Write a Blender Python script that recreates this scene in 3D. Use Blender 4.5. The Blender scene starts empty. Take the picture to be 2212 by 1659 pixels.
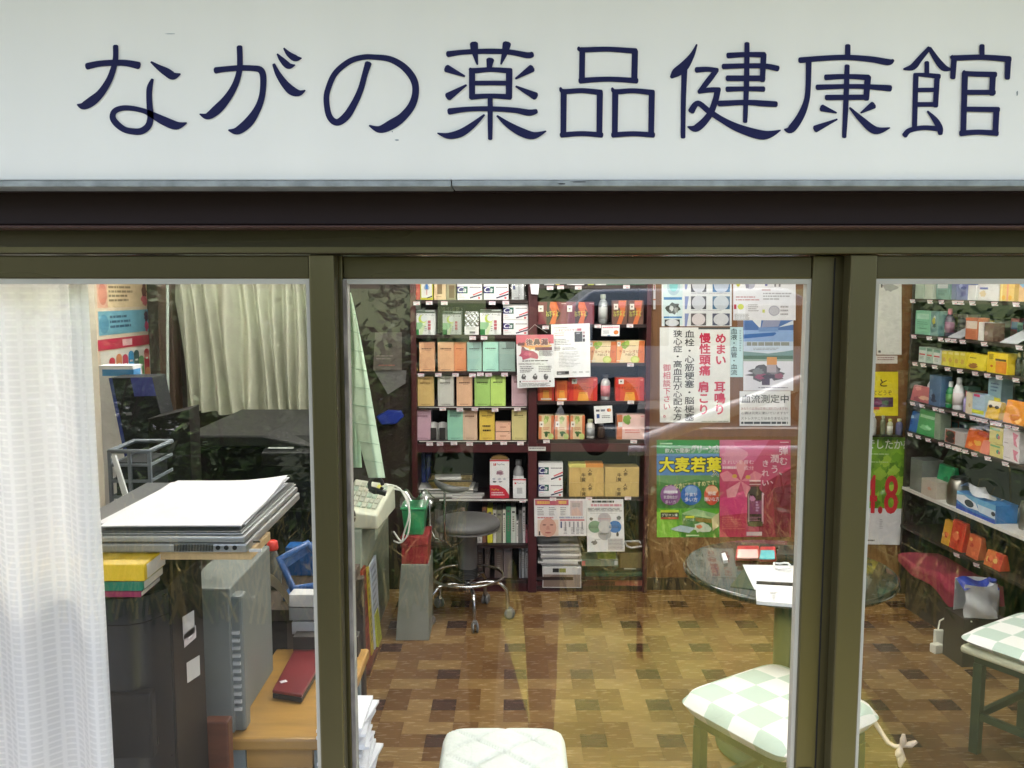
import bpy, bmesh, math, random
from mathutils import Vector, Matrix
random.seed(7)
R = math.radians
scene = bpy.context.scene
COL = scene.collection

# ---------------------------------------------------------------- camera, world, sun, exposure
F, TILT, CAM_Y, EYE = 1951.0, R(6.28), -1.35, 1.75
cam_d = bpy.data.cameras.new('camera'); cam = bpy.data.objects.new('camera', cam_d); COL.objects.link(cam)
cam.location = (0, CAM_Y, EYE); cam.rotation_euler = (R(90) - TILT, 0, 0)
cam_d.sensor_width = 36; cam_d.lens = 36 * F / 2212; cam_d.clip_start = 0.02; cam_d.clip_end = 2000
scene.camera = cam

SUN_EL, SUN_AZ = R(70), R(200)          # from the garden side, behind the photographer
world = bpy.data.worlds.new('World'); scene.world = world; world.use_nodes = True
nt = world.node_tree; bg = nt.nodes['Background']
sky = nt.nodes.new('ShaderNodeTexSky'); sky.sky_type = 'NISHITA'; sky.sun_disc = False
sky.sun_elevation = SUN_EL; sky.sun_rotation = SUN_AZ; sky.dust_density = 4.0; sky.air_density = 1.0; sky.ozone_density = 1.0
nt.links.new(sky.outputs[0], bg.inputs[0]); bg.inputs[1].default_value = 0.12
sun_d = bpy.data.lights.new('sun', 'SUN'); sun_d.energy = 1.4; sun_d.angle = R(16); sun_d.color = (1.0, .98, .95)
sun = bpy.data.objects.new('sun', sun_d); COL.objects.link(sun)
# sun_rotation 0 points to +Y and turns clockwise seen from above
sd = Vector((math.sin(SUN_AZ) * math.cos(SUN_EL), math.cos(SUN_AZ) * math.cos(SUN_EL), math.sin(SUN_EL)))
sun.rotation_euler = sd.to_track_quat('Z', 'Y').to_euler(); sun.location = sd * 30
vs = scene.view_settings
vs.view_transform = 'Standard'; vs.look = 'None'; vs.exposure = 2.6; vs.gamma = 1.0; vs.use_curve_mapping = False
scene.render.engine = 'CYCLES'
cy = scene.cycles
cy.use_denoising = True
try: cy.denoiser = 'OPENIMAGEDENOISE'
except Exception: pass
cy.max_bounces = 8; cy.transparent_max_bounces = 24; cy.glossy_bounces = 4; cy.diffuse_bounces = 4
cy.sample_clamp_indirect = 6
LAMP = 9.2                               # emission of the shop's fluorescent tubes

# ---------------------------------------------------------------- picture ray -> world point at distance d from the camera
cT, sT = math.cos(TILT), math.sin(TILT)
def P(u, v, d):
    a = (u - 1106) / F; b = (829.5 - v) / F
    t = d / (cT + b * sT)
    return Vector((a * t, CAM_Y + d, EYE + (-sT + b * cT) * t))
def floor_pt(u, v, z=0.0):
    a = (u - 1106) / F; b = (829.5 - v) / F
    dz = -sT + b * cT; t = (z - EYE) / dz
    return Vector((a * t, CAM_Y + (cT + b * sT) * t, z))

# ---------------------------------------------------------------- materials
def lin(c): return tuple((x / 255 / 12.92) if x <= 10 else ((x / 255 + .055) / 1.055) ** 2.4 for x in c[:3])
_M = {}
def mat(key, rgb, rough=.55, metal=0.0, nz=.10, scale=9.0, bump=0.0, bscale=60.0, coat=0.0, spec=.5, stretch=None, emit=0.0, k=.88):
    if key in _M: return _M[key]
    m = bpy.data.materials.new(key); m.use_nodes = True
    n = m.node_tree.nodes; l = m.node_tree.links; b = n['Principled BSDF']
    c = [min(.92, x * k) for x in lin(rgb)]
    b.inputs['Roughness'].default_value = rough; b.inputs['Metallic'].default_value = metal
    b.inputs['Coat Weight'].default_value = coat; b.inputs['Specular IOR Level'].default_value = spec
    tc = n.new('ShaderNodeTexCoord'); vec = tc.outputs['Object']
    if stretch:
        mp = n.new('ShaderNodeMapping'); mp.inputs['Scale'].default_value = stretch
        l.new(vec, mp.inputs[0]); vec = mp.outputs[0]
    if nz > 0:
        t = n.new('ShaderNodeTexNoise'); t.inputs['Scale'].default_value = scale; t.inputs['Detail'].default_value = 5
        l.new(vec, t.inputs['Vector'])
        cr = n.new('ShaderNodeValToRGB'); e = cr.color_ramp.elements
        e[0].position = .3; e[1].position = .72
        e[0].color = (*[max(0, x * (1 - nz)) for x in c], 1); e[1].color = (*[min(.95, x * (1 + nz)) for x in c], 1)
        l.new(t.outputs['Fac'], cr.inputs[0]); l.new(cr.outputs[0], b.inputs['Base Color'])
        mr = n.new('ShaderNodeMapRange'); mr.inputs['To Min'].default_value = max(.02, rough - .06); mr.inputs['To Max'].default_value = min(1, rough + .08)
        l.new(t.outputs['Fac'], mr.inputs[0]); l.new(mr.outputs[0], b.inputs['Roughness'])
    else:
        b.inputs['Base Color'].default_value = (*c, 1)
    if bump > 0:
        t2 = n.new('ShaderNodeTexNoise'); t2.inputs['Scale'].default_value = bscale; t2.inputs['Detail'].default_value = 4
        l.new(vec, t2.inputs['Vector'])
        bp = n.new('ShaderNodeBump'); bp.inputs['Strength'].default_value = bump; bp.inputs['Distance'].default_value = .01
        l.new(t2.outputs['Fac'], bp.inputs['Height']); l.new(bp.outputs[0], b.inputs['Normal'])
    if emit:
        b.inputs['Emission Color'].default_value = (1.0, .985, .93, 1); b.inputs['Emission Strength'].default_value = emit
    _M[key] = m
    return m
def pr(r, g=None, b=None, rough=.42):                     # printed ink / coloured card
    if g is None: r, g, b = r
    return mat('print_%d_%d_%d_%d' % (r, g, b, int(rough * 100)), (r, g, b), rough=rough, nz=.05, scale=25)
def glassy(key, refl, tint=(1, 1, 1), rough=0.0, wobble=0.0):
    """thin pane: what lies behind it, plus its mirror image by Fresnel"""
    if key in _M: return _M[key]
    m = bpy.data.materials.new(key); m.use_nodes = True
    n = m.node_tree.nodes; l = m.node_tree.links; n.remove(n['Principled BSDF'])
    tr = n.new('ShaderNodeBsdfTransparent'); tr.inputs[0].default_value = (*tint, 1)
    gl = n.new('ShaderNodeBsdfAnisotropic'); gl.inputs['Roughness'].default_value = rough
    fc = n.new('ShaderNodeLayerWeight'); pw = n.new('ShaderNodeMath'); pw.operation = 'POWER'; pw.inputs[1].default_value = 5; l.new(fc.outputs['Facing'], pw.inputs[0])
    lw = n.new('ShaderNodeMath'); lw.operation = 'MULTIPLY_ADD'; lw.inputs[1].default_value = .96; lw.inputs[2].default_value = .04; l.new(pw.outputs[0], lw.inputs[0])
    mu = n.new('ShaderNodeMath'); mu.operation = 'MULTIPLY'; mu.inputs[1].default_value = refl; mu.use_clamp = True
    mx = n.new('ShaderNodeMixShader')
    l.new(lw.outputs[0], mu.inputs[0]); l.new(mu.outputs[0], mx.inputs[0]); l.new(tr.outputs[0], mx.inputs[1]); l.new(gl.outputs[0], mx.inputs[2])
    if wobble:
        tc = n.new('ShaderNodeTexCoord'); t = n.new('ShaderNodeTexNoise'); t.inputs['Scale'].default_value = 5
        l.new(tc.outputs['Object'], t.inputs['Vector'])
        bp = n.new('ShaderNodeBump'); bp.inputs['Strength'].default_value = wobble; bp.inputs['Distance'].default_value = .004
        l.new(t.outputs['Fac'], bp.inputs['Height']); l.new(bp.outputs[0], gl.inputs['Normal']); 
    l.new(mx.outputs[0], n['Material Output'].inputs[0])
    _M[key] = m
    return m

# ---------------------------------------------------------------- mesh builder (world coordinates in, one object out)
class MB:
    def __init__(s): s.v, s.f, s.m, s.mats, s.sm = [], [], [], [], []
    def mi(s, m):
        if m not in s.mats: s.mats.append(m)
        return s.mats.index(m)
    def face(s, pts, m, smooth=False):
        i = len(s.v); s.v += [Vector(p) for p in pts]; s.f.append(tuple(range(i, i + len(pts)))); s.m.append(s.mi(m)); s.sm.append(smooth)
        return s
    def mesh(s, vs, fs, m, smooth=False):
        i = len(s.v); s.v += [Vector(p) for p in vs]; k = s.mi(m)
        for f in fs: s.f.append(tuple(i + j for j in f)); s.m.append(k); s.sm.append(smooth)
        return s
    def hexa(s, c, m):                                    # c: 4 bottom pts (ccw from above) + 4 top pts
        return s.mesh(c, [(3, 2, 1, 0), (4, 5, 6, 7), (0, 1, 5, 4), (1, 2, 6, 5), (2, 3, 7, 6), (3, 0, 4, 7)], m)
    def box(s, x0, x1, y0, y1, z0, z1, m):
        x0, x1 = sorted((x0, x1)); y0, y1 = sorted((y0, y1)); z0, z1 = sorted((z0, z1))
        return s.hexa([(x0, y0, z0), (x1, y0, z0), (x1, y1, z0), (x0, y1, z0), (x0, y0, z1), (x1, y0, z1), (x1, y1, z1), (x0, y1, z1)], m)
    def rbox(s, c, w, d, h, ang, m):                      # centre of base, rotated about Z
        ca, sa = math.cos(ang), math.sin(ang); pts = []
        for z in (0, h):
            for x, y in ((-w / 2, -d / 2), (w / 2, -d / 2), (w / 2, d / 2), (-w / 2, d / 2)):
                pts.append((c[0] + x * ca - y * sa, c[1] + x * sa + y * ca, c[2] + z))
        return s.hexa(pts, m)
    def prism(s, poly, off, m):                           # polygon extruded by a vector
        n = len(poly); off = Vector(off); a = [Vector(p) for p in poly]; b = [p + off for p in a]
        return s.mesh(a + b, [tuple(range(n - 1, -1, -1)), tuple(range(n, 2 * n))] + [(i, (i + 1) % n, n + (i + 1) % n, n + i) for i in range(n)], m)
    def tube(s, pts, r, m, n=10, caps=True, close=False):
        pts = [Vector(p) for p in pts]; N = len(pts); rs = r if isinstance(r, (list, tuple)) else [r] * N
        vs, up = [], None
        for i, p in enumerate(pts):
            t = (pts[(i + 1) % N] - pts[i - 1]) if close else (pts[min(i + 1, N - 1)] - pts[max(i - 1, 0)])
            t = t.normalized() if t.length > 1e-9 else Vector((0, 0, 1))
            if up is None: up = Vector((0, 0, 1)) if abs(t.z) < .9 else Vector((1, 0, 0))
            x = t.cross(up).normalized(); y = x.cross(t).normalized(); up = y
            for k in range(n):
                a = 2 * math.pi * k / n; vs.append(p + (x * math.cos(a) + y * math.sin(a)) * rs[i])
        fs = []
        for i in range(N if close else N - 1):
            j = (i + 1) % N
            for k in range(n): fs.append((i * n + k, i * n + (k + 1) % n, j * n + (k + 1) % n, j * n + k))
        s.mesh(vs, fs, m, True)
        if caps and not close:
            s.face([vs[k] for k in range(n - 1, -1, -1)], m); s.face([vs[(N - 1) * n + k] for k in range(n)], m)
        return s
    def lathe(s, c, prof, m, n=24, axis=None):            # prof: (r, h) list upward from base centre c
        c = Vector(c); vs, fs = [], []
        for r, h in prof:
            for k in range(n):
                a = 2 * math.pi * k / n; vs.append(c + Vector((r * math.cos(a), r * math.sin(a), h)))
        for i in range(len(prof) - 1):
            for k in range(n): fs.append((i * n + k, i * n + (k + 1) % n, (i + 1) * n + (k + 1) % n, (i + 1) * n + k))
        fs.append(tuple(range(n - 1, -1, -1))); fs.append(tuple((len(prof) - 1) * n + k for k in range(n)))
        return s.mesh(vs, fs, m, True)
    def grid(s, fn, nu, nv, m, smooth=True):
        vs = [fn(i / nu, j / nv) for j in range(nv + 1) for i in range(nu + 1)]
        return s.mesh(vs, [(j * (nu + 1) + i, j * (nu + 1) + i + 1, (j + 1) * (nu + 1) + i + 1, (j + 1) * (nu + 1) + i) for j in range(nv) for i in range(nu)], m, smooth)

_off = {}
def off(o): return _off.get(o.name, Vector((0, 0, 0)))
def link(o, parent=None):
    COL.objects.link(o)
    if parent is not None: o.parent = parent
def obj(name, mb, parent=None, bev=0.0, base=None, seg=2):
    me = bpy.data.meshes.new(name)
    if parent is not None: o0 = off(parent)
    else:
        xs = [v.x for v in mb.v]; ys = [v.y for v in mb.v]; zs = [v.z for v in mb.v]
        o0 = Vector(base) if base else Vector(((min(xs) + max(xs)) / 2, (min(ys) + max(ys)) / 2, min(zs)))
    me.from_pydata([tuple(v - o0) for v in mb.v], [], mb.f)
    for m in mb.mats: me.materials.append(m)
    me.polygons.foreach_set('material_index', mb.m); me.polygons.foreach_set('use_smooth', mb.sm)
    if bev > 0:
        bm = bmesh.new(); bm.from_mesh(me); bmesh.ops.remove_doubles(bm, verts=bm.verts, dist=1e-6)
        ed = [e for e in bm.edges if len(e.link_faces) == 2 and e.calc_face_angle(0) > .6]
        bmesh.ops.bevel(bm, geom=ed, offset=bev, segments=seg, profile=.5, affect='EDGES', clamp_overlap=True)
        bm.to_mesh(me); bm.free()
    me.validate(); me.update()
    o = bpy.data.objects.new(name, me)
    if parent is None: o.location = o0
    link(o, parent); _off[o.name] = o0 if parent is None else off(parent)
    return o
def empty(name, loc):
    o = bpy.data.objects.new(name, None); o.location = loc; o.empty_display_size = .05; link(o); _off[o.name] = Vector(loc)
    return o
def tag(o, label, cat, group=None):
    o['label'] = label; o['category'] = cat
    if group: o['group'] = group
    return o
def struct(name, mb, parent=None, bev=0.0):
    o = obj(name, mb, parent, bev)
    if parent is None: o['kind'] = 'structure'
    return o

# ---------------------------------------------------------------- lettering
_T = {}
def glyphs(s, bold=0.0, shear=0.0):
    k = (s, shear)
    if k in _T: return _T[k]
    c = bpy.data.curves.new('lettering', 'FONT'); c.body = s; c.size = 1; c.shear = shear; c.resolution_u = 3
    o = bpy.data.objects.new('lettering', c); COL.objects.link(o)
    dg = bpy.context.evaluated_depsgraph_get(); m = bpy.data.meshes.new_from_object(o.evaluated_get(dg))
    vs = [(v.co.x, v.co.y) for v in m.vertices]; fs = [tuple(p.vertices) for p in m.polygons]
    bpy.data.objects.remove(o); bpy.data.curves.remove(c); bpy.data.meshes.remove(m)
    if vs:
        x0 = min(v[0] for v in vs); x1 = max(v[0] for v in vs); y0 = min(v[1] for v in vs); y1 = max(v[1] for v in vs)
    else: x0 = y0 = 0; x1 = y1 = 1
    _T[k] = (vs, fs, x0, x1, y0, y1)
    return _T[k]

class Flat:
    """print on a flat sheet: origin top-left, unit vectors right / down, coordinates as fractions of w, h"""
    def __init__(s, o, right, down, nrm, w, h, art='printed_artwork'):
        s.o, s.r, s.dn, s.n, s.w, s.h = Vector(o), Vector(right).normalized(), Vector(down).normalized(), Vector(nrm).normalized(), w, h
        s.a, s.t, s.z, s.rnd = MB(), MB(), .0006, random.Random(int(abs(o[0] * 1000)) + int(abs(o[2] * 777)))
        s.art = art
    def p(s, x, y): return s.o + s.r * (x * s.w) + s.dn * (y * s.h) + s.n * s.z
    def up(s): s.z += .00012
    def rect(s, x0, y0, x1, y1, c):
        s.up(); s.a.face([s.p(x0, y0), s.p(x0, y1), s.p(x1, y1), s.p(x1, y0)], pr(c)); return s
    def poly(s, pts, c):
        s.up(); s.a.face([s.p(*q) for q in pts], pr(c)); return s
    def ell(s, cx, cy, rx, ry, c, n=22):
        return s.poly([(cx + rx * math.cos(2 * math.pi * k / n), cy - ry * math.sin(2 * math.pi * k / n)) for k in range(n)], c)
    def blob(s, cx, cy, rx, ry, c, n=18, j=.3):
        return s.poly([(cx + rx * math.cos(2 * math.pi * k / n) * (1 + s.rnd.uniform(-j, j)), cy - ry * math.sin(2 * math.pi * k / n) * (1 + s.rnd.uniform(-j, j))) for k in range(n)], c)
    def _put(s, vs, fs, W, c, bold, k):
        """glyph mesh; heavier weight = the outline repeated a hair to each side"""
        sh = [(0, 0)] + ([(bold * k * a, bold * k * b) for a, b in ((1, 0), (-1, 0), (0, 1), (0, -1), (.7, .7), (-.7, -.7), (.7, -.7), (-.7, .7))] if bold > 0 else [])
        for i, (a, b) in enumerate(sh):
            o = s.r * a + s.dn * b + s.n * (i * .000025); s.t.mesh([W(*v) + o for v in vs], fs, pr(c))
    def text(s, t, x, y, hgt, c, wid=None, bold=0.0, shear=0.0, ang=0.0, out=None):
        """x, y = top left as fractions; hgt fraction of the sheet's height; wid fraction of its width"""
        if out:
            s.text(t, x, y, hgt, out, wid, bold + .055, shear, ang); s.z += .0002
        vs, fs, x0, x1, y0, y1 = glyphs(t, 0.0, shear)
        if not vs: return s
        s.up(); H = hgt * s.h; k = H / (y1 - y0 if y1 - y0 > .4 else .75)
        kx = k if wid is None else wid * s.w / (x1 - x0)
        ca, sa = math.cos(ang), math.sin(ang); O = s.p(x, y)
        def w(vx, vy):
            a, b = (vx - x0) * kx, (y1 - vy) * k
            return O + s.r * (a * ca + b * sa) + s.dn * (b * ca - a * sa)
        s._put(vs, fs, w, c, bold, min(k, kx)); return s
    def vtext(s, t, x, y, wid, pitch, c, bold=0.0):
        """vertical column: x centre, y top, character width as fraction of w, pitch fraction of h"""
        s.up(); k = wid * s.w; ky = min(k, pitch * s.h) * .98
        for i, ch in enumerate(t):
            if ch in ' \u3000': continue
            vs, fs, x0, x1, y0, y1 = glyphs(ch); O = s.p(x, y + i * pitch)
            s._put(vs, fs, lambda a, b: O + s.r * ((a - .5) * k) + s.dn * ((.82 - b) * ky), c, bold, ky)
        return s
    def lines(s, x0, y0, x1, y1, n, c, th=.45, ragged=.35):
        s.up()
        for i in range(n):
            yy = y0 + (y1 - y0) * i / n; hh = (y1 - y0) / n * th; x = x0; end = x1 - (x1 - x0) * s.rnd.uniform(0, ragged)
            while x < end:
                L = s.rnd.uniform(.04, .22) * (x1 - x0); e = min(end, x + L)
                s.a.face([s.p(x, yy), s.p(x, yy + hh), s.p(e, yy + hh), s.p(e, yy)], pr(c)); x += L + .02 * (x1 - x0)
        return s
    def done(s, parent):
        if s.a.f: obj(s.art, s.a, parent)['kind'] = 'stuff'
        if s.t.f: obj('lettering', s.t, parent)['kind'] = 'stuff'

X3, Y3, Z3 = Vector((1, 0, 0)), Vector((0, 1, 0)), Vector((0, 0, 1))

# ================================================================ STRUCTURE: building shell
DG = 1.35                                 # camera to glass line (world y = 0)
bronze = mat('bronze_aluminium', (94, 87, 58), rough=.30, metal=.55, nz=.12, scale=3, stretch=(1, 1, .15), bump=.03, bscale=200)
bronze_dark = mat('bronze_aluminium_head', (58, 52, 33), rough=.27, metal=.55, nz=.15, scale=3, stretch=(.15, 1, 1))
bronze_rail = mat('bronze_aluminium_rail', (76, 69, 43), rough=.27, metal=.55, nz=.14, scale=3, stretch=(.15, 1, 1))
brownpaint = mat('dark_brown_coated_steel', (38, 25, 24), spec=.15, rough=.5, nz=.14, scale=4, stretch=(.2, 1, 1))
brownlip = mat('red_brown_lip', (66, 40, 34), rough=.4, nz=.1)
gap = mat('black_gap', (14, 13, 12), rough=.8, nz=0)
plaster = mat('cream_plaster', (205, 196, 178), rough=.9, nz=.06, bump=.15, bscale=90)
ceilm = mat('white_ceiling_board', (228, 228, 222), rough=.9, nz=.03)
darkwood = mat('dark_wood_wall', (48, 33, 26), rough=.55, nz=.25, scale=6, stretch=(6, 6, .6))
ochrewall = mat('ochre_wood_panel', (124, 84, 46), rough=.5, nz=.16, scale=5, stretch=(7, 7, .5))
BACK = 5.06                                # camera to back wall
yb = CAM_Y + BACK
zt = 2.42
s = MB(); s.box(-1.75, 2.95, .10, yb + .35, -.12, -.004, mat('screed', (96, 78, 58), rough=.8)); struct('floor', s)
FLOOR = bpy.data.objects['floor']
s = MB(); s.box(-1.75, 2.95, .06, yb + .35, zt, zt + .12, ceilm); struct('ceiling', s)
s = MB(); s.box(-1.72, -1.58, .10, 2.45, 0, zt, plaster); struct('wall_left', s)
part_y = CAM_Y + 3.86
s = MB(); s.box(-1.58, -1.05, part_y + .06, part_y + .16, 0, zt, mat('partition_board', (64, 58, 48), rough=.7, nz=.1)); struct('partition_wall', s)
s = MB(); s.box(-1.11, -1.05, part_y + .16, yb, 0, zt, darkwood); struct('partition_return_wall', s)
s = MB(); s.box(-1.11, -.565, yb, yb + .12, 0, zt, darkwood); struct('wall_back_left', s)
s = MB(); s.box(.772, 2.95, yb, yb + .12, 0, zt, ochrewall); s.box(.772, 2.95, yb - .012, yb, 0, .07, darkwood); struct('wall_back_right', s)
s = MB(); s.box(-.60, .80, yb + .30, yb + .35, 0, zt, darkwood); struct('wall_back_alcove', s)
s = MB(); s.box(2.80, 2.95, .10, yb, 0, zt, plaster); struct('wall_right', s)
# facade masonry outside the opening
s = MB(); s.box(-4.2, -1.26, -.06, .10, 0, 3.1, plaster); struct('wall_facade_left', s)
s = MB(); s.box(1.98, 4.5, -.06, .10, 0, 3.1, plaster); struct('wall_facade_right', s)
zl = P(1106, 493, DG).z
s = MB(); s.box(-1.26, 1.98, -.02, .10, zl + .012, 3.1, plaster); struct('wall_above_doors', s)
s = MB()
s.box(-4.2, 4.5, -1.15, -.20, 2.62, 2.70, mat('soffit_board', (150, 148, 142), rough=.8))
s.box(-4.2, 4.5, -.20, .10, 3.1, 3.14, mat('soffit_board', (150, 148, 142)))
s.box(-4.2, 4.5, -1.19, -1.15, 2.52, 2.74, brownpaint)
struct('added_shade_canopy', s)  # unseen canopy, added; its depth sets how much light reaches the facade

# ================================================================ doors
cord = DG
def zf(v, d=DG): return P(1106, v, d).z
def xf(u, v, d=DG): return P(u, v, d).x
GLASS = glassy('window_glass', 1.5, wobble=.02)
seal = mat('grey_glazing_bead', (176, 172, 158), rough=.5, nz=.08)
dust = mat('weatherstrip_pile', (128, 120, 112), rough=.95, nz=.5, scale=40, stretch=(1, 1, .5))
z_head0, z_head1 = zf(550), zf(492)
# head track
t = empty('door_frame', (0.3, 0, z_head0)); tag(t, 'dark bronze aluminium head track and jambs above the sliding glass doors', 'door frame')
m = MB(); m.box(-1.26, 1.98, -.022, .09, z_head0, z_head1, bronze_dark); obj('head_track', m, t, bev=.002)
m = MB(); m.box(-1.26, 1.98, -.026, -.0225, z_head0 + .002, z_head0 + .010, bronze); obj('drip_lip', m, t)
m = MB(); m.box(-1.26, -1.21, -.02, .09, 0, z_head0, bronze); obj('jamb', m, t, bev=.002)
m = MB(); m.box(1.93, 1.98, -.02, .09, 0, z_head0, bronze); obj('jamb', m, t, bev=.002)
m = MB(); m.box(-1.26, 1.98, -.04, .10, -.004, .012, bronze); obj('sill_track', m, t)

def door(x0, x1, y0, y1, wl, wr, label, grp, vtop=553, vglass=608, bead_l=True, bead_r=True):
    """one glazed leaf: stiles, rails, pane, beads"""
    zt_, zg = z_head0 - .0006, zf(vglass)
    t = empty('sliding_door', ((x0 + x1) / 2, (y0 + y1) / 2, .014)); tag(t, label, 'door', grp)
    b = .0022
    m = MB(); m.box(x0, x0 + wl, y0, y1, .014, zt_, bronze); obj('stile', m, t, bev=b)
    m = MB(); m.box(x1 - wr, x1, y0, y1, .014, zt_, bronze); obj('stile', m, t, bev=b)
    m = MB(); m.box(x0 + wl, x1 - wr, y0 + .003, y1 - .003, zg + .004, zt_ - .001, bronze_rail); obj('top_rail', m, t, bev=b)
    m = MB(); m.box(x0 + wl, x1 - wr, y0 + .003, y1 - .003, .02, .16, bronze); obj('bottom_rail', m, t, bev=b)
    yc = (y0 + y1) / 2
    m = MB()
    m.box(x0 + wl, x1 - wr, yc - .009, yc + .009, zg - .004, zg + .004, seal)
    m.box(x0 + wl, x1 - wr, yc - .009, yc + .009, .16, .166, seal)
    m.box(x0 + wl, x0 + wl + .006, yc - .009, yc + .009, .166, zg - .004, seal)
    m.box(x1 - wr - .006, x1 - wr, yc - .009, yc + .009, .166, zg - .004, seal)
    obj('glazing_bead', m, t)
    m = MB(); m.box(x0 + wl + .003, x1 - wr - .003, yc - .0025, yc + .0025, .163, zg, GLASS); obj('glass_pane', m, t)
    return t
xl1 = xf(727, 600); wl = xf(727, 600) - xf(673, 600)
# left leaf on the outer track
D1 = door(-1.20, xl1, -.018, .012, .045, wl, 'sliding glass door with the white sheer curtain behind it', 'bronze framed sliding glass doors')
# middle leaf on the inner track
xm0 = xf(722, 600, DG + .05); xm1 = xf(1812, 600, DG + .05)
D2 = door(xm0 - .012, xm1, .022, .052, .030, xf(1812, 600, DG + .04) - xf(1742, 600, DG + .04), 'sliding glass door in front of the stool and the round table', 'bronze framed sliding glass doors', vtop=554)
m = MB(); m.box(xm0 + .0182, xm0 + .0232, .0205, .0525, .02, zf(604), dust); obj('weatherstrip', m, D2)
m = MB(); m.box(xm1 - .018, xm1 - .0165, .0195, .0225, .02, zf(556), gap); obj('groove', m, D2)
xr0 = xf(1827, 600)
D3 = door(xr0, 1.925, -.018, .012, xf(1884, 600) - xf(1827, 600), .045, 'sliding glass door in front of the slanted product rack', 'bronze framed sliding glass doors')
# hooks / pull of the middle leaf
m = MB(); m.box(xm1 - .045, xm1 - .022, .0185, .0225, .84, .98, mat('pull_recess', (46, 44, 38), rough=.4, metal=.6)); obj('pull_recess', m, D2, bev=.001)

# ================================================================ shutter box and signboard
ysb = -.085; dsb = DG + ysb
t = empty('shutter_box', (.3, ysb, P(1106, 490, dsb).z)); tag(t, 'dark brown steel shutter box running under the white signboard', 'shutter box')
za, zb = P(1106, 486, dsb).z, P(1106, 404, dsb).z
m = MB(); m.box(-1.9, 2.3, ysb, -.024, za, zb + .03, brownpaint); obj('front_cover', m, t, bev=.002)
m = MB(); m.box(-1.9, 2.3, ysb - .006, -.024, P(1106, 492, dsb).z, za - .0006, brownlip); obj('lower_lip', m, t, bev=.0015)

ysg = -.15; dsg = DG + ysg
zs0, zs1 = P(1106, 389, dsg).z, P(1106, -3, dsg).z
signwhite = mat('white_sign_acrylic', (250, 246, 238), rough=.38, nz=.035, scale=5, stretch=(1, 1, .12), bump=.012, bscale=3, k=.9)
zinc = mat('galvanised_trim', (150, 154, 152), rough=.42, metal=.5, nz=.28, scale=45, bump=.04, bscale=120)
SG = empty('signboard', (.2, ysg, zs0 - .02)); tag(SG, 'long white signboard with big navy Japanese lettering over the doors', 'sign')
xs0, xs1 = -1.3, 1.55
m = MB(); m.box(xs0, xs1, ysg, ysg + .05, zs0, zs1, signwhite); obj('panel', m, SG, bev=.0015)
zt0 = P(1106, 404, dsg - .004).z
xj = P(976, 395, dsg).x
for a, b_, dz in ((xs0 - .01, xj - .0006, 0), (xj + .0006, xs1 + .01, .0006)):
    m = MB(); m.box(a, b_, ysg - .006, ysg + .06, zt0 + dz, zs0 - .0008 + dz, zinc); obj('edge_trim', m, SG, bev=.0012)
m = MB(); m.box(xs0 - .01, xs1 + .01, ysg - .006, ysg + .06, zs1 + .001, zs1 + .012, zinc); obj('top_trim', m, SG, bev=.0012)
m = MB(); m.box(xs0, xs1, ysg + .0502, -.03, zs0 - .01, zs1, brownpaint); obj('mounting_frame', m, SG)
# scuff marks on the panel
scuffm = mat('scuff_grey', (150, 156, 158), rough=.7, nz=.2)
for (u, v, w_, h_) in ((1530, 540, 16, 6), (1518, 508, 5, 5), (3938, 352, 5, 20), (2210, 705, 60, 4), (2160, 712, 30, 5), (640, 130, 40, 3)):
    a, b = P(u / 1.79385, v / 1.79385, dsg), P((u + w_) / 1.79385, (v + h_) / 1.79385, dsg)
    m = MB(); yq = ysg - .0006 - (.006 if v > 690 else 0); n_ = 9
    m.face([((a.x + b.x) / 2 + (b.x - a.x) / 2 * math.cos(6.283 * i / n_) * (1 + .3 * math.sin(i * 2.7)), yq, (a.z + b.z) / 2 + (b.z - a.z) / 2 * math.sin(6.283 * i / n_)) for i in range(n_)], scuffm if v < 690 else gap); obj('scuff', m, SG)
navy = mat('navy_sign_lettering', (26, 28, 76), rough=.55, nz=.06, scale=6, spec=.2)
def cr(pts, n=7):
    """smooth a stroke of (x, y, width)"""
    if len(pts) < 3: return [tuple(pts[0][k] + (pts[1][k] - pts[0][k]) * i / 4 for k in range(3)) for i in range(5)]
    o = []
    for i in range(len(pts) - 1):
        p0, p1, p2, p3 = pts[max(i - 1, 0)], pts[i], pts[i + 1], pts[min(i + 2, len(pts) - 1)]
        for j in range(n):
            t = j / n
            o.append(tuple(.5 * (2 * p1[k] + (p2[k] - p0[k]) * t + (2 * p0[k] - 5 * p1[k] + 4 * p2[k] - p3[k]) * t * t + (3 * p1[k] - p0[k] - 3 * p2[k] + p3[k]) * t ** 3) for k in range(3)))
    o.append(pts[-1]); return o
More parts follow.
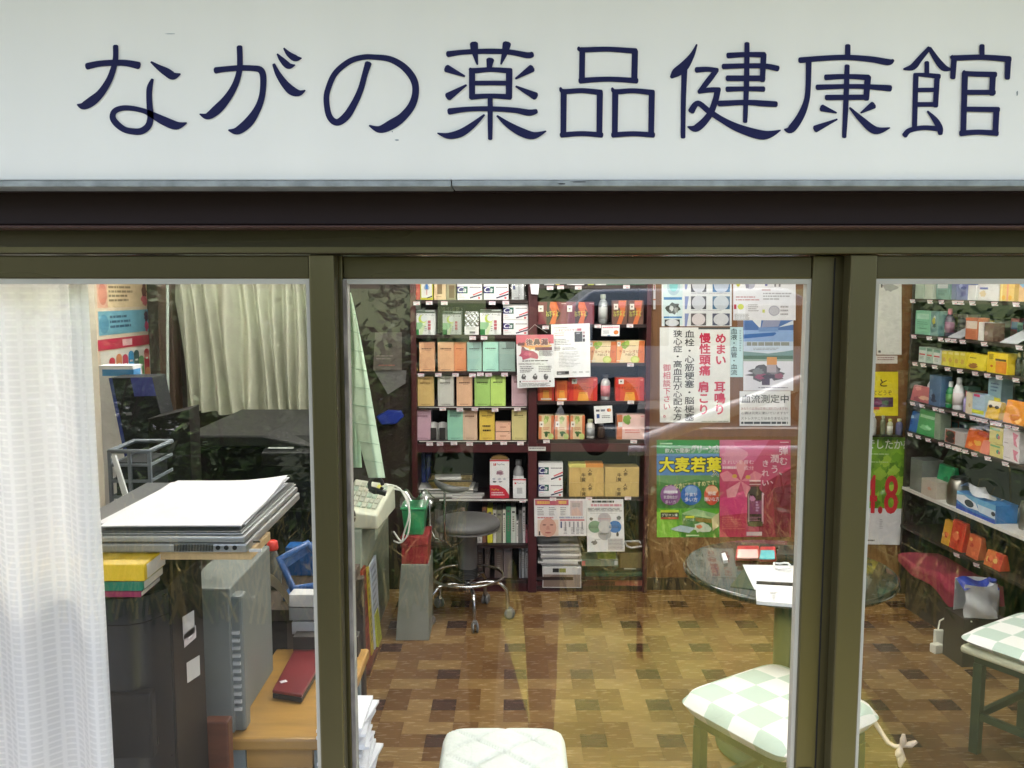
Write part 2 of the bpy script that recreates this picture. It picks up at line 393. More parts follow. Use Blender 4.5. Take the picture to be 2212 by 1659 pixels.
def stroke(mb, pts, ox, sc, lay):
    q = cr(pts); N = len(q); Lf, Rt = [], []
    y_out = ysg - .0012 - lay * .00005
    def W(x, y):
        u, v = (ox + x / sc) / 1.79385, y / sc / 1.79385
        return P(u, v, dsg)
    for i in range(N):
        a, b = q[max(i - 1, 0)], q[min(i + 1, N - 1)]; dx, dy = b[0] - a[0], b[1] - a[1]; L = math.hypot(dx, dy) or 1
        nx, ny = -dy / L, dx / L; w = max(q[i][2], 1) / 2
        Lf.append((q[i][0] + nx * w, q[i][1] + ny * w)); Rt.append((q[i][0] - nx * w, q[i][1] - ny * w))
    def cap(i, sgn):
        a, b = (q[0], q[1]) if i == 0 else (q[-1], q[-2]); ang = math.atan2(a[1] - b[1], a[0] - b[0]); w = q[i][2] / 2
        return [(q[i][0] + w * .62 * math.cos(ang) * math.cos(t) + w * -math.sin(ang) * math.sin(t), q[i][1] + w * .62 * math.sin(ang) * math.cos(t) + w * math.cos(ang) * math.sin(t)) for t in (R(60), R(25), R(-25), R(-60))]
    vs, fs = [], []
    for l, r in zip(Lf, Rt): vs += [W(*l), W(*r)]
    for i in range(N - 1): fs.append((2 * i, 2 * i + 1, 2 * i + 3, 2 * i + 2))
    k = len(vs)
    c0 = cap(0, 1); c1 = cap(-1, 1)
    vs += [W(*p) for p in c0]; fs.append((0, 1) + tuple(range(k, k + 4))[::-1] if False else (1, 0, k + 3, k + 2, k + 1, k))
    k = len(vs); vs += [W(*p) for p in c1]; fs.append((2 * N - 2, 2 * N - 1, k + 3, k + 2, k + 1, k))
    vs = [Vector((p.x, y_out, p.z)) for p in vs]
    mb.mesh(vs, fs, navy)
def glyph(lbl, ox, sc, strokes):
    mb = MB()
    for i, st in enumerate(strokes): stroke(mb, st, ox, sc, i)
    o = obj('character', mb, SG); o['label'] = lbl
A, Bc, Cc = (0, 1.5085), (1200, 1.5079), (2500, 1.5068)
glyph('navy character na', *A, [
 [(512,389,40),(580,374,36),(665,368,36),(740,370,38),(812,384,44)],
 [(678,272,32),(678,340,32),(666,400,34),(640,470,38),(592,545,46),(540,592,56),(490,620,44),(455,613,10)],
 [(886,364,12),(930,395,32),(975,422,48),(1015,445,46),(1055,434,10)],
 [(893,466,18),(878,510,34),(874,560,34),(877,620,36),(882,690,38),(868,738,40),(832,766,40),(790,770,38),(730,758,36),(682,722,38),(661,685,36),(674,650,34),(720,633,32),(780,635,30),(850,652,30),(910,682,42),(970,712,52),(1035,735,48),(1092,720,10)]])
glyph('navy character ga', *A, [
 [(1262,413,38),(1310,406,34),(1400,399,34),(1478,400,34),(1524,410,38),(1540,450,38),(1538,530,36),(1526,590,38),(1500,650,44),(1455,715,56),(1390,765,46),(1338,762,10)],
 [(1402,276,34),(1404,350,34),(1400,420,34),(1375,500,38),(1330,575,46),(1272,640,56),(1215,680,40),(1170,668,8)],
 [(1661,284,10),(1690,318,30),(1728,342,38),(1763,342,8)], [(1623,318,10),(1650,352,32),(1688,386,38),(1725,382,8)],
 [(1602,378,18),(1625,430,32),(1665,490,44),(1708,532,52),(1750,545,36),(1785,530,8)]])
glyph('navy character no', *Bc, [
 [(343,372,40),(322,440,34),(300,520,36),(265,600,40),(215,680,46),(160,716,40),(116,680,36),(99,590,34),(109,520,34),(150,430,34),(230,362,34),(310,336,32),(380,335,32),(470,347,36),(550,392,40),(605,460,42),(620,530,40),(601,610,44),(546,682,50),(480,728,58),(410,757,42),(350,735,10)]])
glyph('navy character for medicine', *Bc, [
 [(808,318,36),(900,306,30),(1050,301,32),(1170,306,32),(1270,324,36),(1300,320,34)], [(960,258,48),(964,300,40),(980,378,10)], [(1152,258,50),(1140,310,36),(1118,376,10)],
 [(1055,352,46),(1049,400,28)], [(936,404,18),(962,414,32),(1060,408,28),(1175,416,34)], [(949,412,36),(949,572,36)], [(1166,418,38),(1164,572,38)], [(952,487,28),(1164,487,28)], [(944,568,34),(1055,562,28),(1172,568,34)],
 [(802,402,46),(905,447,12)], [(810,566,48),(915,499,12)], [(1297,402,46),(1204,461,12)], [(1318,563,46),(1206,507,12)],
 [(816,653,38),(920,640,30),(1055,637,30),(1200,646,32),(1280,660,38),(1324,652,28)], [(1055,575,30),(1055,700,30),(1055,812,26)],
 [(1020,673,12),(950,735,36),(880,780,46),(810,795,36),(748,780,8)], [(1096,679,12),(1160,730,36),(1240,775,50),(1310,793,42),(1380,768,8)]])
glyph('navy character for goods', *Bc, [
 [(1570,278,14),(1592,292,30),(1740,289,30),(1905,300,34)], [(1593,290,34),(1590,470,34)], [(1900,300,36),(1896,470,36)], [(1580,473,34),(1740,464,30),(1910,473,34)],
 [(1464,515,14),(1486,536,30),(1590,531,30),(1702,542,34)], [(1484,535,36),(1482,785,34)], [(1695,542,36),(1692,785,34)], [(1470,790,32),(1590,782,30),(1706,790,32)],
 [(1766,517,14),(1788,537,30),(1890,532,30),(2006,543,34)], [(1785,536,36),(1782,785,34)], [(1998,543,36),(1994,785,34)], [(1770,790,32),(1890,783,30),(2008,790,32)]])
glyph('navy character for build', *Cc, [
 [(300,262,10),(272,325,30),(225,390,56),(180,425,52),(152,452,20)], [(228,400,36),(225,500,32),(222,600,30),(220,802,28)],
 [(298,410,34),(360,406,30),(420,412,28)], [(415,412,28),(370,470,34),(316,538,26)], [(312,538,24),(370,527,30),(432,526,30)],
 [(422,525,36),(408,590,36),(372,675,38),(300,748,44),(248,742,10)], [(268,650,40),(306,604,32),(370,650,34),(450,702,36),(550,752,48),(690,790,54),(788,762,8)],
 [(593,256,30),(590,480,32),(582,712,26)], [(482,326,34),(590,320,30),(694,322,34)], [(690,320,34),(682,472,32)], [(454,390,32),(600,386,30),(700,388,32),(772,402,34)],
 [(478,459,34),(690,459,34)], [(476,523,32),(590,520,28),(690,522,32)], [(430,606,34),(590,600,32),(690,606,36),(762,610,34)]])
glyph('navy character for health', *Cc, [
 [(1181,268,32),(1181,335,32)], [(902,353,34),(1050,341,32),(1180,337,32),(1320,348,36),(1415,364,38),(1446,354,18)],
 [(953,362,34),(950,500,32),(940,590,34),(905,680,44),(850,755,46),(812,757,10)],
 [(1177,386,30),(1170,600,32),(1160,800,26)], [(1052,453,34),(1180,448,30),(1302,454,34)], [(1298,452,38),(1288,580,34)], [(1002,511,32),(1180,506,28),(1300,508,30),(1428,517,38)], [(1056,571,32),(1290,569,32)],
 [(1030,632,42),(1114,660,10)], [(992,754,42),(1118,698,10)], [(1328,616,44),(1257,660,10)], [(1192,631,12),(1260,700,36),(1340,762,46),(1425,748,8)]])
glyph('navy character for hall', *Cc, [
 [(1656,282,24),(1600,347,34),(1560,392,38),(1508,405,12)], [(1658,284,24),(1700,350,36),(1740,396,40),(1782,407,14)], [(1642,366,28),(1642,432,28)],
 [(1568,436,18),(1640,440,26),(1715,448,30)], [(1578,438,32),(1570,745,30)], [(1702,447,32),(1692,620,32)], [(1582,527,26),(1695,526,26)], [(1578,611,28),(1698,611,28)],
 [(1512,792,32),(1542,762,30),(1620,747,28),(1700,752,30)], [(1646,652,12),(1690,702,34),(1716,748,38),(1720,782,28)],
 [(1963,268,30),(1963,335,30)], [(1788,328,16),(1806,340,32),(1960,336,32),(2125,348,36)], [(1800,340,34),(1792,456,32)], [(2115,352,36),(2110,458,32)],
 [(1856,418,18),(1880,432,30),(2042,437,32)], [(1863,428,36),(1853,782,34)], [(2026,437,36),(2020,552,34)], [(1868,541,30),(2034,541,30)],
 [(1866,639,30),(2058,642,32)], [(2046,642,36),(2040,782,34)], [(1838,780,34),(1940,773,30),(2050,780,34)]])

# ================================================================ floor tiles (printed vinyl parquet blocks)
tile_cols = dict(light=[(174, 138, 86), (167, 130, 80), (178, 143, 92)], mid=[(140, 102, 60), (132, 94, 55), (146, 108, 65)], dark=[(88, 58, 44), (78, 51, 39)])
tile_mesh = {}
def tile_data(kind, k, w, hh=1):
    key = (kind, k, w, hh)
    if key in tile_mesh: return tile_mesh[key]
    m = mat('vinyl_%s_%d' % (kind, k), tile_cols[kind][k], rough=.25, nz=.16, scale=14, stretch=(1, 6, 1), bump=.02, bscale=300, k=.62)
    x1, y1, h, g, b = w * .1, hh * .1, .004, .0001, .0002
    me = bpy.data.meshes.new('floor_tile')
    me.from_pydata([(g, g, 0), (x1 - g, g, 0), (x1 - g, y1 - g, 0), (g, y1 - g, 0), (g + b, g + b, h), (x1 - g - b, g + b, h), (x1 - g - b, y1 - g - b, h), (g + b, y1 - g - b, h)], [],
                   [(4, 5, 6, 7), (0, 1, 5, 4), (1, 2, 6, 5), (2, 3, 7, 6), (3, 0, 4, 7)])
    me.materials.append(m); tile_mesh[key] = me
    return me
rest = MB(); cnt = 0
rt = random.Random(3)
pat = [('dark', 0, 0, 1, 1), ('mid', 1, 0, 1, 2), ('light', 2, 0, 1, 1), ('light', 2, 1, 2, 1), ('mid', 0, 2, 1, 1), ('light', 1, 2, 2, 1)]
cells = []
for j in range(-1, 13):
    for i in range(-6, 10):
        for kind, a, b, w, hh in pat:
            kk = kind
            if kind == 'light' and rt.random() < .22: kk = 'mid'
            elif kind == 'dark' and rt.random() < .12: kk = 'mid'
            cells.append((i * .3 + a * .1 - .035, .115 + j * .3 + b * .1, kk, w, hh))
cells.sort(key=lambda c: c[1])
for x, y, kind, w, hh in cells:
    if x < -1.58 or x + w * .1 > 2.79 or y < .11 or y + hh * .1 > 3.72: continue
    k = rt.randrange(len(tile_cols[kind])); me = tile_data(kind, k, w, hh)
    d = y + .05 - CAM_Y; u = 1106 + (x + .05 * w) / d * F
    inview = d > 3.22 and 770 < u < 2150 and not (x > 1.25 and d > 4.9)
    if inview and cnt < 300:
        o = bpy.data.objects.new('floor_tile', me); o.location = Vector((x, y, -.004)) - off(FLOOR); link(o, FLOOR); cnt += 1
    else:
        rest.mesh([v.co + Vector((x, y, -.004)) for v in me.vertices], [tuple(p.vertices) for p in me.polygons], me.materials[0])
o = obj('outer_floor_tiles', rest, FLOOR); o['kind'] = 'stuff'

# ================================================================ ceiling lights (the shop is lit)
tubem = mat('lit_fluorescent_tube', (255, 255, 255), nz=0, emit=LAMP)
housing = mat('white_lamp_housing', (232, 232, 228), rough=.5, nz=.03)
def ceiling_light(x, y, lab, along='x', L=1.2):
    t = empty('ceiling_light', (x, y, zt - .10)); tag(t, lab, 'ceiling light', 'fluorescent ceiling lights')
    dx, dy = (L / 2, .11) if along == 'x' else (.11, L / 2)
    m = MB(); m.box(x - dx, x + dx, y - dy, y + dy, zt - .05, zt - .002, housing); obj('housing', m, t, bev=.004)
    for q in (-.055, .055):
        m = MB()
        a, b = ((x - L / 2 + .03, y + q), (x + L / 2 - .03, y + q)) if along == 'x' else ((x + q, y - L / 2 + .03), (x + q, y + L / 2 - .03))
        m.tube([(*a, zt - .075), (*b, zt - .075)], .016, tubem, n=8); obj('tube', m, t)
ceiling_light(.35, 1.35, 'twin tube fluorescent ceiling light over the checked stool')
ceiling_light(.15, 2.75, 'twin tube fluorescent ceiling light before the back shelves')
ceiling_light(-1.0, 1.35, 'twin tube fluorescent ceiling light over the desk with the printer')
ceiling_light(1.75, 2.1, 'twin tube fluorescent ceiling light beside the product rack', 'y')

# ================================================================ back display shelf
maho = mat('mahogany_laminate', (74, 25, 30), rough=.38, nz=.18, scale=5, stretch=(8, 8, .5))
mahod = mat('mahogany_edge_dark', (44, 24, 23), rough=.4, nz=.18, scale=5)
blackback = mat('shelf_black_lining', (34, 29, 26), spec=.2, rough=.7, nz=.15)
DS = 5.0; ys = CAM_Y + DS
def zs(v, d=DS): return P(1106, v, d).z
def xs(u, v=900, d=DS): return P(u, v, d).x
SH = empty('display_shelf', (.1, ys + .15, 0)); tag(SH, 'tall dark mahogany shelf unit full of medicine cartons against the back wall', 'shelf')
ydeep = ys + .33
XU = [(-.562, -.532), (xs(1141), xs(1160)), (xs(1394), .770)]
for a, b in XU:
    m = MB(); m.box(a, b, ys, ydeep, 0, 2.30, maho); obj('upright', m, SH, bev=.0015)
m = MB(); m.box(-.532, XU[2][0], ydeep - .012, ydeep, 0, 2.30, blackback); obj('back_panel', m, SH)
m = MB(); m.box(-.562, .770, ys, ydeep, 2.301, 2.33, maho); obj('top_board', m, SH)
BL = (-.531, XU[1][0] - .001); BR = (XU[1][1] + .001, XU[2][0] - .001)
rowL = dict(A=648, B=723.6, C=803, D=878.2, E=951.8, F=1077.5, G=1177, H=1253)
rowR = dict(A=616, B=700.5, C=784, D=866.5, E=950, F=1074.5, G=1246)
ZL = {k: zs(v, DS + .012) for k, v in rowL.items()}; ZR = {k: zs(v, DS + .012) for k, v in rowR.items()}
edge_white = mat('white_shelf_edge', (214, 212, 206), rough=.5, nz=.05)
for side, (a, b), zz in (('L', BL, ZL), ('R', BR, ZR)):
    for k, z in zz.items():
        m = MB(); m.box(a, b, ys + .008, ydeep - .013, z - .018, z, mahod); obj('shelf_board', m, SH)
    # rail below row E and plinth
    m = MB(); m.box(a, b, ys + .004, ys + .03, zz['E'] - .066, zz['E'] - .0185, maho); obj('rail', m, SH)
    m = MB(); m.box(a, b, ys + .02, ys + .04, 0, .06, maho); obj('plinth', m, SH)
m = MB(); m.box(BL[0] + .12, BL[1], ys + .0045, ys + .0078, ZL['F'] - .010, ZL['F'] - .001, edge_white); obj('edge_strip', m, SH)
for k in 'DE':
    m = MB(); m.box(BL[0] + .01, BL[1] - .01, ys + .0045, ys + .0078, ZL[k] - .006, ZL[k] - .002, edge_white); obj('edge_strip', m, SH)

# ---------------------------------------------------------------- cartons
PLACED = []
def below(u, z, default):
    c = [(abs(u - q), l) for q, zb, l in PLACED if abs(zb - z) < .02 and abs(u - q) < 40]
    return 'price tag under the ' + min(c)[1] if c and len(min(c)[1].split()) <= 12 else default
def carton(name, label, cat, u0, u1, vt, zb, d=5.03, dep=.07, col=(220, 220, 215), group=None, art=None, ztop=None, rough=.42):
    x0, x1 = P(u0, vt, d).x, P(u1, vt, d).x; z1 = P(u0, vt, d).z if ztop is None else ztop
    y0 = CAM_Y + d
    m = MB(); m.box(x0, x1, y0, y0 + dep, zb + .0004, z1, pr(*col, rough=rough)); o = obj(name, m, bev=.0012, seg=1); tag(o, label, cat, group)
    PLACED.append(((u0 + u1) / 2, zb, label))
    fl = Flat((x0, y0, z1), X3, -Z3, -Y3, x1 - x0, z1 - zb)
    if art: art(fl)
    fl.done(o)
    if x1 - x0 > .03 and 'Ca' not in label: o.rotation_euler.z = random.uniform(-.03, .03)
    return o
Lc = lambda x: 724.6 + x * .2352
Rc = lambda x: 1087 + x * .2352
Vc = lambda y: 585.3 + y * .2352
def a_ca(f):
    f.rect(0, .22, .42, .62, (38, 36, 110)); f.poly([(.24, .22), (.24, .62), (.42, .62), (.42, .22)], (24, 92, 78))
    f.text('Ca', .03, .25, .29, (240, 242, 245), wid=.33, bold=.012, shear=.3)
    f.text('─────', .50, .235, .03, (90, 92, 96)); f.rect(.50, .24, .95, .30, (96, 98, 102)); f.rect(.52, .255, .90, .275, (220, 220, 220))
    f.poly([(.62, .68), (.99, .46), (1.0, .54), (.64, .75)], (222, 92, 104)); f.poly([(.50, .85), (.99, .62), (1.0, .71), (.52, .93)], (52, 50, 82))
    f.lines(.05, .70, .24, .76, 1, (220, 120, 120)); f.lines(.05, .80, .36, .92, 3, (190, 190, 190), ragged=.5); f.ell(.88, .88, .05, .07, (226, 110, 118))
def a_plain(ink, dark=None):
    def f_(f):
        r_, g, b = ink
        if dark: f.poly([(dark[0], 0), (dark[0] + .03, .22), (dark[1], .24), (dark[1], 0)], dark[2])
        f.lines(.16, .20, .86, .245, 1, ink, th=.9, ragged=.15); f.lines(.42, .27, .86, .29, 1, ink, ragged=.4)
        f.rect(.10, .10, .105, .92, tuple(int(x * .5 + 110) for x in ink)); f.lines(.22, .93, .80, .945, 1, ink, th=.9, ragged=.1)
    return f_
G1 = 'medicine cartons on the back shelf'
K = lambda n, l, x0, x1, y, row, col, art=None, side='L', **k: carton(n, l, k.pop('cat', 'carton'), (Lc if side == 'L' else Rc)(x0), (Lc if side == 'L' else Rc)(x1), Vc(y), (ZL if side == 'L' else ZR)[row], col=col, art=art, group=G1, **k)
# row A
K('carton', 'red carton with a pale flower on the upper shelf', 686, 776, 60, 'A', (186, 62, 48), lambda f: (f.blob(.35, .82, .24, .12, (240, 214, 190)), f.blob(.55, .45, .2, .1, (150, 30, 28)), f.lines(.6, .2, .85, .7, 6, (214, 120, 100))))
K('carton', 'yellow edged white carton with a blue capped bottle picture', 780, 896, 60, 'A', (206, 206, 60), lambda f: (f.rect(.08, .02, .92, .90, (224, 224, 214)), f.ell(.5, .45, .22, .12, (150, 170, 180)), f.rect(.41, .3, .6, .52, (36, 110, 186)), f.rect(.46, .52, .55, .78, (200, 150, 140)), f.poly([(.5, .9), (.95, .80), (.95, .86), (.55, .94)], (60, 60, 56))))
K('carton', 'cream carton with a dark brown window panel', 904, 1012, 60, 'A', (224, 196, 152), lambda f: (f.rect(.28, 0, .68, .74, (112, 84, 44)), f.lines(.2, .84, .8, .90, 1, (150, 110, 70))))
K('carton', 'olive beige carton with a brown panel beside white calcium cartons', 1018, 1106, 75, 'A', (150, 142, 110), lambda f: (f.rect(.28, .3, .86, .9, (104, 82, 44)), f.rect(.05, .06, .95, .12, (200, 196, 170))))
for a, b in ((1118, 1346), (1361, 1589)):
    K('calcium_carton', 'white carton lettered Ca side by side with its twin on the upper shelf', a, b, 108, 'A', (238, 238, 238), a_ca)
clear = glassy('clear_plastic', 3.5, (.93, .94, .94), .12, wobble=.3)
def clear_pack(name, label, u0, u1, vt, zb, d=5.03, inner=(206, 208, 210), dep=.05, cat='packet', taper=.06):
    x0, x1 = P(u0, vt, d).x, P(u1, vt, d).x; z1 = P(u0, vt, d).z; y0 = CAM_Y + d; w = x1 - x0
    t = empty(name, ((x0 + x1) / 2, y0 + dep / 2, zb)); tag(t, label, cat)
    m = MB(); m.box(x0 + w * .12, x1 - w * .12, y0 + .006, y0 + dep - .006, zb + .001, z1 - (z1 - zb) * .14, pr(*inner)); obj('contents', m, t, bev=.001, seg=1)
    f = Flat((x0 + w * .12, y0 + .006, z1 - (z1 - zb) * .14), X3, -Z3, -Y3, w * .76, (z1 - zb) * .86)
    f.rect(.1, .1, .3, .35, (70, 80, 130)).rect(.55, 0, .62, 1, (150, 152, 154)).rect(.8, .0, .95, .95, (232, 233, 234)).rect(.2, .86, .6, .9, (60, 60, 60)); f.done(t)
    m = MB()
    m.grid(lambda a, b: Vector((x0 + w * (a + taper * (a - .5) * -math.sin(b * 3.1)), y0 - .003 + .006 * math.sin(a * 19 + b * 7) * math.sin(b * 3) + dep * .5 * max(0, b - .86) * 6, zb + .001 + (z1 - zb) * b)), 14, 8, clear)
    obj('clear_film', m, t)
    return t
clear_pack('clear_packet', 'clear plastic packet beside the Ca cartons on the upper shelf', Lc(1600), Lc(1752), Vc(95), ZL['A'])
# row B
def a_pitol(f):
    f.rect(0, .0, 1, .13, (70, 84, 70)); f.rect(.55, .02, .97, .05, (210, 214, 210)); f.text('フジビトール', .09, .145, .095, (70, 74, 70), wid=.86, bold=.01, shear=.15)
    f.ell(.42, .36, .20, .17, (196, 214, 92)); f.ell(.48, .33, .15, .14, (216, 222, 222)); f.rect(0, .5, .42, .78, (150, 196, 148)); f.rect(0, .78, .24, 1, (40, 130, 62)); f.poly([(.3, .78), (.5, .5), (.6, .5), (.38, 1), (.24, 1)], (206, 224, 178))
    for y in (.42, .55, .68): f.rect(.66, y, .79, y + .11, (186, 92, 104))
    f.lines(.67, .80, .79, .97, 4, (130, 130, 128), ragged=.1); f.lines(.5, .65, .62, .9, 3, (140, 150, 140))
K('carton', 'green and white carton lettered in dark katakana next to foil pack', 1328, 1522, 355, 'B', (222, 226, 222), a_pitol)
K('carton', 'green and white carton lettered in dark katakana at the upright end of its row', 718, 916, 360, 'B', (222, 226, 222), a_pitol)
o = K('carton', 'green and white katakana carton half hidden by clear film', 985, 1158, 372, 'B', (206, 210, 206), a_pitol, d=5.05)
m = MB(); m.grid(lambda a, b: P(Lc(918 + 250 * a), Vc(330 + 258 * (1 - b)), 5.026 + .012 * math.sin(a * 17) * b - .004 * math.cos(a * 31)), 18, 6, clear)
o = obj('plastic_film', m); tag(o, 'crumpled clear plastic film over a katakana carton', 'plastic film')
foil = mat('crinkled_foil', (196, 198, 200), rough=.25, metal=.85, nz=.2, bump=.9, bscale=70)
t = empty('blister_pack', P(Lc(1250), Vc(588), 5.04)); t.location.z = ZL['B']; _off[t.name] = Vector(t.location); tag(t, 'silver foil blister pack with a white card sleeve', 'blister pack')
m = MB(); m.grid(lambda a, b: P(Lc(1190 + 125 * a), Vc(370 + 140 * (1 - b)), 5.03 + .006 * math.sin(a * 20) * math.sin(b * 18)), 16, 14, foil); obj('foil', m, t)
x0, x1 = P(Lc(1185), 700, 5.03).x, P(Lc(1316), 700, 5.03).x
m = MB(); m.box(x0, x1, CAM_Y + 5.03, CAM_Y + 5.07, ZL['B'] + .0005, P(0, Vc(510), 5.03).z, pr(222, 222, 220)); obj('card_sleeve', m, t, bev=.001, seg=1)
f = Flat((x0, CAM_Y + 5.03, P(0, Vc(510), 5.03).z), X3, -Z3, -Y3, x1 - x0, P(0, Vc(510), 5.03).z - ZL['B']); f.lines(.1, .1, .9, .4, 3, (170, 170, 170)).rect(.35, .58, .75, .85, (110, 110, 112)); f.done(t)
zmid = P(0, Vc(447), 5.03).z
K('calcium_carton', 'white carton lettered Ca carrying its twin on top, near hanging flyers', 1541, 1769, 449, 'B', (238, 238, 238), a_ca)
carton('calcium_carton', 'white carton lettered Ca stacked on its twin near hanging flyers', 'carton', Lc(1541), Lc(1769), Vc(305), zmid, col=(238, 238, 238), art=a_ca, group=G1)
# row C
P1, P2, MT = (226, 176, 134), (222, 148, 100), (166, 214, 200)
ink = (120, 84, 60); inkg = (84, 110, 104)
K('carton', 'pale peach herbal carton beside a yellow strap', 768, 910, 655, 'C', P1, a_plain(ink, (.3, .98, (206, 152, 116))))
K('carton', 'pale peach herbal carton touching a deeper orange carton', 940, 1088, 655, 'C', (228, 180, 138), a_plain(ink))
K('carton', 'deep orange herbal carton touching a pale peach one', 1090, 1202, 655, 'C', P2, a_plain((170, 90, 50)), d=5.045)
K('carton', 'pale grey mint herbal carton beside a bright mint one', 1209, 1343, 655, 'C', (158, 198, 186), a_plain(inkg, (.4, .95, (128, 160, 152))))
K('carton', 'bright mint green herbal carton third shelf down', 1354, 1499, 652, 'C', (168, 222, 204), a_plain(inkg))
K('carton', 'grey green herbal carton partly behind a hanging flyer', 1504, 1652, 652, 'C', (156, 184, 174), a_plain(inkg, (.4, .95, (112, 132, 126))))
m = MB(); m.tube([P(Lc(718), Vc(648), 5.05), P(Lc(712), Vc(760), 5.03), P(Lc(722), Vc(850), 5.02), P(Lc(750), Vc(915), 5.04)], [.008, .011, .010, .005], pr(206, 180, 96), n=8)
o = obj('yellow_strap', m); tag(o, 'curled yellow strap beside a peach carton', 'strap')
# row D
K('carton', 'tan yellow herbal carton next to a pale grey one', 752, 901, 970, 'D', (216, 184, 118), a_plain((140, 110, 60), (.3, .98, (196, 164, 104))))
K('carton', 'pale grey white herbal carton fourth shelf down', 939, 1086, 968, 'D', (206, 206, 196), a_plain((110, 110, 104), (.45, .8, (168, 168, 160))))
K('carton', 'peach herbal carton fourth shelf down beside green ones', 1112, 1256, 966, 'D', (228, 184, 148), a_plain(ink, (.4, .9, (200, 158, 126))))
K('carton', 'leaf green herbal carton touching a lime one', 1276, 1422, 966, 'D', (164, 204, 112), a_plain((90, 110, 50), (.1, .85, (132, 166, 90))))
K('carton', 'bright lime herbal carton touching a leaf green one', 1424, 1562, 960, 'D', (192, 226, 118), a_plain((90, 110, 50), (.3, .8, (150, 178, 94))))
K('carton', 'dusty pink herbal carton under the tilted flyer', 1618, 1762, 958, 'D', (214, 180, 188), a_plain((140, 100, 110), (.1, .95, (176, 146, 152))))
# row E
K('carton', 'lilac pink herbal carton at the upright on the lowest carton row', 724, 876, 1270, 'E', (206, 168, 184), a_plain((130, 90, 110)))
K('carton', 'mint herbal carton with handwriting on the lowest carton row', 1026, 1169, 1270, 'E', (150, 208, 182), a_plain(inkg, (.15, .9, (120, 164, 146))))
K('carton', 'beige pink herbal carton between the mint and yellow ones', 1171, 1303, 1272, 'E', (218, 186, 160), a_plain(ink, (.1, .8, (190, 156, 132))))
K('carton', 'golden yellow herbal carton with black handwriting', 1320, 1462, 1268, 'E', (226, 194, 82), lambda f: (a_plain((130, 104, 40), (.5, .9, (192, 160, 72)))(f), f.lines(.2, .52, .8, .58, 1, (70, 56, 30), th=.8), f.lines(.22, .66, .95, .72, 1, (60, 48, 26), th=.9)))
zmid = P(0, Vc(1474), 5.03).z
K('carton', 'small peach box under its twin beside the yellow carton', 1470, 1610, 1478, 'E', (232, 186, 160), lambda f: (f.rect(.85, .1, .92, .2, (160, 110, 90)), f.rect(.3, .45, .7, .55, (180, 120, 100))))
carton('carton', 'small peach box stacked on its twin beside the yellow carton', 'carton', Lc(1470), Lc(1610), Vc(1393), zmid, col=(230, 182, 156), art=lambda f: (f.rect(.85, .1, .92, .2, (160, 110, 90)), f.rect(.3, .45, .7, .55, (180, 120, 100))), group=G1)
K('carton', 'khaki yellow herbal carton at the end of the lowest carton row', 1620, 1758, 1263, 'E', (214, 202, 140), a_plain((120, 110, 60), (.15, .4, (160, 150, 100))))
# curled papers
m = MB()
for k, (xa, xb) in enumerate(((865, 940), (945, 1026))):
    m.grid(lambda a, b: P(Lc(xa + (xb - xa) * a), Vc(1385 + 165 * (1 - b) + 40 * (a - .5) ** 2 * (1 if b > .5 else 0)), 5.03 + .03 * math.sin(a * 3.1)), 10, 4, pr((226, 226, 222) if k == 0 else (198, 198, 196)))
    m.grid(lambda a, b: P(Lc(xa + 8 + (xb - xa) * .7 * a), Vc(1440 + 108 * (1 - b)), 5.026 + .012 * a), 4, 3, pr(40, 38, 38))
o = obj('curled_leaflet', m); tag(o, 'curled black and white leaflets between lilac and mint cartons', 'leaflet')

# right bay ------------------------------------------------------
for x0, x1, c, l in ((380, 470, (226, 226, 226), 'white'), (486, 520, (220, 210, 90), 'narrow yellow'), (592, 746, (230, 230, 228), 'wide white'), (785, 832, (196, 208, 70), 'lime'), (855, 946, (224, 226, 222), 'plain white')):
    K('carton', l + ' carton on the top shelf of the mahogany unit', x0, x1, 20, 'A', c, None, 'R')
for x0 in (955, 1042, 1130, 1216):
    K('carton', 'small dark green carton in a row on the top shelf', x0, x0 + 84, 40, 'A', (60, 112, 84), lambda f: (f.rect(.1, .7, .9, .9, (190, 206, 196))), 'R')
def a_royal(f):
    f.poly([(.0, 0), (.33, 0), (.3, 1), (0, 1)], (112, 36, 44)); f.poly([(.34, 0), (.64, 0), (.78, .5), (.60, 1), (.42, 1), (.52, .5)], (204, 98, 44)); f.poly([(.33, 0), (.44, 0), (.40, .35), (.52, .62), (.40, 1), (.30, 1)], (52, 30, 24)); f.poly([(.66, .3), (.8, .5), (.72, .75), (.62, .9), (.7, .55)], (60, 30, 28))
    f.rect(.42, .12, .62, .26, (214, 110, 70)); f.text('レオピン', .30, .40, .12, (206, 204, 80), wid=.42, bold=.02); f.text('ロイヤル', .30, .53, .12, (206, 204, 80), wid=.42, bold=.02)
    f.rect(.02, .16, .20, .44, (226, 222, 210)); f.rect(.07, .27, .14, .34, (120, 118, 112)); f.rect(.82, .05, .98, .09, (196, 150, 150))
K('carton', 'dark red carton with olive katakana next to the mahogany upright', 318, 584, 285, 'B', (122, 44, 54), a_royal, 'R')
K('carton', 'dark red carton with olive katakana beside the glass jar', 585, 838, 285, 'B', (122, 44, 54), a_royal, 'R')
def a_royal2(f):
    f.rect(0, 0, 1, 1, (110, 74, 62)); f.poly([(.3, 1), (.55, .5), (.4, .0), (.9, 0), (.8, .6), (.6, 1)], (206, 108, 56)); f.rect(.4, .06, .85, .3, (206, 110, 92)); f.rect(.1, .14, .38, .38, (224, 220, 208)); f.rect(.18, .22, .28, .3, (120, 118, 112))
    f.text('レオピン', .1, .42, .12, (196, 200, 80), wid=.75, bold=.02); f.text('ロイヤル', .1, .55, .12, (196, 200, 80), wid=.75, bold=.02)
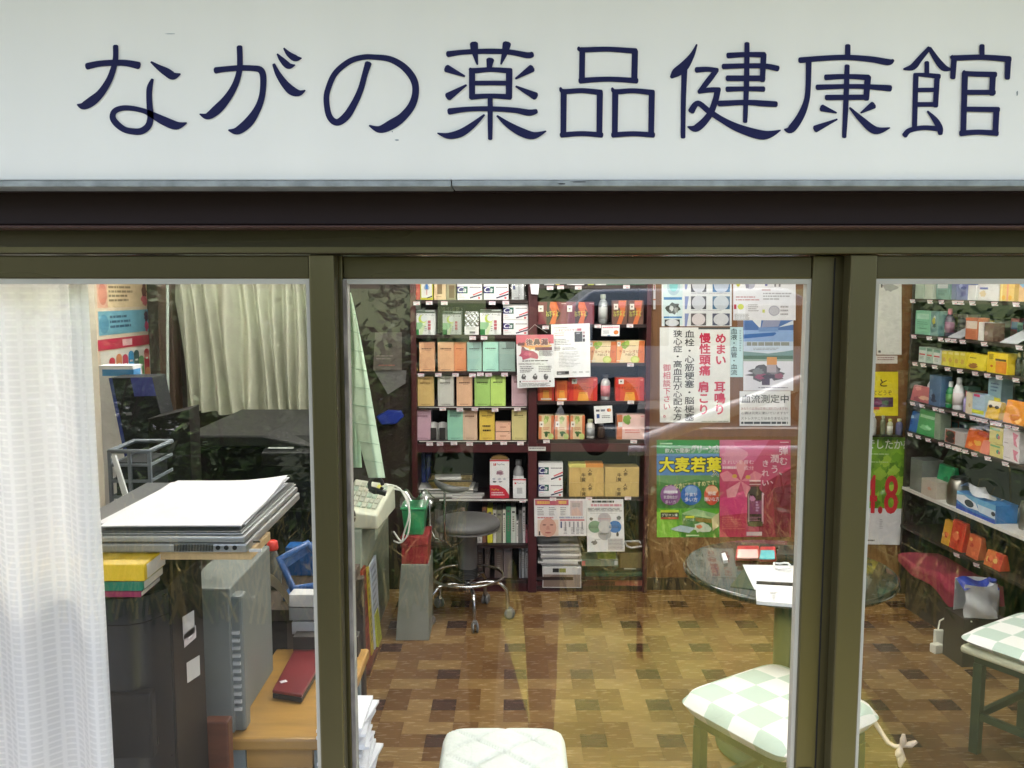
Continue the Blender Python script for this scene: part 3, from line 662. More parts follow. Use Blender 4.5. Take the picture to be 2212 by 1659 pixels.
for x0 in (1004, 1150):
    K('carton', 'small brown red carton with olive katakana beside its twin', x0, x0 + 140, 272, 'B', (120, 80, 70), a_royal2, 'R')
def jar(name, label, u, vt, zb, d, r, body=(190, 194, 192), cap=(70, 70, 70), band=None, h=None, cat='bottle', group=None):
    c = P(u, vt, d); z1 = c.z; H = (z1 - zb); c = Vector((c.x, c.y, zb + .0005))
    t = empty(name, c); tag(t, label, cat, group)
    m = MB(); m.lathe(c, [(r * .9, 0), (r, .01 * H / .1), (r, H * .68), (r * .75, H * .78), (r * .5, H * .82), (r * .5, H * .86)], pr(*body, rough=.2), n=18); obj('body', m, t)
    m = MB(); m.lathe(c + Z3 * (H * .845), [(r * .58, 0), (r * .6, H * .02), (r * .58, H * .15), (r * .5, H * .155)], pr(*cap), n=18); obj('cap', m, t)
    if band:
        m = MB(); m.lathe(c + Z3 * H * .15, [(r * 1.012, 0), (r * 1.012, H * .42)], pr(*band), n=18); obj('label_band', m, t)
    return t
t = jar('glass_jar', 'pale bagged jar with white bands between red cartons', Rc(918), Vc(215), ZR['B'], 5.07, .026, (176, 180, 178), (170, 178, 160), (214, 216, 214))
m = MB(); m.lathe(P(Rc(918), Vc(488), 5.07) * 1.0, [(.03, 0), (.034, .03), (.034, .10), (.028, .12), (.02, .128)], clear, n=14); 
for v_ in m.v: v_.z += ZR['B'] - P(Rc(918), Vc(488), 5.07).z + .001
obj('plastic_bag', m, t)
def a_kiyo(f):
    f.poly([(0, 0), (.28, 0), (.1, 1), (0, 1)], (232, 158, 96)); f.poly([(.80, 0), (1, 0), (1, 1), (.74, 1)], (216, 118, 58)); f.blob(.28, .2, .12, .16, (140, 176, 70)); f.blob(.38, .12, .08, .12, (166, 196, 90)); f.ell(.66, .86, .16, .17, (190, 204, 98)); f.ell(.66, .86, .11, .12, (214, 222, 130))
    f.text('キヨーレオピン', .08, .42, .13, (170, 76, 56), wid=.84, bold=.015); f.text('NEO', .32, .58, .10, (130, 92, 66), wid=.34); f.lines(.2, .22, .85, .28, 1, (150, 120, 90)); f.rect(.02, .05, .13, .26, (236, 234, 224)); f.rect(.05, .11, .09, .18, (120, 118, 112)); f.lines(.0, .9, .25, .96, 1, (240, 236, 230), ragged=0)
K('carton', 'orange and cream carton with a lime picture touching the mahogany upright', 1045, 1300, 640, 'C', (236, 216, 172), a_kiyo, 'R')
K('carton', 'orange and cream carton with a lime picture beside the white flyer', 790, 1042, 646, 'C', (236, 216, 172), a_kiyo, 'R')
def a_five(f):
    f.rect(.0, 0, .16, 1, (196, 46, 36)); f.rect(.84, 0, 1, 1, (200, 48, 38)); f.poly([(.3, 1), (.4, .25), (.6, .25), (.7, 1)], (236, 166, 66)); f.rect(.3, .08, .7, .20, (206, 84, 36)); f.rect(.3, .26, .7, .62, (208, 92, 40))
    f.text('レオピンファイブ', .10, .36, .13, (96, 42, 26), wid=.80, bold=.012); f.lines(.35, .5, .65, .54, 1, (110, 50, 30)); f.lines(.35, .65, .62, .69, 1, (110, 50, 30)); f.rect(.10, .05, .28, .26, (232, 230, 222)); f.rect(.15, .11, .22, .18, (120, 118, 112)); f.ell(.91, .08, .06, .05, (222, 130, 110))
K('carton', 'red and orange carton with dark katakana against the mahogany upright', 1034, 1296, 984, 'D', (214, 80, 40), a_five, 'R')
K('carton', 'wide red and orange carton with dark katakana beside a bagged bottle', 606, 866, 982, 'D', (214, 80, 40), a_five, 'R')
def a_five2(f):
    f.rect(0, 0, .12, 1, (196, 60, 36)); f.rect(.88, 0, 1, 1, (190, 44, 34)); f.poly([(.3, 1), (.35, .3), (.65, .3), (.75, 1)], (232, 160, 62)); f.rect(.25, .2, .75, .5, (206, 92, 42)); f.lines(.25, .55, .75, .6, 1, (120, 60, 30)); f.rect(.2, .88, .85, .96, (236, 226, 214))
K('carton', 'narrow orange carton peeking out below two flyers', 318, 466, 1000, 'D', (218, 104, 50), a_five2, 'R')
K('carton', 'narrow orange carton beside the wide red one', 474, 602, 1004, 'D', (220, 112, 52), a_five2, 'R')
t = jar('bagged_bottle', 'clear bagged bottle with a black cap and pink label', Rc(940), Vc(950), ZR['D'], 5.07, .027, (190, 190, 190), (46, 44, 44), (206, 130, 138))
def a_nat(f):
    f.rect(0, 0, .2, 1, (206, 128, 82)); f.rect(.82, 0, 1, 1, (204, 110, 66)); f.blob(.5, .14, .16, .12, (146, 168, 88)); f.blob(.45, .25, .1, .1, (190, 206, 130)); f.blob(.55, .72, .22, .05, (70, 110, 56)); f.blob(.5, .8, .1, .09, (60, 96, 50)); f.ell(.8, .88, .18, .13, (186, 200, 120)); f.rect(.06, .25, .32, .48, (230, 226, 216)); f.rect(.13, .33, .24, .41, (120, 118, 112)); f.lines(.3, .5, .8, .62, 2, (200, 110, 90))
for x0, x1, l in ((324, 466, 'beside the mahogany upright'), (475, 607, 'in the middle of three alike'), (615, 750, 'next to the small green capped bottle')):
    K('carton', 'orange carton with green leaf pictures ' + l, x0, x1, 1328, 'E', (222, 200, 156), a_nat, 'R')
jar('small_bottle', 'small white bottle with a pale green cap and pink label', Rc(800), Vc(1362), ZR['E'], 5.07, .026, (214, 214, 210), (206, 210, 168), (176, 180, 182))
jar('dark_jar', 'dark brown jar under the hanging white card', Rc(900), Vc(1400), ZR['E'], 5.09, .024, (74, 56, 46), (90, 86, 82))
K('carton', 'pink and cream carton with green leaves against the mahogany upright', 1044, 1300, 1320, 'E', (232, 196, 186), lambda f: (f.rect(0, 0, .2, 1, (206, 122, 80)), f.blob(.36, .2, .14, .2, (130, 168, 76)), f.rect(.05, .3, .2, .5, (232, 228, 220)), f.lines(.3, .6, .9, .8, 2, (214, 130, 120)), f.rect(.86, .04, .97, .1, (220, 150, 150))), 'R')
# row F: gold boxes and calcium
Qc = lambda x: 1114.8 + x * .2352
Qv = lambda y: 947.6 + y * .2352
zmid = P(0, Qv(391), 5.03).z
carton('calcium_carton', 'white carton lettered Ca under its twin beside the gold boxes', 'carton', Qc(207), Qc(430), Qv(392), ZR['F'], col=(238, 238, 238), art=a_ca, group=G1)
carton('calcium_carton', 'white carton lettered Ca on top of its twin beside the gold boxes', 'carton', Qc(207), Qc(430), Qv(225), zmid, col=(238, 238, 238), art=a_ca, group=G1)
def a_gold(f):
    f.vtext('人参', .60, .07, .13, .26, (84, 64, 34), .02); f.vtext('牛黄', .42, .38, .13, .30, (92, 72, 40), .02); f.rect(.33, .60, .345, .95, (110, 90, 52))
gold = (206, 172, 104)
zg = P(0, Qv(402), 5.03).z
for (a, b, col, l) in ((485, 806, gold, 'under the yellow and orange packets'), (814, 1130, (210, 180, 112), 'in clear wrap by the upright')):
    carton('gold_box', 'gold tea box at the bottom of its stack ' + l, 'box', Qc(a), Qc(b), Qv(402), ZR['F'], dep=.11, col=col, art=a_gold, rough=.3)
    carton('gold_box', 'gold tea box at the top of its stack ' + l, 'box', Qc(a), Qc(b), Qv(265), zg, dep=.11, col=col, art=a_gold, rough=.3)
zq = P(0, Qv(265), 5.03).z
carton('flat_packet', 'flat yellow packet lying on the gold tea box', 'packet', Qc(484), Qc(640), Qv(234), zq, dep=.09, col=(226, 218, 120))
carton('flat_packet', 'flat orange packet lying on the gold tea box', 'packet', Qc(641), Qc(802), Qv(230), zq, dep=.09, col=(222, 146, 62))
m = MB(); m.grid(lambda a, b: P(Qc(1134 + 44 * a), Qv(262 + 268 * (1 - b)), 5.03 + .02 * a + .006 * math.sin(b * 14)), 4, 14, clear); o = obj('clear_wrap', m); tag(o, 'loose clear plastic wrap beside the gold tea boxes', 'wrap')

# ---------------------------------------------------------------- flyers hanging at the shelf
def sheet(name, label, cat, TL, TR, BR, BL_, col=(232, 233, 232), art=None, th=.0012, group=None):
    TL, TR, BR, BL_ = (Vector(p) for p in (TL, TR, BR, BL_))
    n = (BL_ - TL).cross(TR - TL).normalized()
    if n.dot(Vector((0, CAM_Y, EYE)) - TL) < 0: n = -n
    m = MB(); m.prism([TL, BL_, BR, TR], -n * th, pr(*col)); o = obj(name, m, base=tuple((BL_ + BR) / 2)); tag(o, label, cat, group)
    f = Flat(TL, TR - TL, BL_ - TL, n, (TR - TL).length, (BL_ - TL).length)
    if art: art(f)
    f.done(o)
    return o
def a_fly1(f):
    f.rect(0, 0, 1, .17, (208, 112, 122)); f.blob(.55, .20, .34, .09, (226, 190, 120), n=26); f.blob(.5, .17, .42, .06, (222, 150, 100)); f.rect(.04, .15, .22, .20, (120, 84, 80))
    f.text('後鼻漏', .26, .075, .12, (110, 84, 82), wid=.58, bold=.03, out=(226, 206, 190)); f.text('その', .05, .13, .05, (96, 70, 68), wid=.18); f.text('?', .87, .13, .05, (96, 70, 68), wid=.05)
    f.poly([(.14, .22), (.2, .22), (.24, .27), (.46, .31), (.56, .36), (.58, .42), (.56, .46), (.38, .43), (.16, .47), (.14, .41), (.06, .39), (.12, .34)], (176, 84, 106)); f.poly([(.14, .22), (.19, .22), (.25, .27), (.45, .31), (.16, .29)], (130, 104, 104)); f.blob(.3, .36, .1, .03, (200, 110, 126))
    f.rect(.5, .235, .95, .295, (120, 84, 92)); f.lines(.60, .31, .97, .41, 5, (120, 120, 120), ragged=.15); f.lines(.15, .48, .85, .50, 1, (84, 84, 84), th=.9, ragged=.1); f.lines(.05, .53, .9, .57, 2, (130, 130, 130)); f.lines(.08, .59, .48, .72, 4, (110, 110, 110)); f.lines(.58, .59, .95, .72, 4, (140, 140, 140))
    for x in (.18, .48, .78): f.blob(x, .79, .06, .055, (92, 92, 92)); f.blob(x + .01, .765, .03, .02, (190, 190, 190))
    f.rect(.06, .865, .10, .895, (60, 60, 60)); f.rect(.86, .865, .90, .895, (60, 60, 60)); f.lines(.14, .87, .82, .89, 1, (206, 130, 136), ragged=.05); f.lines(.05, .91, .95, .98, 3, (140, 140, 140), ragged=.2)
def a_fly2(f):
    f.lines(.07, .06, .5, .08, 1, (110, 110, 110)); f.text('レオピンロイヤル', .12, .09, .045, (178, 90, 104), wid=.56, bold=.01); f.rect(.67, .09, .78, .135, (190, 90, 110)); f.rect(.60, .15, .80, .34, (66, 70, 72)); f.rect(.65, .17, .74, .19, (180, 182, 184)); f.rect(.81, .15, .87, .19, (190, 160, 164)); f.rect(.81, .21, .87, .26, (120, 96, 106)); f.rect(.81, .28, .87, .34, (60, 60, 62))
    f.lines(.08, .16, .36, .18, 1, (120, 120, 120)); f.lines(.09, .2, .36, .225, 1, (206, 150, 156)); f.lines(.08, .28, .52, .40, 4, (160, 160, 160)); f.lines(.07, .42, .24, .50, 3, (110, 110, 110)); f.lines(.28, .44, .66, .49, 2, (170, 170, 170)); f.lines(.18, .52, .75, .82, 11, (170, 172, 172), th=.3); f.rect(.12, .88, .44, .945, (104, 104, 104)); f.blob(.38, .91, .05, .02, (40, 40, 40)); f.blob(.2, .92, .05, .015, (170, 170, 170))
    for x in (.53, .70, .87): f.lines(x, .895, x + .1, .93, 2, (130, 130, 130), ragged=0)
sheet('flyer', 'tilted flyer with a pink header and mauve picture hanging at the shelf', 'flyer', P(Rc(118), Vc(590), 4.955), P(Rc(462), Vc(583), 4.955), P(Rc(473), Vc(1064), 4.95), P(Rc(130), Vc(1076), 4.95), (228, 230, 230), a_fly1)
sheet('flyer', 'white text flyer with a dark photo hanging behind the pink headed flyer', 'flyer', P(Rc(440), Vc(492), 4.975), P(Rc(795), Vc(480), 4.975), P(Rc(802), Vc(971), 4.97), P(Rc(450), Vc(982), 4.97), (236, 237, 235), a_fly2)
m = MB(); m.tube([P(Rc(230), Vc(550), 4.99), P(Rc(290), Vc(492), 4.99), P(Rc(405), Vc(570), 4.985)], .0012, pr(206, 200, 190), n=5); o = obj('hanging_string', m); tag(o, 'thin string from which the flyer hangs', 'string')
def a_flyA(f):
    f.rect(.02, .02, .66, .17, (190, 92, 112)); f.lines(.05, .06, .30, .14, 1, (228, 180, 92), th=.9, ragged=0); f.lines(.47, .05, .62, .14, 1, (228, 180, 92), th=.9, ragged=0); f.rect(.69, .05, .93, .45, (206, 186, 186)); f.poly([(.72, .3), (.82, .22), (.90, .36), (.91, .45), (.72, .45)], (214, 180, 172)); f.rect(.72, .1, .88, .22, (180, 168, 168))
    for x in (.06, .28, .5): f.lines(x, .22, x + .14, .46, 5, (140, 140, 140))
    f.lines(.06, .48, .38, .52, 1, (206, 130, 140), th=.9, ragged=.1); f.lines(.48, .47, .95, .52, 1, (160, 170, 190), th=.9, ragged=.1)
    f.rect(.06, .55, .46, .98, (226, 206, 190)); f.ell(.26, .76, .16, .26, (214, 164, 146)); f.ell(.19, .69, .035, .018, (130, 92, 84)); f.ell(.33, .69, .035, .018, (130, 92, 84)); f.ell(.26, .90, .06, .02, (170, 96, 92)); f.poly([(.24, .72), (.28, .72), (.30, .82), (.22, .82)], (196, 142, 126)); f.rect(.08, .86, .11, .97, (70, 66, 66))
    f.rect(.49, .54, .96, .58, (196, 96, 118))
    for x, c in ((.50, (60, 80, 140)), (.58, (150, 150, 160)), (.66, (150, 150, 160)), (.74, (150, 150, 160)), (.82, (150, 150, 160)), (.9, (150, 150, 160))): f.rect(x, .60, x + .03, .60 + f.rnd.uniform(.12, .3), c)
    for x in (.56, .70, .80, .88): f.lines(x, .76, x + .07, .95, 5, (130, 130, 138), ragged=.2)
sheet('flyer', 'wide flyer with a face drawing under a pink header below the counter shelf', 'flyer', P(Qc(165), Qv(553), 4.975), P(Qc(645), Qv(553), 4.975), P(Qc(648), Qv(893), 4.975), P(Qc(170), Qv(897), 4.975), (230, 230, 232), a_flyA)
def a_flyB(f):
    f.lines(.15, .025, .75, .07, 1, (70, 70, 70), th=.9, ragged=0); f.lines(.12, .09, .95, .14, 1, (212, 150, 164), th=.9, ragged=.03); f.lines(.03, .165, .97, .24, 3, (80, 80, 80), th=.45, ragged=.2); f.lines(.1, .26, .9, .275, 1, (160, 160, 160))
    for x, y, c in ((.48, .37, (190, 184, 188)), (.22, .52, (120, 160, 130)), (.76, .52, (70, 130, 196)), (.48, .66, (170, 172, 172)), (.49, .52, (200, 202, 202))): f.ell(x, y, .18, .115, c)
    f.rect(.30, .365, .66, .375, (200, 130, 140)); f.lines(.05, .50, .4, .56, 2, (84, 110, 92)); f.lines(.6, .50, .97, .56, 2, (60, 90, 130)); f.lines(.34, .64, .62, .69, 2, (90, 90, 90)); f.blob(.12, .37, .05, .03, (104, 104, 104)); f.blob(.87, .35, .06, .04, (130, 130, 130)); f.blob(.83, .665, .04, .04, (70, 70, 70))
    f.blob(.2, .82, .08, .04, (120, 120, 120)); f.lines(.2, .76, .42, .775, 1, (120, 120, 120)); f.rect(.56, .74, .99, .97, (214, 214, 214)); f.lines(.57, .75, .99, .96, 8, (130, 126, 128), th=.4, ragged=.1)
sheet('flyer', 'white flyer with green and blue circles below the counter shelf', 'flyer', P(Qc(645), Qv(556), 4.965), P(Qc(984), Qv(556), 4.965), P(Qc(998), Qv(1036), 4.965), P(Qc(655), Qv(1040), 4.965), (232, 234, 234), a_flyB)
sheet('shelf_label', 'narrow white label strip stuck to the mahogany rail', 'label strip', P(Qc(113), Qv(75), 4.998), P(Qc(272), Qv(75), 4.998), P(Qc(272), Qv(111), 4.998), P(Qc(113), Qv(111), 4.998), (220, 220, 216), lambda f: f.lines(.05, .2, .95, .8, 1, (120, 120, 120), ragged=0))
sheet('price_card', 'white price card with a pink line and orange seal below the red cartons', 'price card', P(Rc(905), Vc(500), 4.985), P(Rc(1070), Vc(497), 4.985), P(Rc(1067), Vc(598), 4.985), P(Rc(900), Vc(598), 4.985), (236, 236, 236), lambda f: (f.lines(.05, .15, .95, .4, 1, (226, 130, 150), ragged=0), f.lines(.1, .5, .6, .85, 2, (150, 150, 160)), f.ell(.82, .68, .14, .2, (226, 130, 60)), f.rect(.35, .92, .5, 1, (70, 120, 180))))
sheet('payment_card', 'white payment card with small logos hanging over a dark jar', 'card', P(Rc(832), Vc(1242), 4.985), P(Rc(1000), Vc(1236), 4.985), P(Rc(1008), Vc(1392), 4.985), P(Rc(842), Vc(1402), 4.985), (238, 239, 238), lambda f: (f.rect(.1, .2, .3, .32, (90, 90, 96)), f.rect(.36, .2, .6, .32, (120, 124, 136)), f.ell(.78, .25, .08, .1, (196, 70, 56)), f.ell(.86, .25, .07, .1, (226, 150, 60)), f.rect(.12, .46, .28, .7, (60, 90, 150)), f.lines(.4, .55, .95, .75, 2, (130, 130, 130))))
sheet('hanging_paper', 'pale lilac paper hanging at the top of the mahogany upright', 'paper', P(Rc(235), Vc(40), 4.97), P(Rc(338), Vc(40), 4.97), P(Rc(322), Vc(216), 4.96), P(Rc(258), Vc(212), 4.96), (226, 218, 230))

# ---------------------------------------------------------------- price tags
def tag_proto(w, h):
    m = MB(); m.box(-w / 2, w / 2, 0, .0015, -h, 0, pr(238, 234, 236)); 
    e = -.0004
    m.face([(-w / 2, e, -h * .02), (-w / 2, e, -h * .12), (w / 2, e, -h * .12), (w / 2, e, -h * .02)], pr(226, 150, 170))
    m.face([(-w * .4, e, -h * .3), (-w * .4, e, -h * .42), (w * .25, e, -h * .42), (w * .25, e, -h * .3)], pr(160, 158, 160))
    m.face([(-w * .1, e, -h * .7), (-w * .1, e, -h * .84), (w * .32, e, -h * .84), (w * .32, e, -h * .7)], pr(206, 70, 90))
    me = bpy.data.meshes.new('price_tag'); me.from_pydata([tuple(v) for v in m.v], [], m.f)
    for q in m.mats: me.materials.append(q)
    me.polygons.foreach_set('material_index', m.m); return me
TAG = tag_proto(.036, .020)
def ptag(loc, rz, label, grp, tilt=.12, me=TAG):
    o = bpy.data.objects.new('price_tag', me); o.location = loc; o.rotation_euler = (tilt, random.uniform(-.04, .04), rz); link(o); tag(o, label, 'price tag', grp); _off[o.name] = Vector(loc)
L1 = {'A': 'price tag on the shelf edge under the upper Ca cartons\' row', 'B': 'price tag on the shelf edge under the foil blister pack row', 'C': 'price tag on the shelf edge under the mint and peach cartons', 'D': 'price tag on the shelf edge under the lime carton row', 'E': 'price tag on the shelf edge under the lilac to khaki carton row'}
for row, xs_ in (('A', (745, 860, 1000, 1440, 1565)), ('B', (1260, 1365)), ('C', (785, 945, 1103, 1258, 1331, 1406, 1553)), ('D', (985, 1142, 1280, 1465, 1672)), ('E', (865, 960, 1088, 1233, 1408, 1545, 1700))):
    for x in xs_:
        p = P(Lc(x), rowL[row] + random.uniform(1, 4), 4.99); ptag(p, 0, below(Lc(x), ZL[row], L1[row]), 'price tags on the left shelf bay')
for x, y, l in ((430, 140, 'top shelf'), (527, 133, 'top shelf'), (690, 136, 'top shelf'), (1133, 128, 'top shelf'), (390, 502, 'dark red katakana cartons'), (870, 490, 'dark red katakana cartons'), (1165, 486, 'dark red katakana cartons'), (1170, 846, 'orange and cream cartons'), (525, 1198, 'red and orange cartons'), (1173, 1190, 'red and orange cartons'), (397, 1550, 'leaf picture cartons'), (1200, 1552, 'leaf picture cartons')):
    ptag(P(Rc(x), Vc(y), 4.99), 0, below(Rc(x), P(Rc(x), Vc(y), 4.99).z, 'price tag on the shelf edge at the ' + l), 'price tags on the right shelf bay')
for x, y in ((340, 540), (670, 536), (1028, 532)):
    ptag(P(Qc(x), Qv(y), 4.955), 0, below(Qc(x), ZR['F'], 'price tag on the counter shelf edge below the gold boxes\' row'), 'price tags on the counter shelf')
ptag(P(1129, 1078.5, 4.99), 0, 'price tag on the white strip below the payment stand', 'price tags on the counter shelf')

# ================================================================ wall posters right of the shelf
Wc = lambda x: 1393.5 + x * .3697
Wv = lambda y: 585.3 + y * .3697
DW = BACK - .004
def poster(label, x0, y0, x1, y1, col, art, cu=Wc, cv=Wv, d=DW, name='poster', cat='poster', skew=0):
    return sheet(name, label, cat, P(cu(x0), cv(y0), d), P(cu(x1), cv(y0 + skew), d), P(cu(x1), cv(y1 + skew), d), P(cu(x0), cv(y1), d), col, art)
def a_lens(f):
    f.rect(.02, .0, .3, .99, (206, 226, 224)); f.ell(.18, .62, .0001, .0001, (0, 0, 0))
    f.ell(.17, .54, .095, .10, (170, 196, 206)); f.ell(.17, .53, .06, .065, (120, 196, 196)); f.rect(.03, .66, .29, .69, (50, 120, 176)); f.blob(.17, .79, .10, .07, (70, 76, 66)); f.blob(.14, .79, .03, .03, (200, 204, 196)); f.blob(.21, .81, .03, .03, (150, 156, 146)); f.rect(.03, .885, .29, .905, (50, 120, 176))
    for (x0, x1, y0, y1, bgc, cc) in ((.42, .64, .42, .60, (60, 60, 64), (196, 200, 206)), (.73, .98, .42, .60, (46, 110, 160), (186, 198, 216)), (.42, .64, .65, .80, (70, 70, 76), (198, 202, 208)), (.73, .98, .65, .80, (70, 110, 140), (196, 204, 210)), (.42, .64, .85, .99, (96, 92, 92), (214, 206, 206)), (.73, .98, .85, .99, (84, 90, 110), (208, 210, 214)), (.04, .26, .92, 1.0, (60, 60, 60), (206, 206, 206))):
        f.rect(x0, y0, x1, y1, bgc); f.ell((x0 + x1) / 2, (y0 + y1) / 2, (x1 - x0) * .44, (y1 - y0) * .56 if y1 < .99 else (y1 - y0) * .5, cc)
    for y in (.42, .65, .85): f.poly([(.33, y), (.39, y), (.36, y + .15), (.33, y + .15)], (132, 146, 190))
    f.lines(.42, .61, .98, .635, 1, (196, 196, 200)); f.lines(.42, .81, .98, .83, 1, (196, 196, 200))
poster('white chart of round lens photos pinned above the red calligraphy notice', 97, -180, 506, 323, (226, 230, 228), a_lens)
def a_chart(f):
    f.ell(.27, .55, .08, .06, (176, 178, 196)); f.ell(.08, .55, .03, .03, (222, 220, 90)); f.ell(.66, .88, .09, .065, (176, 178, 190)); f.ell(.66, .88, .075, .052, (198, 198, 206)); f.ell(.12, .83, .05, .035, (206, 214, 70)); f.rect(.47, .865, .51, .905, (216, 222, 120)); f.rect(.51, .45, .55, .57, (120, 120, 176)); f.rect(.66, .5, .69, .58, (140, 140, 146)); f.rect(.73, .5, .76, .58, (140, 140, 146)); f.rect(.46, .61, .6, .63, (206, 180, 180))
    f.lines(.04, .70, .5, .77, 2, (200, 150, 150)); f.lines(.48, .655, .98, .76, 3, (170, 170, 170), ragged=.5); f.rect(.01, .80, .05, .86, (190, 60, 80)); f.lines(.02, .92, .26, 1.0, 5, (150, 150, 150), ragged=.1); f.lines(.24, .80, .42, .9, 4, (170, 170, 170)); f.lines(.76, .82, .9, .96, 3, (170, 170, 170)); f.rect(.2, .5, .25, .6, (140, 140, 160))
poster('white chart with grey circles and thin captions beside the lens chart', 515, -180, 880, 288, (236, 237, 240), a_chart)
def a_call(f):
    blk, red = (34, 38, 36), (204, 44, 78)
    f.rect(.55, .0, 1, .02, (74, 80, 78))
    f.vtext('めまい', .87, .065, .165, .113, red, .035); f.vtext('耳鳴り', .86, .57, .165, .12, red, .035)
    f.vtext('慢性頭痛', .645, .062, .165, .113, red, .035); f.vtext('肩こり', .63, .57, .165, .12, red, .035)
    f.vtext('血栓・心筋梗塞・脳梗塞', .425, .03, .145, .0875, blk, .012); f.vtext('狭心症・高血圧が心配な方', .255, .03, .135, .0795, blk, .012)
    f.vtext('御相談下さい。', .10, .385, .115, .082, (206, 70, 100), .006); f.lines(.6, .985, 1, .998, 1, (84, 100, 60), ragged=0)
poster('white notice with large red and black vertical Japanese calligraphy', 86, 330, 496, 885, (230, 232, 226), a_call)
poster('narrow pale blue notice with one column of black characters', 497, 328, 572, 620, (190, 222, 224), lambda f: (f.vtext('血液・血管・血流', .30, .03, .52, .118, (50, 66, 70), .015), f.lines(.72, .06, .9, .50, 9, (140, 164, 170), th=.6)))
def a_blue(f):
    f.rect(0, 0, 1, .14, (84, 120, 176)); f.poly([(.18, 0), (.36, 0), (.34, .12)], (226, 232, 236)); f.poly([(.4, 0), (.75, 0), (.7, .09), (.36, .10)], (150, 156, 182)); f.poly([(.7, .1), (1, 0), (1, .06)], (214, 224, 232)); f.rect(0, .14, 1, .40, (146, 178, 222)); f.poly([(0, .20), (.64, .17), (.66, .19), (.6, .22), (0, .26)], (62, 112, 178)); f.rect(.3, .10, .7, .16, (120, 152, 200)); f.rect(0, .30, 1, .44, (196, 210, 224))
    f.lines(.07, .31, .92, .365, 1, (150, 154, 146), th=.9, ragged=0); f.lines(.2, .39, .75, .43, 2, (140, 146, 146)); f.poly([(0, .44), (.5, .47), (.85, .44), (1, .42), (1, .5), (0, .5)], (112, 146, 140)); f.rect(0, .50, 1, .56, (66, 104, 74)); f.rect(0, .56, 1, 1, (222, 222, 228)); f.rect(0, .55, 1, .58, (150, 170, 150))
    f.blob(.47, .75, .36, .11, (84, 80, 82), n=28); f.blob(.3, .73, .1, .05, (120, 124, 120)); f.blob(.62, .72, .1, .05, (130, 124, 126)); f.blob(.36, .80, .12, .04, (150, 70, 96)); f.blob(.72, .79, .1, .04, (150, 84, 100)); f.blob(.5, .8, .14, .03, (60, 48, 60)); f.rect(.47, .52, .67, .63, (214, 148, 60)); f.rect(.47, .63, .66, .74, (176, 164, 168)); f.rect(.37, .83, .53, .92, (72, 56, 74)); f.lines(.3, .95, .9, .98, 1, (120, 120, 130))
poster('blue lake poster with an orange capped bottle among dark fruit', 574, 288, 866, 699, (214, 222, 228), a_blue)
def a_meas(f):
    f.text('血流測定中', .04, .10, .24, (44, 58, 60), wid=.92, bold=.012)
    for y, t_, c in ((.46, 'あなたの血液は正常に流れていますか?', (150, 84, 96)), (.59, '心臓は元気に動いていますか?', (60, 70, 74)), (.74, 'ストレスやこりはありませんか?', (60, 70, 74)), ): f.text(t_, .03, y, .08, c, wid=.92)
    f.lines(.03, .88, .95, .96, 1, (70, 80, 84), th=.8, ragged=0)
poster('white notice with one bold line and four small lines of text', 552, 702, 850, 905, (232, 234, 234), a_meas)
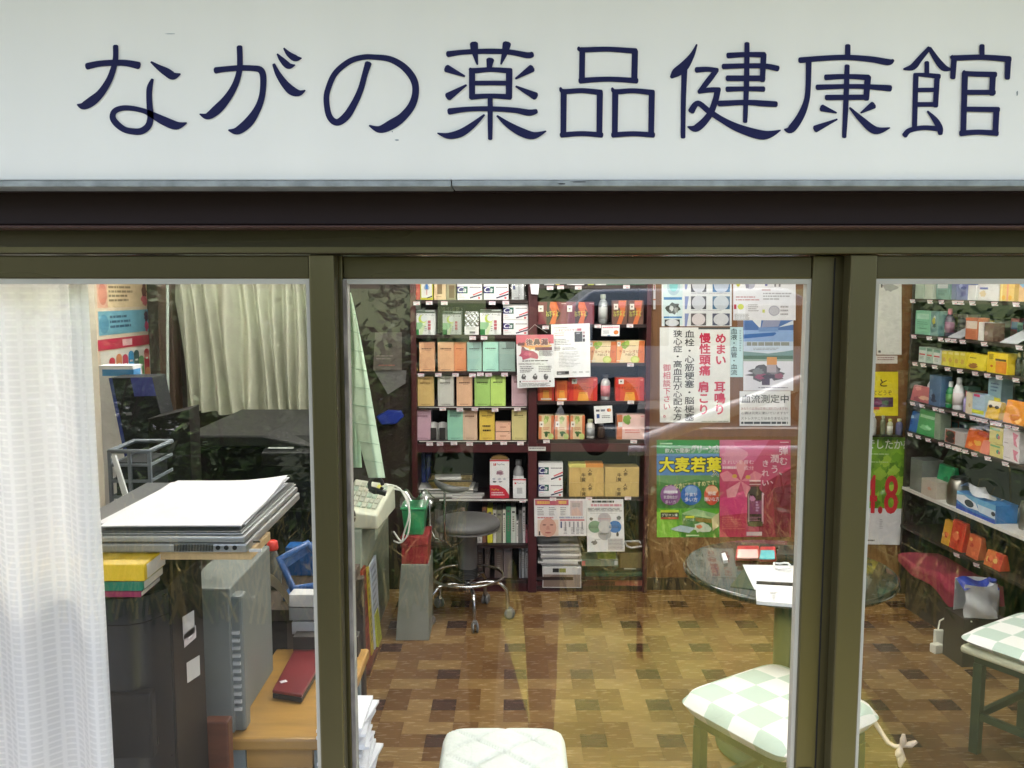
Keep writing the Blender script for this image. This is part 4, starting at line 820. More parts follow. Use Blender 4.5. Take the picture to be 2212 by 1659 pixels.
def a_green(f):
    f.rect(0, 0, 1, .14, (46, 142, 70)); f.rect(0, .14, 1, .36, (84, 134, 190)); f.rect(0, .36, 1, .70, (72, 130, 62)); f.poly([(0, .36), (1, .36), (1, .44), (.6, .40), (.3, .46), (0, .42)], (104, 150, 92)); f.rect(0, .70, 1, 1, (86, 168, 40)); f.poly([(0, .74), (.3, .7), (.36, 1), (0, 1)], (124, 196, 56)); f.poly([(.4, .92), (1, .84), (1, 1), (.4, 1)], (72, 150, 38))
    f.rect(.05, .03, .25, .045, (190, 224, 190)); f.text('飲んで健康!', .13, .085, .045, (226, 236, 226), wid=.40, bold=.01, out=(40, 70, 50)); f.text('グリーン末', .55, .055, .075, (40, 110, 60), wid=.45, bold=.02, out=(226, 238, 226))
    for i, ch in enumerate('大麦若葉'): f.text(ch, .045 + i * .252, .178, .145, (232, 222, 40), wid=.225, bold=.035, out=(34, 40, 40))
    f.text('入', .88, .305, .065, (40, 60, 40), wid=.11, bold=.01, out=(232, 236, 226)); f.text('こんな方におすすめです!', .13, .455, .055, (232, 230, 160), wid=.82, bold=.012, ang=.10, out=(50, 70, 46))
    for x, c, hl in ((.22, (132, 78, 140), (190, 150, 196)), (.55, (46, 104, 186), (140, 176, 220)), (.88, (206, 70, 50), (236, 176, 140))):
        f.ell(x, .56, .165 if x < .8 else .12, .105, c); f.ell(x, .51, .10, .045, hl)
    w = (236, 232, 240)
    f.text('外食が', .45, .535, .04, w, wid=.20, bold=.01); f.text('多い方', .45, .585, .045, w, wid=.20, bold=.015); f.text('野菜', .82, .525, .04, w, wid=.13, bold=.01); f.text('嫌いな方', .76, .58, .045, w, wid=.24, bold=.012); f.lines(.11, .515, .33, .55, 1, w, th=.8, ragged=0); f.text('飲酒機会が', .11, .565, .035, w, wid=.22); f.text('多い方', .13, .615, .035, w, wid=.18)
    f.rect(.06, .715, .35, .74, (186, 212, 40)); f.rect(.06, .74, .35, .79, (40, 62, 40)); f.text('グリーン末', .075, .75, .032, (236, 240, 230), wid=.26, bold=.015); f.rect(.06, .79, .35, .81, (176, 74, 50))
    f.poly([(.40, .75), (.60, .70), (.99, .76), (.88, .80), (.5, .79)], (150, 190, 136)); f.poly([(.40, .76), (.88, .80), (.86, .94), (.42, .90)], (66, 128, 60)); f.poly([(.88, .80), (1, .74), (1, .88), (.9, .93)], (206, 196, 150)); f.poly([(.62, .79), (.88, .81), (.88, .85), (.62, .83)], (140, 116, 40)); f.rect(.46, .775, .60, .80, (206, 214, 50)); f.text('グリーン末', .42, .80, .03, (230, 236, 222), wid=.18, bold=.012); f.blob(.72, .90, .14, .05, (206, 222, 196)); f.blob(.68, .885, .05, .02, (226, 130, 90)); f.poly([(.22, .91), (.38, .87), (.62, .90), (.52, .95), (.3, .93)], (170, 196, 206)); f.rect(.47, .97, .68, .983, (190, 220, 170))
poster('green poster with big yellow characters and three coloured balls', 68, 987, 434, 1556, (76, 150, 56), a_green)
def a_pink(f):
    f.poly([(0, 0), (.45, 0), (.3, .3), (0, .3)], (214, 120, 156)); f.poly([(.2, .02), (.7, .0), (.5, .22), (.3, .25)], (208, 96, 142)); f.poly([(.6, .45), (1, .3), (1, 1), (.55, 1)], (150, 30, 62)); f.poly([(.75, .5), (1, .45), (1, 1), (.8, 1)], (122, 26, 50)); f.blob(.2, .15, .16, .08, (220, 146, 172)); f.poly([(0, .75), (.4, .72), (.36, 1), (0, 1)], (190, 44, 84)); f.poly([(0, .6), (.45, .5), (.4, .75), (0, .78)], (214, 70, 124))
    for a in range(5):
        an = a * 1.256 + .3; f.poly([(.30, .42), (.30 + .25 * math.cos(an - .35), .42 - .17 * math.sin(an - .35)), (.30 + .32 * math.cos(an), .42 - .22 * math.sin(an)), (.30 + .25 * math.cos(an + .35), .42 - .17 * math.sin(an + .35))], (226, 150, 158) if a % 2 else (220, 128, 146))
    f.ell(.21, .37, .035, .02, (220, 170, 70)); f.ell(.4, .38, .035, .02, (220, 170, 70))
    w = (240, 206, 214)
    f.text('きれいを育む', .04, .205, .042, w, wid=.44, bold=.005); f.lines(.04, .27, .32, .30, 1, w, th=.8); f.text('成分', .34, .265, .042, w, wid=.14)
    f.vtext('弾む、', .90, .07, .13, .105, (236, 206, 214), .012); f.vtext('潤う、', .775, .15, .13, .108, (236, 206, 214), .012); f.vtext('きれい。', .645, .205, .11, .099, (236, 206, 214), .01)
    f.rect(.85, .02, .97, .028, w)
    f.rect(.42, .41, .58, .425, (236, 206, 206)); f.rect(.42, .425, .58, .475, (150, 60, 74)); f.rect(.42, .45, .58, .458, (226, 190, 190)); f.rect(.435, .475, .56, .50, (74, 34, 34)); f.poly([(.435, .50), (.56, .50), (.61, .54), (.62, .56), (.62, .86), (.58, .89), (.44, .89), (.39, .86), (.39, .56), (.40, .54)], (62, 40, 34)); f.rect(.40, .62, .60, .76, (134, 54, 100)); f.rect(.4, .55, .42, .86, (176, 150, 146)); f.rect(.595, .54, .62, .86, (214, 176, 186)); f.blob(.46, .6, .04, .03, (200, 130, 170)); f.lines(.51, .63, .56, .74, 4, (190, 150, 190), th=.7); f.lines(.42, .79, .59, .84, 3, (170, 110, 140)); f.rect(.4, .84, .61, .885, (90, 84, 54))
    f.rect(.38, .945, .60, .985, (222, 200, 206)); f.lines(.03, .79, .36, .93, 7, (226, 130, 120), th=.3, ragged=.5)
poster('crimson pink poster with a brown drink bottle and pale vertical lettering', 436, 987, 850, 1554, (192, 62, 104), a_pink)
sheet('wall_strip', 'white strip with red marks fixed on the mahogany upright edge', 'label strip', P(1411, 612, 5.045), P(1416, 612, 5.045), P(1416, 668, 5.045), P(1411, 668, 5.045), (226, 222, 216), lambda f: (f.rect(.2, .05, .8, .25, (180, 110, 100)), f.rect(0, .6, 1, .65, (206, 110, 50))))

# right of the doors' meeting stiles
Yc = lambda x: 1811.6 + x * .2352
Yv = lambda y: 585.3 + y * .2352
Gv = lambda y: 919.8 + y * .2352
poster('tall white sheet with a grey stamp on the ochre wall', 350, 60, 578, 768, (226, 226, 216), lambda f: (f.blob(.5, .12, .3, .05, (176, 176, 170)), f.rect(.17, .06, .23, .13, (90, 92, 88)), f.lines(.5, .975, .7, .98, 1, (120, 120, 116)), f.rect(.06, .945, .16, .975, (80, 82, 80))), Yc, Yv, skew=2)
poster('small white caption strip below the tall white sheet', 336, 778, 540, 850, (222, 216, 206), lambda f: f.lines(.1, .2, .9, .7, 2, (150, 110, 104)), Yc, Yv)
poster('bright yellow poster with black brush kana and a purple band', 262, 926, 546, 1330, (226, 208, 30), lambda f: (f.rect(0, .09, .24, .38, (160, 44, 40)), f.text('と', .42, .17, .16, (52, 46, 30), wid=.22, bold=.02), f.text('りてどうぞ', .05, .42, .11, (60, 54, 34), wid=.75), f.rect(0, .58, .84, .80, (74, 40, 70)), f.blob(.3, .69, .2, .07, (120, 50, 90)), f.blob(.6, .7, .12, .05, (70, 96, 70)), f.rect(0, .80, .4, .86, (190, 60, 44))), Yc, Yv)
def a_48(f):
    for k in range(34):
        f.blob(f.rnd.uniform(.05, .95), f.rnd.uniform(.04, .62), f.rnd.uniform(.06, .16), f.rnd.uniform(.03, .07), f.rnd.choice([(132, 176, 48), (110, 156, 40), (160, 196, 66), (92, 136, 36), (146, 184, 60)]))
    f.rect(0, .66, 1, 1, (226, 226, 226)); f.text('でしたか?', .03, .02, .085, (236, 240, 226), wid=.90, bold=.01)
    f.lines(.02, .15, .62, .17, 1, (190, 210, 160)); f.lines(.02, .225, .55, .24, 1, (190, 210, 160))
    f.text('4.8', -.02, .355, .35, (196, 44, 56), wid=.80, bold=.02); f.text('%', .70, .56, .05, (196, 70, 60), wid=.12); f.lines(.02, .955, .4, .97, 1, (110, 110, 110), th=.9); f.lines(.38, .76, .46, .86, 6, (180, 180, 180)); f.rect(0, .78, .06, .8, (80, 80, 80)); f.rect(0, .89, .05, .9, (80, 80, 80))
sheet('poster', 'green leaf poster with a large red 4.8 over white', 'poster', P(Yc(245), Gv(102), DW), P(Yc(640), Gv(108), DW), P(Yc(604), Gv(1086), DW), P(Yc(218), Gv(1086), DW), (120, 166, 44), a_48)
m = MB()
for k in range(12):
    m.box(P(Yc(300), 0, DW - .02).x, P(Yc(343) - k * .5, 0, DW - .02).x, CAM_Y + DW - .012, CAM_Y + DW - .002, P(0, Yv(100 + k * 66), DW).z, P(0, Yv(160 + k * 66), DW).z, pr((190, 196, 110) if k % 2 else (150, 176, 70)))
o = obj('paper_garland', m); tag(o, 'narrow yellow green paper garland hanging beside the tall white sheet', 'garland')

# ================================================================ counter shelf: papers, basket, payment stands, books
Kc = lambda x: 724.6 + x * .2688
Kv = lambda y: 947.6 + y * .2688
zF = ZL['F']; rp = random.Random(11)
def paper_stack(name, label, u0, u1, vt, zb, d, dep, n, cols, jit=.012, cat='magazines'):
    x0, x1 = P(u0, vt, d).x, P(u1, vt, d).x; z1 = P(u0, vt, d).z; y0 = CAM_Y + d
    t = empty(name, ((x0 + x1) / 2, y0 + dep / 2, zb)); tag(t, label, cat)
    h = (z1 - zb) / n
    for k in range(n):
        m = MB(); m.rbox(((x0 + x1) / 2 + rp.uniform(-jit, jit), y0 + dep / 2 + rp.uniform(0, jit), zb + h * k + .0004), (x1 - x0) * rp.uniform(.92, 1), dep * .95, h * .9, rp.uniform(-.05, .05), pr(*cols[k % len(cols)])); obj('magazine', m, t, bev=min(.001, h * .2), seg=1)
    return t
paper_stack('magazine_pile', 'pile of newspapers and leaflets under the wicker basket', Kc(660), Kc(1130), Kv(405), zF, 5.03, .2, 6, [(196, 194, 190), (222, 220, 214), (150, 150, 150), (212, 208, 204), (110, 110, 108), (226, 226, 222)])
wick = mat('wicker', (196, 168, 104), rough=.7, nz=.3, scale=60, bump=.6, bscale=140)
zw = P(0, Kv(403), 5.04).z
t = empty('wicker_basket', (P(Kc(925), 1050, 5.1).x, CAM_Y + 5.1, zw)); tag(t, 'shallow wicker basket with a dark rim on the newspapers', 'basket')
bx0, bx1 = P(Kc(785), 1050, 5.05).x, P(Kc(1065), 1050, 5.05).x
for k in range(5):
    z = zw + .006 + k * .011; g = .006 * k
    pts = [(bx0 - g, CAM_Y + 5.045 - g), (bx1 + g, CAM_Y + 5.045 - g), (bx1 + g, CAM_Y + 5.20), (bx0 - g, CAM_Y + 5.20)]
    m = MB(); m.tube([(*p, z) for p in pts], .0065, wick if k < 4 else pr(70, 58, 44), n=6, close=True); obj('woven_band', m, t)
m = MB(); m.box(bx0, bx1, CAM_Y + 5.05, CAM_Y + 5.19, zw + .001, zw + .006, wick); obj('bottom', m, t)
m = MB(); m.rbox(((bx0 + bx1) / 2 - .02, CAM_Y + 5.12, zw + .008), .15, .10, .05, .1, pr(214, 212, 208)); o = obj('leaflet_bundle', m, bev=.001, seg=1); tag(o, 'bundle of pale leaflets inside the wicker basket', 'leaflets')
paper_stack('leaflet_pile', 'flat leaflets spread in front of the payment stand', Kc(935), Kc(1200), Kv(452), zF, 5.015, .06, 2, [(214, 212, 210), (176, 174, 172)])
def a_pay(f):
    f.rect(0, 0, 1, .04, (206, 44, 60)); f.rect(.18, .09, .32, .15, (206, 44, 60)); f.text('P', .21, .095, .045, (240, 240, 240), wid=.06, bold=.02); f.text('PayPay', .36, .095, .055, (90, 90, 96), wid=.42); f.blob(.5, .34, .2, .06, (176, 150, 160)); f.rect(.36, .31, .64, .37, (140, 100, 116))
    for x in (.2, .5, .75): f.blob(x, .5, .08, .03, (190, 196, 206))
    f.blob(.25, .57, .1, .02, (70, 70, 74)); f.blob(.55, .57, .1, .02, (150, 150, 156)); f.poly([(0, .66), (.45, .66), (.8, .76), (1, .92), (1, 1), (0, 1)], (204, 40, 64)); f.text('PayPay', .08, .75, .06, (236, 190, 80), wid=.40, bold=.02); f.lines(.08, .84, .8, .95, 2, (236, 206, 212), th=.6)
carton('payment_stand', 'tall white and red payment stand with a rounded gold top', 'stand', Kc(1241), Kc(1396), Kv(170), zF, dep=.05, col=(238, 238, 238), art=a_pay)
m = MB(); c_ = P(Kc(1318), Kv(170), 5.03); m.prism([c_ + Vector((.04 * math.cos(a) * 1.25, .004, .026 * math.sin(a) + .0006)) for a in [math.pi * k / 10 for k in range(11)]], (0, .03, 0), pr(150, 120, 66)); o = obj('gold_card', m); tag(o, 'rounded gold brown card standing behind the tall payment stand', 'card')
m.v = m.v
carton('payment_card', 'small white payment card with a red top edge', 'card', Kc(1427), Kc(1532), Kv(325), zF, d=5.02, dep=.02, col=(238, 238, 238), art=lambda f: (f.rect(0, 0, 1, .06, (206, 44, 70)), f.rect(.12, .17, .26, .26, (206, 44, 60)), f.text('PayPay', .32, .175, .075, (90, 90, 96), wid=.5), f.rect(.3, .44, .72, .75, (196, 196, 198))))
jar('grey_bottle', 'grey lidded canister behind the small payment card', Kc(1472), Kv(168), zF, 5.09, .03, (150, 150, 152), (90, 90, 92), (206, 206, 206))
for k, (x, h) in enumerate(((690, 215), (730, 170))):
    carton('blue_folder', ('tall' if k == 0 else 'short') + ' dark blue folder leaning at the back of the counter niche', 'folder', Kc(x), Kc(x + 32), Kv(120 + k * 10), zF, d=5.2, dep=.1, col=(44, 56, 130))
# books
for (x0, x1, yt, c, l, row) in ((1012, 1040, 552, (150, 120, 110), 'brown', 'G'), (1140, 1178, 790, (210, 208, 206), 'fallen white', 'G'), (1180, 1214, 548, (136, 92, 70), 'brown spined', 'G'), (1219, 1262, 560, (222, 214, 60), 'bright yellow', 'G'), (1266, 1292, 572, (222, 218, 206), 'thin cream', 'G'), (1296, 1336, 576, (150, 150, 130), 'olive grey', 'G'), (1344, 1368, 572, (226, 222, 210), 'narrow ivory', 'G'), (1372, 1408, 545, (66, 140, 100), 'tall green', 'G'), (1411, 1450, 552, (206, 212, 204), 'tall striped', 'G'), (1453, 1470, 660, (226, 224, 222), 'low white', 'G'), (1474, 1500, 575, (120, 120, 118), 'dark grey', 'G'), (1504, 1526, 548, (206, 204, 206), 'light grey', 'G'), (1529, 1544, 740, (186, 90, 110), 'small pink', 'G'),
    (1140, 1190, 870, (70, 56, 54), 'dull brown', 'H'), (1200, 1240, 868, (96, 80, 76), 'taupe', 'H'), (1280, 1350, 872, (104, 88, 84), 'wide mauve grey', 'H'), (1354, 1420, 876, (124, 112, 112), 'wide ash grey', 'H'), (1476, 1492, 900, (110, 116, 126), 'thin slate', 'H'), (1497, 1519, 868, (176, 178, 184), 'thin silver', 'H'), (1526, 1550, 880, (186, 188, 194), 'last thin silver', 'H')):
    carton('book', l + ' book on the ' + ('upper' if row == 'G' else 'lower') + ' book shelf behind the stool', 'book', Kc(x0), Kc(x1), Kv(yt), ZL[row], d=5.05, dep=.14, col=c, group='books under the counter shelf', art=(lambda f: (f.rect(.2, .1, .8, .16, (90, 90, 90)), f.lines(.3, .25, .7, .7, 7, (130, 120, 110), th=.6, ragged=0))))
for k in range(7):
    x = 760 + k * 36
    carton('book', 'dark spined book in the shadowed row left of the stool column', 'book', Kc(x), Kc(x + 32), Kv(575 + rp.randint(-15, 25)), ZL['G'], d=5.06, dep=.14, col=rp.choice([(74, 60, 56), (96, 90, 86), (60, 52, 50), (120, 112, 104)]), group='dark books left of the stool')
# right lower bay
paper_stack('magazine_pile', 'tall pile of white and grey magazines under the face flyer', Qc(218), Qc(598), Qv(975), ZR['G'] + .062, 5.02, .22, 11, [(150, 150, 152), (206, 206, 206), (222, 222, 220), (130, 130, 132), (196, 196, 196), (236, 236, 236)])
t = carton('document_tray', 'low silver tray with a brown card holding the magazine pile', 'tray', Qc(248), Qc(604), Qv(1182), zs(1268, 5.02), d=5.01, dep=.26, col=(206, 206, 208), art=lambda f: (f.rect(.02, .35, .98, .97, (150, 134, 124)), f.poly([(.02, .6), (.3, .36), (.62, .36), (.62, .97), (.02, .97)], (126, 108, 98)), f.rect(.26, .05, .42, .25, (40, 40, 38)), f.rect(.43, .05, .6, .25, (130, 136, 70)), f.rect(0, .97, 1, 1, (226, 226, 228))))
for (x0, x1, y0, y1, c, l) in ((602, 780, 1110, 1172, (122, 140, 116), 'grey green flat pouch with a pink tab'), (780, 942, 1108, 1165, (140, 154, 138), 'pale green flat pouch with white label')):
    carton('flat_pouch', l + ' in the lower bay', 'pouch', Qc(x0), Qc(x1), Qv(y0), zs(947.6 + 1172 * .2352 - .1, 5.03), d=5.03, dep=.14, col=c, art=lambda f: f.rect(.02, .2, .2, .9, (206, 110, 110)) if x0 < 700 else f.rect(.78, .2, .96, .8, (222, 226, 220)))
carton('book', 'lime green booklet lying on the flat pouches', 'book', Qc(752), Qc(920), Qv(1052), zs(947.6 + 1108 * .2352, 5.03), d=5.035, dep=.13, col=(140, 170, 50))
carton('wooden_box', 'olive wooden box in the lower bay under the framed picture', 'box', Qc(955), Qc(1168), Qv(1050), zs(947.6 + 1200 * .2352, 5.03), d=5.05, dep=.16, col=(120, 104, 66))
z_ = zs(947.6 + 1350 * .2352, 5.02)
carton('book', 'thick rust red book at the bottom of the lower bay', 'book', Qc(655), Qc(1168), Qv(1275), z_, d=5.02, dep=.2, col=(150, 84, 66))
carton('book', 'dark green flat book lying on the rust red book', 'book', Qc(640), Qc(1166), Qv(1235), P(0, Qv(1275), 5.02).z, d=5.022, dep=.2, col=(52, 78, 56))
carton('carton', 'dark storage carton between the green book and flat pouches', 'carton', Qc(610), Qc(1160), Qv(1172), P(0, Qv(1235), 5.022).z + .0008, d=5.06, dep=.14, col=(58, 62, 48), art=lambda f: f.rect(.7, .1, .9, .6, (206, 206, 200)))
m = MB(); m.box(BR[0], BR[1], ys + .015, ydeep - .015, z_ - .02, z_ - .0005, mahod); obj('shelf_board', m, SH)
t = empty('picture_frame', P(Qc(1080), Qv(1000), 5.06)); tag(t, 'small white frame with a brown photo lying on the olive box', 'picture frame')
fp = [P(Qc(1000), Qv(945), 5.10), P(Qc(1125), Qv(940), 5.12), P(Qc(1172), Qv(985), 5.06), P(Qc(1060), Qv(1003), 5.04), P(Qc(1020), Qv(988), 5.05)]
m = MB(); m.tube(fp, .006, pr(232, 232, 230), n=6, close=True); obj('frame', m, t)
m = MB(); m.face([p - Z3 * .002 for p in fp], pr(110, 84, 44)); obj('photo', m, t)

zl_ = P(0, 943, 4.98).z
m = MB(); m.box(P(1862, 940, 4.98).x, P(1956, 940, 4.98).x, CAM_Y + 5.005, CAM_Y + DW - .003, zl_ - .006, zl_, mahod); o = obj('wall_ledge', m, bev=.002); tag(o, 'narrow dark ledge with small bottles above the leaf poster', 'shelf')
for u, vt, r, b, c, bd, l in ((1885, 893, .026, (196, 196, 192), (226, 226, 230), None, 'white capped grey bottle'), (1908, 898, .016, (110, 112, 84), (150, 150, 120), None, 'slim olive bottle'), (1923, 905, .018, (190, 192, 160), (206, 204, 90), (214, 216, 200), 'pale bottle with a yellow cap'), (1943, 905, .021, (96, 96, 130), (200, 204, 150), None, 'violet grey bottle with a cream cap')):
    jar('small_bottle', l + ' on the ledge above the leaf poster', u, vt, zl_, 5.03, r * .9, b, c, bd)

# ================================================================ swivel stool
chrome = mat('chrome', (206, 206, 206), rough=.16, metal=1.0, nz=.05)
vinyl = mat('grey_vinyl', (92, 92, 92), rough=.42, nz=.1, scale=14, bump=.06, bscale=220)
gplast = mat('grey_plastic', (120, 120, 120), rough=.5, nz=.1)
blk = mat('black_plastic', (30, 31, 32), rough=.42, nz=.15, scale=12)
sx, sy = P(1010, 1200, 4.62).x, CAM_Y + 4.62
zseat = P(0, 1118, 4.62).z
ST = empty('swivel_stool', (sx, sy, 0)); tag(ST, 'grey swivel stool on chrome castor legs before the book shelves', 'stool')
r_ = .172
m = MB(); m.lathe((sx, sy, zseat - .052), [(r_ * .93, 0), (r_ * .99, .006), (r_, .018), (r_ * .985, .034), (r_ * .9, .046), (r_ * .6, .054), (r_ * .2, .056)], vinyl, n=40); obj('seat', m, ST)
m = MB(); m.lathe((sx, sy, zseat - .064), [(r_ * .9, 0), (r_ * .95, .003), (r_ * .95, .0115)], gplast, n=40); obj('seat_rim', m, ST)
zr = P(0, 1243, 4.62).z
m = MB(); m.lathe((sx, sy, zr + .03), [(.045, 0), (.05, .02), (.05, zseat - zr - .10), (.056, zseat - zr - .095)], vinyl, n=24); obj('column_cover', m, ST)
m = MB()
for k in range(6): m.lathe((sx, sy, zr - .01 + k * .009), [(.048, 0), (.052, .003), (.052, .006), (.048, .0085)], blk, n=20)
obj('bellows', m, ST)
m = MB(); m.lathe((sx, sy, zr - .10), [(.012, 0), (.02, .03), (.018, .09)], chrome, n=14); obj('spindle', m, ST)
m = MB(); m.tube([(sx + .188 * math.cos(a), sy + .188 * math.sin(a), zr) for a in [2 * math.pi * k / 48 for k in range(48)]], .008, chrome, n=8, close=True); obj('foot_ring', m, ST)
for k in range(5):
    a = R(-78 + 72 * k); ca, sa = math.cos(a), math.sin(a)
    m = MB(); m.tube([(sx + .02 * ca, sy + .02 * sa, zr - .045), (sx + .10 * ca, sy + .10 * sa, zr - .03), (sx + .17 * ca, sy + .17 * sa, zr - .035), (sx + .205 * ca, sy + .205 * sa, zr - .07), (sx + .212 * ca, sy + .212 * sa, zr - .12), (sx + .212 * ca, sy + .212 * sa, .05)], .0105, chrome, n=9); lg = obj('leg', m, ST)
    m = MB(); c = Vector((sx + .222 * ca, sy + .222 * sa, .028)); ax = Vector((-sa, ca, 0))
    for q in (-.017, .006):
        m.tube([c + ax * q, c + ax * (q + .004), c + ax * (q + .009), c + ax * (q + .011)], [.018, .028, .028, .02], gplast, n=16)
    m.tube([c + Z3 * .018, c + Z3 * .034], .012, gplast, n=10); obj('castor', m, lg)
zbk = P(0, 1052, 4.5).z
arc = [Vector((P(930 + 8 * 0, 0, 4.55).x + .17 * (k / 10), sy - .14 - .07 * math.sin(math.pi * k / 10) + .05, zbk + .03 - .045 * (k / 10) ** .5)) for k in range(11)]
m = MB(); m.tube(arc, [.008, .014, .018, .019, .019, .019, .018, .017, .016, .013, .008], vinyl, n=10); obj('backrest', m, ST)
xb = P(962, 1100, 4.5).x
m = MB(); m.tube([(xb, sy - .15, zbk - .01), (xb, sy - .17, zseat + .04), (xb + .005, sy - .17, zseat - .07), (xb + .03, sy - .15, zseat - .11), (xb + .07, sy - .11, zseat - .10), (sx, sy - .03, zseat - .075)], .006, chrome, n=8); obj('backrest_bar', m, ST)
m = MB(); m.tube([(xb - .09, sy - .02, zbk - .08), (xb - .085, sy - .05, zseat - .04), (xb - .06, sy - .08, zseat - .09), (xb - .01, sy - .09, zseat - .10)], .005, chrome, n=8); obj('lever_bar', m, ST)

# ================================================================ round table and what lies on it
tabm = mat('dark_green_table_gloss', (36, 46, 40), rough=.16, nz=.15, scale=8, coat=.6)
greenleg = mat('green_painted_steel', (58, 84, 56), rough=.4, nz=.12)
tz = .70; tcx, tcy, tr_ = 1.03, CAM_Y + 3.27, .385
TB = empty('round_table', (tcx, tcy, 0)); tag(TB, 'round glossy dark green table below the pink poster', 'table')
m = MB(); m.lathe((tcx, tcy, tz - .03), [(tr_ - .02, 0), (tr_ - .004, .006), (tr_, .014), (tr_, .022), (tr_ - .006, .0285), (tr_ - .014, .03)], tabm, n=72); obj('table_top', m, TB)
m = MB(); m.tube([(tcx, tcy, .03), (tcx, tcy, tz - .03)], .045, greenleg, n=20); obj('pedestal', m, TB)
m = MB(); m.lathe((tcx, tcy, 0), [(.24, 0), (.25, .008), (.22, .02), (.06, .035), (.05, .05)], greenleg, n=40); obj('base', m, TB)
def ontab(u, v): return floor_pt(u, v, tz)
def flat_on(name, label, cat, pts, h, col, z=tz, art=None, rough=.45):
    q = [floor_pt(u, v, z) for u, v in pts]
    m = MB(); m.prism([p + Z3 * .0006 for p in q], (0, 0, h), pr(*col, rough=rough)); o = obj(name, m, base=tuple(sum(q, Vector()) / len(q))); tag(o, label, cat)
    return o
flat_on('clear_folder', 'clear file with a lime edge under the white papers', 'folder', [(1577, 1268), (1612, 1222), (1760, 1226), (1760, 1292)], .0015, (60, 74, 52))
o = flat_on('paper_sheet', 'large white sheet lying on the round table', 'paper', [(1630, 1275), (1604, 1221), (1770, 1224), (1790, 1284)], .002, (236, 238, 238), tz + .0022)
o = flat_on('booklet', 'white booklet with a grey caption on the round table edge', 'booklet', [(1634, 1306), (1632, 1266), (1770, 1272), (1780, 1318)], .012, (238, 239, 239), tz + .0048)
q0, q1, q2 = floor_pt(1632, 1266, tz + .0175), floor_pt(1770, 1272, tz + .0175), floor_pt(1634, 1306, tz + .0175)
f = Flat(q0 + Z3 * 0, q1 - q0, q2 - q0, Z3, (q1 - q0).length, (q2 - q0).length); f.lines(.22, .3, .34, .45, 2, (150, 150, 150)).lines(.25, .5, .30, .8, 4, (180, 180, 180)); f.done(o)
flat_on('ruler', 'black ruler lying across the white papers', 'ruler', [(1634, 1262), (1634, 1257), (1770, 1264), (1770, 1269)], .003, (40, 40, 40), tz + .0175)
redp = pr(190, 30, 44, rough=.3)
t = empty('pencil_case', ontab(1632, 1203)); tag(t, 'open red case with pink and teal contents on the round table', 'case')
for (u0, u1, v0, v1, c, l) in ((1591, 1638, 1193, 1209, (240, 196, 190), 'pink_pad'), (1640, 1674, 1195, 1211, (96, 190, 196), 'teal_pad')):
    a, b, c_, d_ = floor_pt(u0 - 3, v1 + 4, tz), floor_pt(u1 + 3, v1 + 4, tz), floor_pt(u1 + 1, v0 - 3, tz), floor_pt(u0 + 1, v0 - 3, tz)
    m = MB(); m.prism([p + Z3 * .0005 for p in (a, b, c_, d_)], (0, 0, .022), redp); obj('shell', m, t, bev=.005)
    a, b, c_, d_ = floor_pt(u0, v1 - 2, tz + .0225), floor_pt(u1, v1 - 2, tz + .0225), floor_pt(u1 - 1, v0 - 4, tz + .0225), floor_pt(u0 + 3, v0 - 4, tz + .0225)
    m = MB(); m.prism([a, b, c_, d_], (0, 0, .006), pr(*c)); obj(l, m, t, bev=.003)
flat_on('small_tube', 'small white tube lying alone on the dark table', 'tube', [(1563, 1218), (1558, 1202), (1566, 1200), (1572, 1216)], .012, (236, 238, 236))
t = flat_on('remote_control', 'black remote control with small keys behind the red case', 'remote control', [(1640, 1189), (1642, 1183), (1760, 1187), (1760, 1194)], .014, (24, 24, 26))
m = MB()
for k in range(7):
    p = floor_pt(1652 + k * 9, 1188 + k * .4, tz + .0150); m.box(p.x, p.x + .007, p.y, p.y + .006, p.z, p.z + .002, pr(*((160, 190, 180), (206, 206, 200), (196, 190, 90))[k % 3]))
obj('keys', m, t)
m = MB(); a, b = floor_pt(1640, 1215, tz), floor_pt(1790, 1200, tz); m.prism([floor_pt(1676, 1214, tz) + Z3 * .0005, floor_pt(1790, 1216, tz) + Z3 * .0005, floor_pt(1780, 1196, tz) + Z3 * .0005, floor_pt(1682, 1196, tz) + Z3 * .0005], (0, 0, .03), blk); o = obj('black_case', m, bev=.004); tag(o, 'flat black case on the round table beside the red one', 'case')
m = MB(); p = floor_pt(1690, 1228, tz + .004); m.tube([p + Vector((.05 * math.cos(a) * .6, .04 * math.sin(a), .01 + .004 * math.sin(3 * a))) for a in [k * .5 for k in range(12)]], .004, pr(230, 232, 232), n=6); o = obj('rolled_cable', m); tag(o, 'small coiled white cable on the large white sheet', 'cable')

